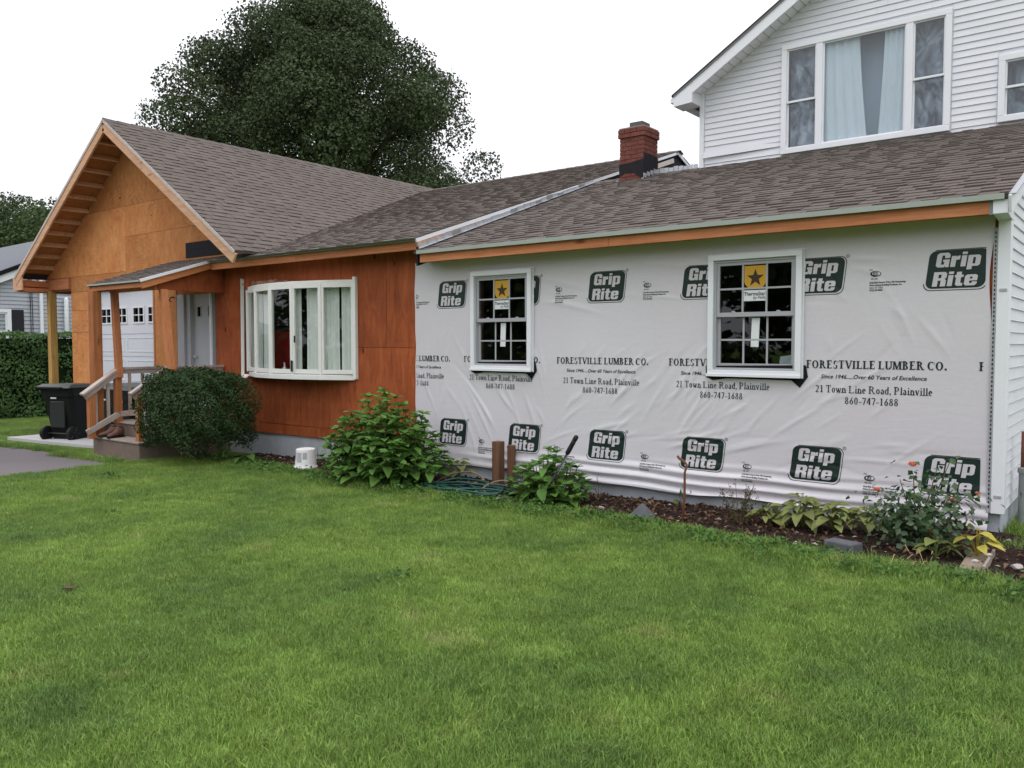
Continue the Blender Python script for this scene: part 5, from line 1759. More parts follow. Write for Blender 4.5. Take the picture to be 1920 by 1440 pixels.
def tree(name, puffs, leaf, n_per, mat, label, cat, base, trunk_r, limbs=10, group=None, rng=None, flat=0.75):
    """puffs: list of (centre, radius)"""
    t = thing(name, base, label, cat, group)
    cs, ds = [], []
    for (c, r) in puffs:
        n = int(n_per * r * r)
        d = rand_dirs(n, rng, 0.25)
        rad = r * (1 - 0.42 * rng.random(n) ** 2.5)
        p = np.array(c) + d * rad[:, None] * np.array([1, 1, flat]) + rng.normal(scale=0.075 * r, size=(n, 3))
        cs.append(p)
        f = d * 0.7 + rand_dirs(n, rng, 0.3) * 0.8
        ds.append(f / np.linalg.norm(f, axis=1, keepdims=True))
    me = leaf_quads('crown', np.concatenate(cs), np.concatenate(ds), leaf, 0.75, rng)
    link('crown', me, t, M[mat])
    b = Vector(base)
    top = Vector((b.x, b.y, max(p[0][2] for p in puffs) * 0.72))
    mb_ = MB()
    mb_.tube([b, b + (top - b) * .3 + Vector((.1, 0, 0)), b + (top - b) * .65, top], [trunk_r * 1.2, trunk_r, trunk_r * .6, trunk_r * .25], 9)
    mb_.build('trunk', M['bark'], t)
    for c, r in [puffs[i] for i in rng.permutation(len(puffs))[:limbs]]:
        c = Vector(c)
        h0 = max(b.z + (top.z - b.z) * .22, c.z - (Vector((c.x, c.y, 0)) - Vector((b.x, b.y, 0))).length * .55)
        p = Vector((b.x, b.y, min(h0, top.z * .85)))
        m_ = (p + c) / 2 + Vector((0, 0, -.05 * (c - p).length))
        mb_ = MB(); mb_.tube([p, m_, c], [trunk_r * .38, trunk_r * .22, .04], 6); mb_.build('limb', M['bark'], t)
    return t


def px_dir(px, py):
    R = cam.rotation_euler.to_matrix()
    return R @ Vector(((px - 960) / 1542, (720 - py) / 1542, -1.0))


# the maple behind the house: crown envelope as profile half-widths by height (metres)
mp = np.random.default_rng(3)
AX = px_dir(960, 720); AX.z = 0; AX.normalize()
RT = Vector((math.cos(math.radians(38.1)), math.sin(math.radians(38.1)), 0))
MC = CAM + AX * 37.0 + RT * (-8.3); MC.z = 0
prof = [(5.5, -7.4, 8.0), (8.6, -7.9, 7.9), (9.6, -8.0, 7.7), (10.8, -7.8, 7.3), (12.0, -7.7, 6.9), (13.0, -7.0, 6.0), (14.2, -6.0, 5.0), (15.0, -5.0, 4.1), (15.6, -3.0, 3.7), (16.2, -2.0, 3.0), (16.9, -1.0, 1.6), (17.6, -.6, .6)]


def prof_at(z):
    for (z0, a0, b0), (z1, a1, b1) in zip(prof, prof[1:]):
        if z <= z1:
            k = (z - z0) / (z1 - z0)
            return a0 + (a1 - a0) * k, b0 + (b1 - b0) * k
    return -1.0, 1.0


puffs = []
for _ in range(232):
    z = 7.0 + 9.1 * mp.random() ** 1.15
    lo, hi = prof_at(z)
    r = mp.uniform(0.8, 1.55)
    u = mp.uniform(0, 1)
    if mp.random() < .45: u = 0.5 + (u - .5) * (1.0 if abs(u - .5) > .35 else 1.35)
    if z > 15: r = min(r, 1.05)
    lo2, hi2 = prof_at(z + r * .6)
    lo, hi = max(lo, lo2), min(hi, hi2)
    x = lo + r * .8 + (hi - lo - 1.6 * r) * min(1, max(0, u))
    half = math.sqrt(max(.05, 1 - ((x - (lo + hi) / 2) / ((hi - lo) / 2 + .3)) ** 2)) * (hi - lo) * .42
    dpt = mp.uniform(-1, 1) * half
    if abs(dpt) < half * .35: dpt *= 2
    puffs.append((tuple(MC + RT * x + AX * dpt + Vector((0, 0, z))), r))
tree('maple_tree', puffs, 0.125, 700, 'leaf_maple', 'large dark green maple rising behind the roofs', 'tree', tuple(MC), 0.42, 70, rng=mp)


def simple_tree(name, px, depth, height, width, label, rng, n=26, leaf=.24, npr=170, mat='leaf_far', group=None, conic=0.0, low=0.2):
    c = CAM + AX * depth + RT * ((px - 960) / 1542 * depth); c.z = -0.3
    pf = []
    for _ in range(n):
        h = rng.uniform(low, .96)
        rr = width / 2 * (math.sqrt(max(.04, 1 - ((h - .5) / .52) ** 2)) * (1 - conic) + conic * (1.05 - h))
        a = rng.uniform(0, 6.283)
        q = rr * math.sqrt(rng.random())
        pf.append(((c.x + q * math.cos(a), c.y + q * math.sin(a), c.z + h * height), rng.uniform(.13, .22) * width))
    return tree(name, pf, leaf, npr, mat, label, 'tree', tuple(c), .25, 6, group, rng)


fr = np.random.default_rng(21)
simple_tree('background_tree', -40, 62, 12.6, 9, 'dull green tree at the left edge behind the neighbouring house', fr, 26, group='trees behind the neighbouring house')
simple_tree('background_tree', 34, 58, 12.0, 7.5, 'rounded green tree in the middle of the gap left of the gable', fr, 26, group='trees behind the neighbouring house')
simple_tree('background_tree', 84, 66, 13.2, 7, 'tree standing closest to the left gable edge, partly behind it', fr, 24, group='trees behind the neighbouring house')
simple_tree('background_tree', -8, 80, 15.2, 8, 'taller far tree between its two rounder neighbours', fr, 22, group='trees behind the neighbouring house')

# clipped hedge left of the house
hd = thing('hedge', (-22.6, 1.0, -0.3), 'long clipped green hedge beyond the carport post', 'hedge')
n = 30000
HX, HY0, HY1, HZ = -22.4, -7.0, 9.0, 1.86
face = fr.random(n)
c = np.zeros((n, 3)); d = np.zeros((n, 3))
ysx = fr.uniform(HY0, HY1, n)
front = face < .68
c[:, 1] = ysx
lump = 0.10 * np.sin(ysx * 2.7) + 0.07 * np.sin(ysx * 6.1 + 1)
zz = fr.uniform(-.32, HZ, n)
c[front, 0] = (HX + lump + 0.05 * np.sin(zz * 7 + ysx * 3) - .12 * fr.random(n) ** 2)[front]
c[front, 2] = zz[front]
d[front] = [1, 0, .35]
top = ~front
c[top, 0] = HX - fr.uniform(0, 1.2, n)[top]
c[top, 2] = (HZ + .03 * np.sin(ysx * 3.1) + .03 * np.sin(ysx * 9) - .08 * fr.random(n) ** 2 + .05 * fr.random(n) ** 6)[top]
d[top] = [.2, 0, 1]
d += fr.normal(scale=.55, size=(n, 3))
d /= np.linalg.norm(d, axis=1, keepdims=True)
link('foliage', leaf_quads('foliage', c, d, .085, .55, fr, dir_=np.tile([0.3, 0, 1.0], (n, 1)) + fr.normal(scale=.5, size=(n, 3))), hd, M['leaf_hedge'])
MB().box(HX - 1.1, HX - .14, HY0, HY1, -.3, HZ - .12).build('shade_core', simple('hedge_shade_core', (0.012, 0.022, 0.009), .95, .05, .4, 6), hd)  # solid core, coloured dark for the shade inside the hedge

# neighbouring house
nh = thing('neighbour_house', (-33, 3, -0.3), 'grey sided neighbouring house behind the hedge, with black shutter', 'house')
nz = lambda y: 4.02 + (y - 3.72) * .46
NX = -30.0
mb = MB(); mb.prism([(NX - .2, -9.0, -.3), (NX - .2, 9.5, -.3), (NX - .2, 9.5, nz(9.5)), (NX - .2, -9.0, 1.0)], (.17, 0, 0)); mb.build('wall', M['neigh_siding'], nh)
z = -.2
while z < 5.4:
    y0 = max(-4.0, 3.72 + (z + .14 - 3.95) / .46)
    if y0 < 9:
        mb = MB(); mb.prism([(NX - .03, y0, z), (NX, y0, z), (NX - .002, y0, z + .01), (NX - .026, y0, z + .128), (NX - .03, y0, z + .128)], (0, 9.4 - y0, 0)); mb.build('siding_plank', M['neigh_siding'], nh)
    z += .13
mb = MB(); mb.beam((NX + .12, -5.5, nz(-5.5) - .02), (NX + .12, 9.5, nz(9.5) - .02), .22, .22); mb.build('rake_board', M['vinyl'], nh)
mb = MB(); mb.prism([(NX + .3, -5.5, nz(-5.5) + .1), (NX + .3, 9.5, nz(9.5) + .1), (NX - .9, 9.5, nz(9.5) + .1), (NX - .9, -5.5, nz(-5.5) + .1)], (0, 0, .12)); mb.build('roof', M['neigh_roof'], nh)
yz = lambda y0, y1, z0, z1, wd, x0, x1: (MB().box(x0, x1, y0, y1, z1 - wd, z1).box(x0, x1, y0, y1, z0, z0 + wd).box(x0, x1, y0, y0 + wd, z0 + wd, z1 - wd).box(x0, x1, y1 - wd, y1, z0 + wd, z1 - wd))
nw = yz(2.35, 3.47, 1.25, 2.76, .12, NX + .0, NX + .06).build('window', M['vinyl'], nh)
yz(2.47, 3.35, 1.37, 2.64, .05, NX - .01, NX + .03).build('sash', M['vinyl'], nw)
MB().box(NX - .01, NX + .04, 2.52, 3.30, 1.97, 2.03).build('meeting_rail', M['vinyl'], nw)
MB().box(NX - .012, NX - .005, 2.52, 3.30, 1.42, 2.59).build('pane', M['glass_bay'], nw)
MB().box(NX - .025, NX - .02, 2.52, 3.30, 1.42, 2.59).build('blind', M['curtain_blue'], nw)
sh_ = MB().box(NX + .005, NX + .04, 3.50, 3.86, 1.25, 2.74).build('shutter', M['shutter'], nh)
MB().box(NX + .01, NX + .09, 4.36, 4.46, -.2, 3.85).build('downspout', M['vinyl'], nh)
mb = MB(); mb.tube([(NX + .12, 5.20, -.2), (NX + .12, 5.20, 3.12), (NX + .12, 5.20, 3.22)], [.075, .075, .05], 10); mb.build('white_pipe', M['vinyl'], nh, smooth=True)
vt = yz(4.62, 5.42, 3.52, 3.80, .05, NX + .005, NX + .05).build('vent', M['vinyl'], nh)
for k in range(4): MB().box(NX + .01, NX + .045, 4.675, 5.365, 3.585 + k * .045, 3.61 + k * .045).build('louvre', M['vinyl'], vt)
for yy in (4.06, 4.12):
    mb = MB(); mb.tube([(NX + .05, yy, 3.9), (NX + .05, yy + .01, 2.5), (NX + .05, yy, .2)], .014, 5); mb.build('cable', M['black_metal'], nh)
mb = MB(); mb.tube([(NX + .1, 3.98, 3.92)] + [(NX + .12, 4.13 + .15 * math.cos(a), 3.72 + .22 * math.sin(a)) for a in (2.6, 3.4, 4.2, 5.0, 5.8, 6.5)], .014, 5); mb.build('cable', M['black_metal'], nh)
# utility line glimpsed at the far left
t = MB().tube([(-46, -4, 6.2), (-44, 4, 5.6), (-43, 12, 5.9)], .03, 5).build('utility_cable', M['black_metal'])
tag(t, 'thin overhead cable in front of the far left trees', 'cable')

# trees across the street, seen as reflections in the windows
wr_ = np.random.default_rng(8)
pf = []
for k in range(330):
    a = wr_.uniform(-1, 1)
    lowp = k % 3 == 0
    pf.append(((a * 85 - 45, -37 + (4 if lowp else 0) + wr_.uniform(-3, 3), wr_.uniform(-.2, 1.4) if lowp else wr_.uniform(1.0, 9.5 + 3.0 * math.sin(a * 15))), wr_.uniform(1.6, 2.8)))
cs, ds = [], []
for (c_, r_) in pf:
    n = int(40 * r_ * r_)
    dd = rand_dirs(n, wr_, .2)
    cs.append(np.array(c_) + dd * r_ * (1 - .5 * wr_.random(n)[:, None] ** 2)); ds.append(dd)
tag(link('street_woods', leaf_quads('street_woods', np.concatenate(cs), np.concatenate(ds), .6, .8, wr_), None, M['leaf_far']), kind='stuff')

# ------------------------------------------------------------------ big clipped shrub by the porch
bs = np.random.default_rng(4)
def shrub(name, c, rx, ry, h, n, leaf, mat, label, cat, sq=3.8, stray=20):
    t = thing(name, c, label, cat)
    d = rand_dirs(n, bs, .1)
    d[:, 2] = np.where(d[:, 2] < -.55, -d[:, 2], d[:, 2])
    low = d[:, 2] < 0
    k = np.where(low, (np.abs(d) ** 5.0).sum(1) ** (-1 / 5.0), (np.abs(d) ** sq).sum(1) ** (-1 / sq))
    lum = 1 + .05 * np.sin(d[:, 0] * 9 + d[:, 2] * 7) + .045 * np.sin(d[:, 1] * 13 + 2 + d[:, 2] * 11) + .03 * np.sin(d[:, 0] * 23)
    depth = 1 - .30 * bs.random(n) ** 2.0 + .05 * bs.random(n) ** 8
    p = d * (k * lum * depth)[:, None] * np.array([rx, ry, h / 2]) * np.where(low, 1 + .16 * d[:, 2] * k, 1.0)[:, None] + np.array(c) + np.array([0, 0, h * .50])
    f = d * .8 + rand_dirs(n, bs, .5) * .8
    f /= np.linalg.norm(f, axis=1, keepdims=True)
    ok = p[:, 2] > c[2] + .06
    link('foliage', leaf_quads('foliage', p[ok], f[ok], leaf, .55, bs), t, M[mat])
    for _ in range(stray):
        a = bs.uniform(0, 6.283)
        b0 = Vector(c) + Vector((math.cos(a) * rx * .7, math.sin(a) * ry * .7, h * bs.uniform(.55, .9)))
        b1 = b0 + Vector((math.cos(a) * bs.uniform(.1, .3), math.sin(a) * bs.uniform(.1, .25), bs.uniform(.12, .30)))
        mb_ = MB(); mb_.tube([b0, (b0 + b1) / 2 + Vector((0, 0, .03)), b1], .004, 4)
        s_ = mb_.build('shoot', M['stem'], t)
        m_ = 16
        q = np.array(b0)[None] + (np.array(b1 - b0))[None] * bs.uniform(.2, 1.0, (m_, 1)) + bs.normal(scale=.018, size=(m_, 3))
        link('shoot_leaves', leaf_quads('shoot_leaves', q, rand_dirs(m_, bs, .5), leaf * 1.0, .5, bs), s_, M[mat], kind='stuff')
    for _ in range(9):
        a = bs.uniform(0, 6.283)
        mb_ = MB(); mb_.tube([Vector(c) + Vector((.08 * math.cos(a), .08 * math.sin(a), -.02)), Vector(c) + Vector((rx * .5 * math.cos(a), ry * .5 * math.sin(a), h * .5)), Vector(c) + Vector((rx * .7 * math.cos(a), ry * .7 * math.sin(a), h * .8))], [.02, .014, .006], 5)
        mb_.build('branch', M['bark'], t)
    return t


shrub('clipped_shrub', (-11.22, -1.10, gz(-11.3)), .81, .66, 1.35, 32000, .038, 'leaf_box', 'large rounded dark green shrub between the porch and the bow window', 'shrub')


# ------------------------------------------------------------------ broad leaved plants: every large leaf a part
def leaf_mesh(name, L, W, droop, fold, tipcurl, n=5, serr=0.0):
    """leaf lying along +X from its stalk, up = +Z"""
    v_, f_ = [], []
    for i in range(n + 1):
        s_ = i / n
        wd = W * .5 * (math.sin(math.pi * min(1, s_ ** .72)) ** .85 if 0 < s_ < 1 else 0.02)
        x_ = L * s_
        z_ = -droop * L * s_ * s_ + tipcurl * L * s_ ** 3
        jag = serr * (1 if i % 2 else -1)
        v_ += [(x_, -wd * (1 + jag), z_ + fold * wd), (x_, 0, z_), (x_, wd * (1 + jag), z_ + fold * wd)]
    for i in range(n):
        a = i * 3
        f_ += [(a, a + 3, a + 4, a + 1), (a + 1, a + 4, a + 5, a + 2)]
    me_ = bpy.data.meshes.new(name)
    me_.from_pydata(v_, [], f_)
    me_.polygons.foreach_set('use_smooth', [True] * len(f_))
    me_.update()
    return me_


def place_leaf(meshes, p, ang, pitch, roll, s_):
    return random.choice(meshes), Matrix.Translation(p) @ Matrix.Rotation(ang, 4, 'Z') @ Matrix.Rotation(-pitch, 4, 'Y') @ Matrix.Rotation(roll, 4, 'X') @ Matrix.Scale(s_, 4)


def emit_leaves(t, leaves, mat, limit=300, name='leaf'):
    """the nearest ones as parts, the rest joined"""
    leaves.sort(key=lambda q: (q[1].translation - CAM).length - 0.25 * q[1].translation.z)
    for me_, mx_ in leaves[:limit]:
        if not me_.materials: me_.materials.append(mat)
        link(name, me_, t, mat, matrix=mx_)
    if len(leaves) > limit:
        V, F = [], []
        for me_, mx_ in leaves[limit:]:
            b = len(V)
            V += [tuple(mx_ @ v_.co) for v_ in me_.vertices]
            F += [tuple(i + b for i in p_.vertices) for p_ in me_.polygons]
        me_ = bpy.data.meshes.new('inner_leaves')
        me_.from_pydata(V, [], F)
        me_.polygons.foreach_set('use_smooth', [True] * len(F))
        link('inner_leaves', me_, t, mat, kind='stuff')


HYD = [leaf_mesh('leaf', 1.0, .62, d_, f_, c_, 6, .05) for d_, f_, c_ in ((.25, .25, 0), (.4, .35, .1), (.15, .45, 0), (.55, .2, .1))]


def hydrangea(c, rx, ry, h, stems, label, lsize, limit):
    t = thing('hydrangea', c, label, 'shrub')
    L = []
    for i in range(stems):
        a = i * 2.399 + random.uniform(-.3, .3)
        q = math.sqrt((i + .5) / stems)
        tip = Vector(c) + Vector((rx * q * math.cos(a), ry * q * math.sin(a), h * (1 - .72 * q ** 2.2) * random.uniform(.80, 1.10)))
        b0 = Vector(c) + Vector((.28 * rx * q * math.cos(a), .28 * ry * q * math.sin(a), -.02))
        mid = (b0 + tip) / 2 + Vector((.15 * rx * math.cos(a) * q, .15 * ry * math.sin(a) * q, .02))
        mb_ = MB(); mb_.tube([b0, mid, tip], [.008, .006, .004], 5); mb_.build('stem', M['stem'], t)
        nn = max(3, int((tip - b0).length / .085))
        for k in range(nn):
            s_ = .15 + .85 * k / (nn - 1)
            p = b0 * (1 - s_) ** 2 + mid * 2 * s_ * (1 - s_) + tip * s_ * s_
            sz = lsize * (1.0 - .45 * max(0, s_ - .6) / .4) * random.uniform(.75, 1.15)
            for hf in (0, math.pi):
                L.append(place_leaf(HYD, p, a + k * 1.57 + hf + random.uniform(-.4, .4), random.uniform(-.35, .35) + (.45 if s_ > .9 else 0), random.uniform(-.4, .4), sz))
        for k in range(4):
            L.append(place_leaf(HYD, tip, a + k * 1.57 + .8, random.uniform(.3, .8), random.uniform(-.3, .3), lsize * random.uniform(.4, .6)))
    emit_leaves(t, L, M['leaf_hyd'], limit)


hydrangea((-7.45, -.86, bz(-7.5, -.86) - .03), 1.0, .60, 1.06, 84, 'big broad leaved green hydrangea at the corner of the red wall', .20, 300)
hydrangea((-5.06, -.72, bz(-5.06, -.72) - .03), .50, .38, .56, 40, 'smaller hydrangea with bright green rosettes around the black pole', .18, 300)

HOS = [leaf_mesh('leaf', 1.0, .68, d_, f_, c_, 6) for d_, f_, c_ in ((.5, .25, 0), (.75, .3, .1), (.35, .3, -.1))]


def hosta(c, n, r, h, label, mat='leaf_hosta', size=.125, cat='hosta', group='hostas in the mulch bed'):
    t = thing('hosta', c, label, cat, group)
    for i in range(n):
        a = i * 2.399 + random.uniform(-.4, .4)
        q = (i + 1) / n
        b1 = Vector(c) + Vector((.45 * r * q * math.cos(a), .45 * r * q * math.sin(a), h * (1.05 - .75 * q) * random.uniform(.8, 1.15) + .03))
        mb_ = MB(); mb_.tube([Vector(c), (Vector(c) + b1) / 2 + Vector((0, 0, .02)), b1], [.004, .004, .003], 4); mb_.build('stalk', M['leaf_hosta'] if mat == 'leaf_hosta' else M[mat], t)
        me_, mx_ = place_leaf(HOS, b1, a, random.uniform(.0, .7) * (1.1 - q), random.uniform(-.5, .5), size * random.uniform(.75, 1.2))
        me2 = me_.copy() if mat != 'leaf_hosta' else me_
        if mat != 'leaf_hosta': me2.materials.clear()
        link('leaf', me2, t, M[mat], matrix=mx_)
    return t


for (px_, Y_, n, r, h, lab) in ((-2.72, -.58, 20, .2, .15, 'leftmost small hosta beside the bare twiggy plant'), (-2.42, -.56, 32, .28, .22, 'hosta with an upright pointed leaf, second from the twiggy plant'),
                                (-2.14, -.60, 32, .28, .20, 'hosta with pale drooping leaves behind the grey edging block'), (-1.88, -.56, 28, .26, .18, 'hosta between the rose bush and the paler hostas')):
    hosta((px_, Y_, bz(px_, Y_)), n, r, h, lab)
hosta((-1.00, -.98, bz(-1, -.98)), 13, .24, .18, 'yellow leaved hosta at the house corner', 'leaf_yellow', .115)
hosta((-1.25, -1.12, bz(-1.25, -1.12)), 9, .22, .12, 'low green and yellow hosta below the rose bush', 'leaf_hosta', .12)
hosta((-8.85, -.25, bz(-8.85, -.25)), 12, .2, .20, 'variegated brown edged hosta behind the white bucket', 'leaf_hosta', .17)
hosta((-6.75, -.25, bz(-6.7, -.25)), 13, .2, .20, 'wilted yellowish hosta between the big hydrangea and the wooden stub', 'leaf_hosta', .16)
hosta((-10.35, -.85, bz(-10.35, -.85)), 6, .22, .12, 'sparse broad leaved hosta right of the dark shrub', 'leaf_weed', .22)

# rose bush
t = thing('rose_bush', (-1.42, -.92, bz(-1.42, -.92)), 'rose bush with a few coral blossoms in front of the wrapped wall', 'shrub')
rc = Vector((-1.42, -.92, bz(-1.42, -.92)))
rr_ = np.random.default_rng(17)
LQ, DQ = [], []
tips = [(-.30, -.02, .40), (-.03, -.05, .62), (.14, .0, .68), (.26, .02, .52), (.36, .05, .48), (-.16, .05, .56), (.05, -.15, .40), (-.22, -.12, .30), (.30, -.10, .30), (.42, .03, .36), (.16, -.2, .26), (-.08, -.2, .34), (.22, .1, .74), (0, .1, .5), (-.34, .02, .28)]
for (dx_, dy_, dz_) in tips:
    p1 = rc + Vector((dx_ * .9, dy_, dz_ * .92))
    p0 = rc + Vector((dx_ * .15, dy_ * .15, -.02))
    pm = (p0 + p1) / 2 + Vector((-dx_ * .12, 0, .03))
    mb = MB(); mb.tube([p0, pm, p1], [.006, .005, .003], 5); mb.build('cane', M['stem'], t)
    for k in range(30):
        s_ = rr_.uniform(.25, 1.0)
        q = p0 * (1 - s_) ** 2 + pm * 2 * s_ * (1 - s_) + p1 * s_ * s_
        o_ = rr_.normal(scale=.055, size=3)
        LQ.append(np.array(q) + o_); DQ.append(o_ * 6 + np.array([0, -.2, .6]) + rr_.normal(scale=.5, size=3))
for k in range(620):
    o_ = rr_.normal(size=3) * np.array([.18, .13, .13])
    LQ.append(np.array(rc) + o_ + np.array([.0, -.02, .20])); DQ.append(o_ * 3 + np.array([0, -.3, .6]) + rr_.normal(scale=.5, size=3))
DQ = np.array(DQ); DQ /= np.linalg.norm(DQ, axis=1, keepdims=True)
link('foliage', leaf_quads('foliage', np.array(LQ), DQ, .058, .68, rr_), t, M['leaf_rose'], kind='stuff')
for (dx_, dy_, dz_, s_) in ((-.03, -.06, .64, .034), (-.29, -.04, .42, .026), (.24, -.02, .40, .020), (.40, .03, .46, .018), (.12, -.14, .16, .018)):
    p = rc + Vector((dx_, dy_, dz_))
    V, F = [], []
    for k in range(11):
        a = k * 2.4; e_ = .25 + .10 * k
        me_ = (p + Vector((math.cos(a), math.sin(a), .2)) * s_ * .2)
        u = Vector((math.cos(a) * math.cos(e_), math.sin(a) * math.cos(e_), math.sin(e_)))
        v2 = Vector((-math.sin(a), math.cos(a), 0))
        b = len(V)
        V += [tuple(me_ - v2 * s_ * .25), tuple(me_ + v2 * s_ * .25), tuple(me_ + u * s_ + v2 * s_ * .55), tuple(me_ + u * s_ * 1.25), tuple(me_ + u * s_ - v2 * s_ * .55)]
        F += [(b, b + 1, b + 2, b + 3, b + 4)]
    me_ = bpy.data.meshes.new('blossom'); me_.from_pydata(V, [], F); me_.update()
    link('blossom', me_, t, M['petal'])

# small wild plants
def weed(name, c, n, h, spread, leaf, mat, label, cat, stemmat='stem', dens=10, group=None):
    t_ = thing(name, c, label, cat, group)
    A, D = [], []
    for i in range(n):
        a = random.uniform(0, 6.283)
        p1 = Vector(c) + Vector((spread * math.cos(a) * random.random(), spread * math.sin(a) * random.random(), h * random.uniform(.5, 1.1)))
        p0 = Vector(c) + Vector((.1 * spread * math.cos(a), .1 * spread * math.sin(a), -.01))
        mb_ = MB(); mb_.tube([p0, (p0 + p1) / 2 + Vector((random.uniform(-.02, .02), 0, .02)), p1], [.004, .003, .0015], 4); mb_.build('stem', M[stemmat], t_)
        for k in range(dens):
            s_ = random.uniform(.3, 1.0)
            A.append(np.array(p0 * (1 - s_) + p1 * s_) + rr_.normal(scale=leaf * .5, size=3)); D.append(rr_.normal(size=3) + np.array([0, -.2, .8]))
    D = np.array(D); D /= np.linalg.norm(D, axis=1, keepdims=True)
    link('leaves', leaf_quads('leaves', np.array(A), D, leaf, .5, rr_), t_, M[mat], kind='stuff')
    return t_


weed('twiggy_plant', (-2.98, -.66, bz(-2.9, -.66)), 22, .36, .24, .030, 'leaf_dark', 'half bare twiggy plant with dark reddish leaves left of the hostas', 'plant', dens=9)
weed('sapling', (-10.72, -1.02, bz(-10.7, -1.0)), 9, .32, .16, .075, 'leaf_weed', 'fresh green sapling in front of the dark shrub', 'plant', dens=9)
weed('seedling', (-3.80, -.16, bz(-3.8, -.16)), 2, .26, .03, .11, 'leaf_weed', 'single upright green leaf against the foundation left of the rusty rod', 'plant', dens=2)
weed('bare_twig', (-4.75, -.2, bz(-4.75, -.2)), 5, .24, .12, .02, 'leaf_dark', 'thin dark bare twig in front of the grey foundation', 'plant', dens=2)
weed('bare_twig', (-9.5, -.22, bz(-9.5, -.22)), 5, .26, .12, .02, 'leaf_dark', 'dry brown twigs against the foundation left of the bucket', 'plant', dens=2)
weed('side_plant', (-.62, .95, 0.0), 30, .40, .40, .05, 'leaf_rose', 'loose bushy plant at the side wall near the rusty pipe', 'plant', dens=22)

# dry stalks at the right end of the bed
t = thing('dry_stalks', (-1.15, -1.72, 0.01), 'bundle of dry orange tan stalks lying on the grass edge', 'dead plant')
for k in range(11):
    a = random.gauss(-.9, .8)
    p0 = Vector((-1.28 + random.uniform(-.16, .16), -1.52 + random.uniform(-.08, .05), .03 + random.uniform(0, .14)))
    p1 = p0 + Vector((math.cos(a) * random.uniform(.12, .36), math.sin(a) * random.uniform(.10, .26), -.02 + random.uniform(-.06, .04)))
    p1.z = max(.01, p1.z)
    mb = MB(); mb.tube([p0, (p0 + p1) / 2 + Vector((0, 0, random.uniform(.0, .06))), p1], [.0022, .003, .001], 4); mb.build('stalk', M['straw'], t)

# leaf litter, bark and loose bits in the bed
LL = np.random.default_rng(30)
n = 2600
x = LL.uniform(-11.0, -.3, n)
edge = np.array([bed_edge(q) for q in x])
y = edge + (0 - edge) * LL.random(n) ** .8
zz = np.array([bz(a, b) for a, b in zip(x, y)])
clump = (LL.random(n) < np.where((x > -5.2) & (x < -2.5), .60, .22))
dens = clump & ((y > edge * .75) | (LL.random(n) < .35))
x, y, zz = x[dens], y[dens], zz[dens]
d = LL.normal(scale=.55, size=(len(x), 3)) + [0, 0, 1.0]
d /= np.linalg.norm(d, axis=1, keepdims=True)
tag(link('leaf_litter', leaf_quads('leaf_litter', np.stack([x, y, zz + .012], 1), d, .060, .55, LL, fold=.9), None, M['leaf_dry']), kind='stuff')
n = 5200
x = LL.uniform(-11.1, -.25, n)
y = np.array([bed_edge(q) for q in x]) * LL.random(n)
mb = MB()
V = []; F = []
for a, b in zip(x, y):
    s_ = LL.uniform(.008, .026); q = LL.uniform(0, 3.14); hh = bz(a, b) + .004
    ux, uy = math.cos(q) * s_, math.sin(q) * s_
    vx_, vy_ = -uy * .4, ux * .4
    tz = LL.uniform(-.3, .3) * s_
    k = len(V)
    V += [(a - ux - vx_, b - uy - vy_, hh - tz), (a + ux - vx_, b + uy - vy_, hh + tz), (a + ux + vx_, b + uy + vy_, hh + tz), (a - ux + vx_, b - uy + vy_, hh - tz), (a, b, hh + s_ * .5)]
    F += [(k, k + 1, k + 4), (k + 1, k + 2, k + 4), (k + 2, k + 3, k + 4), (k + 3, k, k + 4)]
me = bpy.data.meshes.new('bark_chips'); me.from_pydata(V, [], F)
mm = Mat('bark_chip', .95, .1)
mm.color(mm.ramp(mm.island(), [(0, (.012, .008, .007)), (.6, (.045, .027, .021)), (.9, (.10, .062, .045)), (1, (.45, .40, .36))]))
tag(link('bark_chips', me, None, mm.m), kind='stuff')


def rock(name, c, r, mat, label, cat, flat=1.0, pts=None, group=None):
    bm = bmesh.new()
    pts = pts or [(random.gauss(0, 1), random.gauss(0, 1), random.gauss(0, 1)) for _ in range(22)]
    for p in pts:
        v_ = Vector(p).normalized() if len(pts) == 22 else Vector(p)
        bm.verts.new(Vector(c) + Vector((v_.x * r[0], v_.y * r[1], v_.z * r[2])))
    bmesh.ops.convex_hull(bm, input=bm.verts[:])
    me_ = bpy.data.meshes.new(name); bm.to_mesh(me_); bm.free()
    o = link(name, me_, None, M[mat])
    m_ = o.modifiers.new('bevel', 'BEVEL'); m_.width = min(r) * .12; m_.segments = 2
    return tag(o, label, cat, group)


rock('stone', (-3.84, -.90, gz(-3.84) + .07), (.16, .12, .16), 'stone', 'grey pyramid shaped stone at the front of the mulch bed', 'stone', pts=[(-1, -.8, -.5), (1, -.9, -.5), (1.1, .7, -.5), (-.9, .9, -.5), (.05, .0, .75), (-.55, -.35, .05), (.5, -.5, .15), (.6, .3, .2)])
t = MB().prism([(-2.02, -1.28, -.03), (-1.79, -1.34, -.03), (-1.74, -1.20, -.03), (-1.98, -1.15, -.03)], (0, 0, .10)).build('edging_block', M['stone'], bevel=.012)
tag(t, 'dark grey rounded edging block in front of the hostas', 'block')
rock('stone', (-.86, -1.72, .02), (.07, .06, .035), 'tanstone', 'small tan stone at the right end of the bed', 'stone')
t = MB().prism([(-1.05, -1.40, .012), (-.915, -1.43, .012), (-.935, -.88, .012), (-1.07, -.86, .012)], (0, 0, .03)).build('paver', M['tanstone'], bevel=.005)
tag(t, 'weathered flat tan paver near the house corner', 'paver')
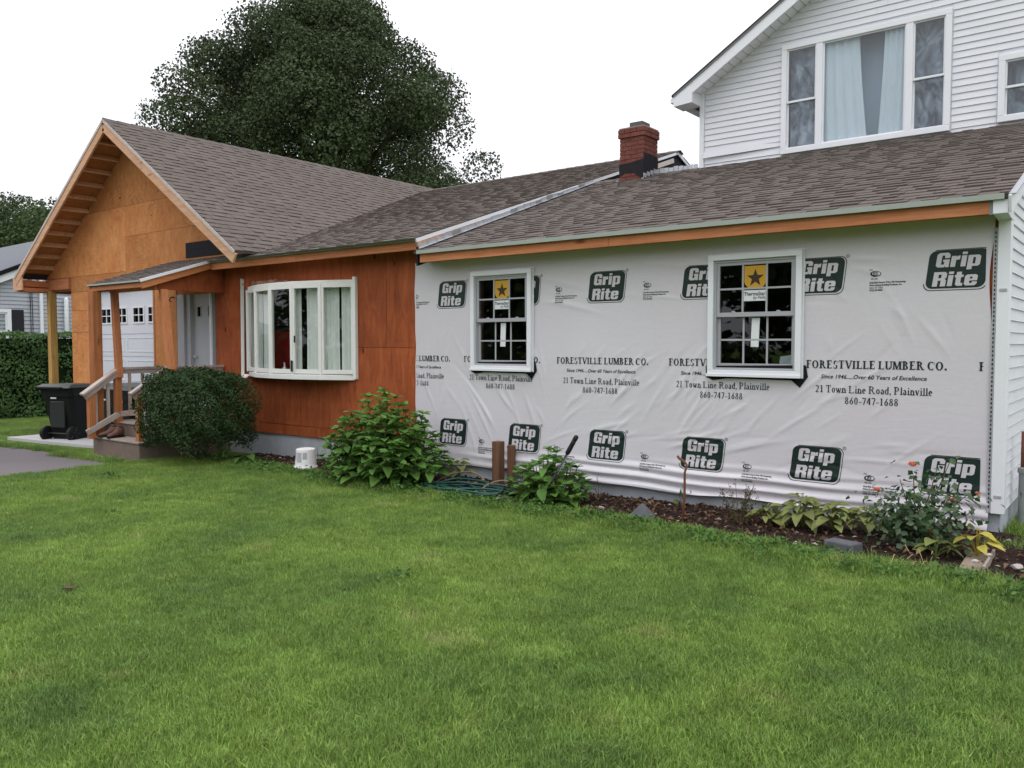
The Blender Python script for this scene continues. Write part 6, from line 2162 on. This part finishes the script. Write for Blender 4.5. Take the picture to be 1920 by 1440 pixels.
t = MB().prism([(-.90, -1.44, .02), (-.882, -1.445, .02), (-.90, -.86, .02), (-.918, -.86, .02)], (0, 0, .06)).build('edging_strip', M['tread_conc'], bevel=.003)
tag(t, 'narrow grey edging strip right of the tan paver', 'edging')
for (p, s_, lab) in (((-.72, -1.22, .06), .032, 'pinkish white broken chip right of the grey edging strip'), ((-.91, -1.12, .09), .022, 'pale chip lying on the far end of the tan paver'), ((-.95, -1.37, .09), .022, 'pale chip lying on the middle of the tan paver'), ((-1.0, -1.60, .05), .022, 'white chip on the soil before the tan paver')):
    rock('rubble_chip', p, (s_ * 1.3, s_, s_ * .7), 'chip', lab, 'rubble', group='pale chips round the paver')
for k in range(3):
    px_, py_ = ((-4.38, -.75), (-3.98, -.98), (-2.98, -1.2))[k]
    rock('rubble_chip', (px_, py_, bz(px_, py_) + .012), (.035, .022, .016), 'chip', ('white chip among leaf litter right of the small hydrangea', 'white chip left of the grey pyramid stone', 'white chip on the soil right of the rusty rod')[k], 'rubble', group='pale chips in the mulch')

# ------------------------------------------------------------------ things in the bed
for (x0, y0, w_, h_, lab) in ((-6.16, -.22, .11, .50, 'nearer weathered wooden post stub in front of the wrap'), (-6.055, -.10, .075, .45, 'thinner wooden post stub just behind the nearer one')):
    t = MB().box(x0 - w_ / 2, x0 + w_ / 2, y0 - w_ / 2, y0 + w_ / 2, -.18, h_ - .06).build('wooden_stub', M['old_post'], bevel=.006)
    tag(t, lab, 'post', 'wooden post stubs')
t = thing('digging_tool', (-4.79, -1.33, .0), 'black digging tool handle leaning out of the small hydrangea', 'garden tool')
A, B = Vector((-5.0, -1.02, -.11)), Vector((-4.60, -.80, .745))
d = (B - A).normalized()
mb = MB(); mb.tube([A - d * .05, A + d * .66], .0125, 8); mb.build('shaft', M['black_metal'], t, smooth=True)
mb = MB(); mb.lathe([(.014, .0), (.024, .01), (.026, .06), (.024, .12), (.026, .125), (.025, .15), (.020, .155), (.026, .165), (.026, .205), (.015, .22)], A + d * .66, 12, d); mb.build('grip', M['rubber'], t, smooth=True)
side = Vector((.02, -.01, -.012))
mb = MB(); mb.tube([A + d * .44 + side, A + d * .66 + side * .9], .006, 6); mb.build('side_rod', M['lead'], t)
t = MB().tube([(-3.39, -.95, -.12), (-3.375, -.94, .20), (-3.375, -.94, .42), (-3.36, -.93, .495), (-3.385, -.93, .52), (-3.44, -.93, .55), (-3.455, -.93, .57)], [.012, .012, .011, .011, .012, .014, .011], 8).build('bent_rod', M['rust'], smooth=True)
tag(t, 'rusty bent metal rod standing upright in the bed', 'rod')

# garden hoses
def hose(pts, r, mat, label, fit=None):
    P = []
    n_ = len(pts)
    for i in range(n_ - 1):
        p = [Vector(pts[max(0, min(n_ - 1, i + k))]) for k in (-1, 0, 1, 2)]
        for k in range(8):
            s_ = k / 8
            P.append(.5 * ((2 * p[1]) + (p[2] - p[0]) * s_ + (2 * p[0] - 5 * p[1] + 4 * p[2] - p[3]) * s_ * s_ + (3 * p[1] - p[0] - 3 * p[2] + p[3]) * s_ ** 3))
    P.append(Vector(pts[-1]))
    o = MB().tube(P, r, 7).build('garden_hose', M[mat], smooth=True)
    return tag(o, label, 'hose', 'garden hoses')


loop = []
hc = (-6.12, -.86)
for k in range(74):
    a = k * .62
    R_ = 1 + .25 * math.sin(k * 1.7) + .12 * math.sin(k * .53)
    xx, yy = hc[0] + .52 * R_ * math.cos(a) + .08 * math.sin(k * .37), hc[1] + .20 * R_ * math.sin(a) + .05 * math.cos(k * .9)
    yy = max(yy, bed_edge(xx) - .04)
    loop.append((xx, yy, bz(xx, max(yy, bed_edge(xx))) + .022 + .014 * (k // 12) + .012 * math.sin(k * 2.1)))
hose(loop, .0125, 'hose', 'tangled coil of dark green garden hose between the hydrangeas')
lp2 = [(-6.78, -.70, -.07), (-6.66, -.5, .03), (-6.42, -.42, .07), (-6.18, -.48, .01), (-6.28, -.7, -.04)]
hose(lp2, .009, 'hose_tan', 'faded tan hose arching over the mulch left of the wooden stubs')
lp3 = [(-5.38, -.78, -.05), (-5.5, -.62, .04), (-5.78, -.64, .06), (-5.88, -.82, .0), (-5.74, -.92, -.04), (-5.5, -.9, -.05), (-5.3, -.96, -.06)]
hose(lp3, .010, 'hose_tan', 'short tan hose loop over the green coil beside the small hydrangea')
t = thing('hose_connector', (-5.45, -1.06, -.08), 'pale green hose connector lying at the grass edge', 'connector')
mb = MB(); mb.lathe([(.012, -.05), (.020, -.045), (.020, -.01), (.014, -.008), (.014, .02), (.022, .022), (.022, .05), (.012, .055)], (-5.45, -1.06, -.055), 10, (1, .2, 0)); mb.build('body', M['brass'], t, smooth=True)
mb = MB(); mb.lathe([(.014, 0), (.018, .005), (.018, .03), (.01, .035)], (-5.39, -1.05, -.055), 8, (0, -.4, 1)); mb.build('spout', M['hose'], t)

# bucket and bag
t = thing('bucket', (-9.03, -.82, -.14), 'white plastic bucket standing upside down by the big hydrangea', 'bucket')
mb = MB(); mb.lathe([(.148, -.045), (.148, .03), (.158, .032), (.158, .055), (.146, .057), (.146, .075), (.143, .08), (.128, .285), (.122, .292), (.118, .286)], (-9.03, -.82, -.105), 32); mb.build('body', M['white_plastic'], t, smooth=False)
for a0, zz_, hh, ww in ((-1.35, .12, .13, .28), (-.75, .16, .09, .22), (-1.95, .15, .1, .2)):
    V, F = [], []
    for i in range(6):
        a = a0 + ww * (i / 5 - .5) * 2
        for z_ in (zz_, zz_ + hh):
            rr = .1435 - (z_ - .08) * .073
            V.append((-9.03 + rr * math.cos(a), -.82 + rr * math.sin(a), -.105 + z_))
    for i in range(5): F.append((i * 2, i * 2 + 2, i * 2 + 3, i * 2 + 1))
    me = bpy.data.meshes.new('faded_label'); me.from_pydata(V, [], F)
    link('faded_label', me, t, M['vinyl_grey'])
mb = MB(); mb.tube([(-9.03 + .165 * math.cos(a), -.82 + .165 * math.sin(a), -.08 - .01 * math.sin(a)) for a in np.linspace(-2.6, .3, 14)], .004, 5); mb.build('handle', M['black_metal'], t)
t = thing('bag', (-8.55, -.98, -.07), 'flattened black and white plastic bag lying against the bucket', 'bag')
V, F = [], []
for j in range(6):
    for i in range(11):
        u, v_ = i / 10, j / 5
        V.append((-8.90 + .48 * u - .05 * v_, -.98 + .20 * v_ - .03 * u, -.15 + .085 * math.sin(math.pi * min(1, v_ * .62 + .1)) * (.6 + .4 * math.sin(u * 9 + j)) + .01 * math.sin(u * 23 + j * 2)))
for j in range(5):
    for i in range(10): F.append((j * 11 + i, j * 11 + i + 1, (j + 1) * 11 + i + 1, (j + 1) * 11 + i))
me = bpy.data.meshes.new('bag_skin'); me.from_pydata(V, [], F); me.polygons.foreach_set('use_smooth', [True] * len(F))
link('bag_skin', me, t, M['rubber'])
v_, f_ = sans('ROCK MIX', .2, .03)
wd = max(p.x for p in v_)
MB().poly([(-8.86 + p.x / wd * .34, -.998 + p.y * .012 - p.x / wd * .02, -.131 + p.y * .06) for p in v_], f_).build('bag_lettering', M['white_plastic'], t)

# ------------------------------------------------------------------ by the porch: bins, boots, plate
def bin_(c, rz, label, hgt=1.07):
    t_ = thing('wheeled_bin', c, label, 'bin', 'wheeled bins by the porch')
    R_ = Matrix.Translation(Vector(c)) @ Matrix.Rotation(rz, 4, 'Z') @ Matrix.Diagonal((1.14, 1.14, 1.06, 1))

    def put(mb_, name, mat, par=t_, bevel=0, smooth=False):
        mb_.v = [tuple(R_ @ Vector(p)) for p in mb_.v]
        return mb_.build(name, mat, par, bevel=bevel, smooth=smooth)
    # local: front +Y, back (handle, wheels) -Y
    mb_ = MB()
    rings = [(.02, .245, -.22, .30), (.10, .255, -.23, .31), (.78, .305, -.33, .37), (.80, .33, -.36, .39), (.90, .335, -.37, .395), (.905, .345, -.385, .405), (.95, .345, -.385, .405)]
    for z_, hx, y0, y1 in rings:
        k = .06
        mb_.v += [(-hx + k, y0, z_), (hx - k, y0, z_), (hx, y0 + k, z_), (hx, y1 - k, z_), (hx - k, y1, z_), (-hx + k, y1, z_), (-hx, y1 - k, z_), (-hx, y0 + k, z_)]
    for i in range(len(rings) - 1):
        for k in range(8): mb_.f.append((i * 8 + k, i * 8 + (k + 1) % 8, (i + 1) * 8 + (k + 1) % 8, (i + 1) * 8 + k))
    mb_.f.append(tuple(reversed(range(8))))
    mb_.f.append(tuple(range((len(rings) - 1) * 8, len(rings) * 8)))
    body = put(mb_, 'body', M['plastic_bin'], bevel=.008)
    mb_ = MB()
    pr = [(-.37, -.44, .955), (.37, -.44, .955), (.37, .43, .952), (-.37, .43, .952), (-.31, -.30, 1.02), (.31, -.30, 1.02), (.31, .36, 1.005), (-.31, .36, 1.005)]
    mb_.hexa(pr)
    lid = put(mb_, 'lid', M['lid_bin'], bevel=.015)
    mb_ = MB(); mb_.tube([(-.26, -.40, .93), (-.26, -.50, .965), (.26, -.50, .965), (.26, -.40, .93)], .018, 8); put(mb_, 'handle', M['plastic_bin'])
    for sx in (-1, 1):
        mb_ = MB(); mb_.lathe([(.02, -.035), (.125, -.03), (.135, -.015), (.135, .015), (.125, .03), (.02, .035)], (sx * .27, -.27, .135), 22, (1, 0, 0))
        wh = put(mb_, 'wheel', M['rubber'], smooth=False)
        for k in range(5):
            a = k * 1.2566
            mb_ = MB(); mb_.beam((sx * .308, -.27 + .02 * math.cos(a), .135 + .02 * math.sin(a)), (sx * .308, -.27 + .105 * math.cos(a), .135 + .105 * math.sin(a)), .012, .022, (1, 0, 0))
            put(mb_, 'spoke', M['lid_bin'], wh)
    mb_ = MB(); mb_.tube([(-.26, -.27, .135), (.26, -.27, .135)], .016, 8); put(mb_, 'axle', M['black_metal'])
    mb_ = MB(); mb_.box(-.15, .15, -.325, -.285, .24, .72); put(mb_, 'back_recess', M['lid_bin'], bevel=.02)
    # pale printed strips (too small to read in the photograph)
    for k in range(2):
        mb_ = MB()
        for q in range(6): mb_.box(.318, .322, -.02 + q * .03, .003 + q * .03, .80 - k * .045, .825 - k * .045)
        put(mb_, 'printed_strip', M['paper'], body)
    mb_ = MB(); mb_.box(-.10, .02, -.352, -.347, .76, .785); put(mb_, 'printed_strip', M['paper'], body)
    return t_


bin_((-16.42, -.60, -.235), math.radians(22), 'black wheeled bin standing on the concrete left of the porch')
bin_((-14.75, -.42, -.20), math.radians(-100), 'black wheeled bin half hidden behind the porch post')
bin_((-14.05, -.10 - .42, -.20), math.radians(-90), 'black wheeled bin behind the porch balusters')
t = MB().box(-18.35, -17.85, -.1, .25, -.33, -.13).build('concrete_block', M['slab'], bevel=.01)
tag(t, 'pale concrete block at the edge of the apron left of the bins', 'block')


def boot(c, rz, label):
    t_ = thing('boot', c, label, 'boot', 'work boots on the step')
    R_ = Matrix.Translation(Vector(c)) @ Matrix.Rotation(rz, 4, 'Z')
    secs = [(-.10, .035, .02, .16), (-.06, .045, .015, .185), (0.0, .047, .015, .18), (.05, .046, .015, .115), (.10, .048, .015, .085), (.15, .046, .015, .072), (.185, .03, .02, .05)]
    V, F = [], []
    for (x_, hw, z0, z1) in secs:
        for k in range(8):
            a = math.pi * 2 * k / 8
            V.append(tuple(R_ @ Vector((x_, hw * math.cos(a), (z0 + z1) / 2 + (z1 - z0) / 2 * math.sin(a)))))
    for i in range(len(secs) - 1):
        for k in range(8): F.append((i * 8 + k, i * 8 + (k + 1) % 8, (i + 1) * 8 + (k + 1) % 8, (i + 1) * 8 + k))
    F += [tuple(reversed(range(8))), tuple(range(48, 56))]
    me_ = bpy.data.meshes.new('upper'); me_.from_pydata(V, [], F); me_.polygons.foreach_set('use_smooth', [True] * len(F)); me_.update()
    link('upper', me_, t_, M['leather'])
    mb_ = MB()
    ol = [(-.11, -.04), (.02, -.048), (.15, -.05), (.195, -.02), (.195, .02), (.15, .05), (.02, .048), (-.11, .04)]
    mb_.prism([tuple(R_ @ Vector((a, b, .0))) for a, b in ol], (0, 0, .024))
    mb_.build('sole', M['rubber'], t_)
    mb_ = MB(); mb_.lathe([(.038, 0), (.044, .01), (.044, .028), (.032, .032)], R_ @ Vector((-.035, 0, .165)), 12); mb_.build('collar', M['leather'], t_)
    return t_


boot((-13.20, -1.42, .112), math.radians(-110), 'brown leather work boot on the step, the left one of the pair')
boot((-13.03, -1.40, .112), math.radians(-75), 'brown leather work boot on the step, the one nearer the plate')
t = thing('plate', (-12.60, -1.12, .34), 'white octagonal plate with a dark picture leaning on the porch landing', 'plate')
pc = Vector((-12.62, -1.13, .335 + .105))
nrm = Vector((.45, -1, .18)).normalized()
uu = Vector((1, .45, 0)).normalized(); vv = nrm.cross(uu) * -1
if vv.z < 0: vv = -vv
oc = lambda r, o=0: [tuple(pc + nrm * o + uu * r * math.cos(math.pi / 8 + k * math.pi / 4) + vv * r * math.sin(math.pi / 8 + k * math.pi / 4)) for k in range(8)]
mb = MB(); mb.prism(oc(.105), nrm * .012); mb.build('body', M['white_plastic'], t, bevel=.003)
mb = MB(); a_, b_ = oc(.105, .0125), oc(.078, .0125); mb.prism(oc(.080, .0121), nrm * .002); mb.build('inner_face', M['vinyl_grey'], t)
mb = MB()
for q in ((-.03, .0, .03, .008), (.0, -.006, .035, .010), (-.015, .012, .02, .006), (.02, .01, .01, .01)):
    mb.prism([tuple(pc + nrm * .0145 + uu * (q[0] + dx_ * q[2]) + vv * (q[1] + dy_ * q[3])) for dx_, dy_ in ((-.5, -1), (.6, -.8), (.5, 1), (-.6, .7))], nrm * .0008)
mb.build('dark_picture', M['ink'], t, kind='stuff')
t = MB().box(-12.95, -12.76, -1.12, -1.0, .337, .352).build('white_scrap', M['white_plastic'], bevel=.003)
tag(t, 'flat white scrap lying on the landing behind the plate', 'scrap')

# pipes at the right wall
t = thing('standpipe', (-.895, .46, 0), 'rusty pipe in a grey sleeve at the side wall', 'pipe')
mb = MB(); mb.tube([(-.885, .54, .50), (-.885, .54, .84)], .024, 12); mb.build('rusty_pipe', M['rust'], t, smooth=True)
mb = MB(); mb.lathe([(.036, 0), (.036, .50), (.046, .50), (.046, .54), (.028, .55)], (-.885, .54, -.02), 16); mb.build('sleeve', M['lead'], t)
# fallen leaf on the lawn
me = leaf_mesh('fallen_leaf', .09, .07, .2, .5, .3, 5)
o = link('fallen_leaf', me, None, M['leaf_dry'], matrix=Matrix.Translation((-5.83, -5.35, gz(-5.8) + .045)) @ Matrix.Rotation(.8, 4, 'Z'))
tag(o, 'single orange brown leaf lying on the open lawn', 'leaf')

# ------------------------------------------------------------------ lawn grass
TUFTS = bpy.data.collections.new('grass_tufts')
gr_ = np.random.default_rng(77)


def tuft(n, rad, hmin, hmax, wmin, wmax):
    V, F = [], []
    for _ in range(n):
        a, q = gr_.uniform(0, 6.283), rad * math.sqrt(gr_.random())
        x0, y0 = q * math.cos(a), q * math.sin(a)
        h, wd = gr_.uniform(hmin, hmax), gr_.uniform(wmin, wmax)
        dr = gr_.uniform(0, 6.283)
        ln = h * abs(gr_.normal(.45, .3))
        fx, fy = math.cos(dr), math.sin(dr)
        sx, sy = -fy * wd / 2, fx * wd / 2
        b = len(V)
        V += [(x0 - sx, y0 - sy, -.004), (x0 + sx, y0 + sy, -.004),
              (x0 + fx * ln * .3 - sx * .85, y0 + fy * ln * .3 - sy * .85, h * .6), (x0 + fx * ln * .3 + sx * .85, y0 + fy * ln * .3 + sy * .85, h * .6),
              (x0 + fx * ln, y0 + fy * ln, h * (1 - .15 * ln / h))]
        F += [(b, b + 1, b + 3, b + 2), (b + 2, b + 3, b + 4)]
    me_ = bpy.data.meshes.new('grass_tuft'); me_.from_pydata(V, [], F); me_.update()
    me_.materials.append(M['grass'])
    o_ = bpy.data.objects.new('grass_tuft', me_)
    TUFTS.objects.link(o_)


for k in range(7): tuft(90, .075, .018, .050, .0018, .0034)


def scatter(name, pts, coll, smin, smax):
    me_ = bpy.data.meshes.new(name)
    me_.vertices.add(len(pts)); me_.vertices.foreach_set('co', np.asarray(pts, np.float32).ravel())
    me_.update()
    o_ = bpy.data.objects.new(name, me_)
    COL.objects.link(o_)
    g = bpy.data.node_groups.new(name, 'GeometryNodeTree')
    g.interface.new_socket('Geometry', in_out='INPUT', socket_type='NodeSocketGeometry')
    g.interface.new_socket('Geometry', in_out='OUTPUT', socket_type='NodeSocketGeometry')
    gi, go = g.nodes.new('NodeGroupInput'), g.nodes.new('NodeGroupOutput')
    ip = g.nodes.new('GeometryNodeInstanceOnPoints')
    ci = g.nodes.new('GeometryNodeCollectionInfo')
    ci.inputs['Collection'].default_value = coll
    ci.inputs['Separate Children'].default_value = True
    ci.inputs['Reset Children'].default_value = True
    rv = g.nodes.new('FunctionNodeRandomValue'); rv.data_type = 'FLOAT_VECTOR'
    rv.inputs[0].default_value = (-.12, -.12, 0); rv.inputs[1].default_value = (.12, .12, 6.283)
    rs_ = g.nodes.new('FunctionNodeRandomValue'); rs_.data_type = 'FLOAT'
    rs_.inputs[2].default_value = smin; rs_.inputs[3].default_value = smax
    ip.inputs['Pick Instance'].default_value = True
    g.links.new(gi.outputs[0], ip.inputs['Points'])
    g.links.new(ci.outputs[0], ip.inputs['Instance'])
    g.links.new(rv.outputs[0], ip.inputs['Rotation'])
    g.links.new(rs_.outputs[1], ip.inputs['Scale'])
    g.links.new(ip.outputs[0], go.inputs[0])
    md = o_.modifiers.new('scatter', 'NODES')
    md.node_group = g
    return tag(o_, kind='stuff')


def lawn_ok(x, y):
    if y > bed_edge(x) + .03 and x > -11.4: return False
    if x < -11.2:
        if y > -1.9 and x < -12.1: return False
        if y <= -1.9 and x < drive_edge(y) + .03: return False
        if y > -1.0: return False
    return True


pts = []
n = 0
for x, y in zip(gr_.uniform(-14.5, 3.5, 62000), gr_.uniform(-8.6, -.9, 62000)):
    if lawn_ok(x, y):
        dd = math.hypot(x, y + 7.81)
        if dd > 9 and gr_.random() < .35: continue
        pts.append((x, y, gz(x)))
for x, y in zip(gr_.uniform(-.8, 6.5, 16000), gr_.uniform(-8.6, 4.0, 16000)):
    if (x > 3.5 or (x > .3 and y > -1.3)) and not (x < 2.4 and y > 3.9): pts.append((x, y, 0.0))
scatter('grass', pts, TUFTS, .75, 1.35)
# longer growth along the bed edge and apron, right corner, and beyond the drive
pts = []
for _ in range(2600):
    x = gr_.uniform(-11.3, 1.0)
    y = bed_edge(x) + gr_.normal(-.03, .09)
    pts.append((x, y, gz(x)))
for _ in range(300):
    x = gr_.uniform(-17.5, -12.3)
    y = -1.44 - .25 * max(0, -13.5 - x) * .25 + gr_.normal(-.08, .06) - (.28 if x > -14.2 else 0)
    pts.append((x, y, gz(x)))
for _ in range(900): pts.append((gr_.uniform(-.9, 1.6), gr_.uniform(-.5, 2.5), 0.0))
scatter('long_grass', pts, TUFTS, 1.2, 2.1)
pts = [(x, y, gz(x)) for x, y in zip(gr_.uniform(-22.4, -17.8, 9000), gr_.uniform(-3, 4, 9000)) if y > -.9 or x < -20.5]
scatter('far_grass', pts, TUFTS, 1.0, 1.6)
CLV = bpy.data.collections.new('weed_tufts')
for k in range(4):
    m_ = 26
    q = gr_.normal(size=(m_, 3)) * [.06, .06, .02] + [0, 0, .045]
    me = leaf_quads('weed_tuft', q, rand_dirs(m_, gr_, 1.4), .032, .8, gr_)
    me.materials.append(M['leaf_weed'])
    CLV.objects.link(bpy.data.objects.new('weed_tuft', me))
pts = []
for _ in range(380):
    x = gr_.uniform(-11.3, -.4)
    pts.append((x, bed_edge(x) + gr_.normal(-.04, .08), gz(x)))
for _ in range(14):
    x, y = gr_.uniform(-14, 3), gr_.uniform(-8, -1.6)
    if lawn_ok(x, y): pts.append((x, y, gz(x)))
scatter('low_weeds', pts, CLV, .7, 1.5)
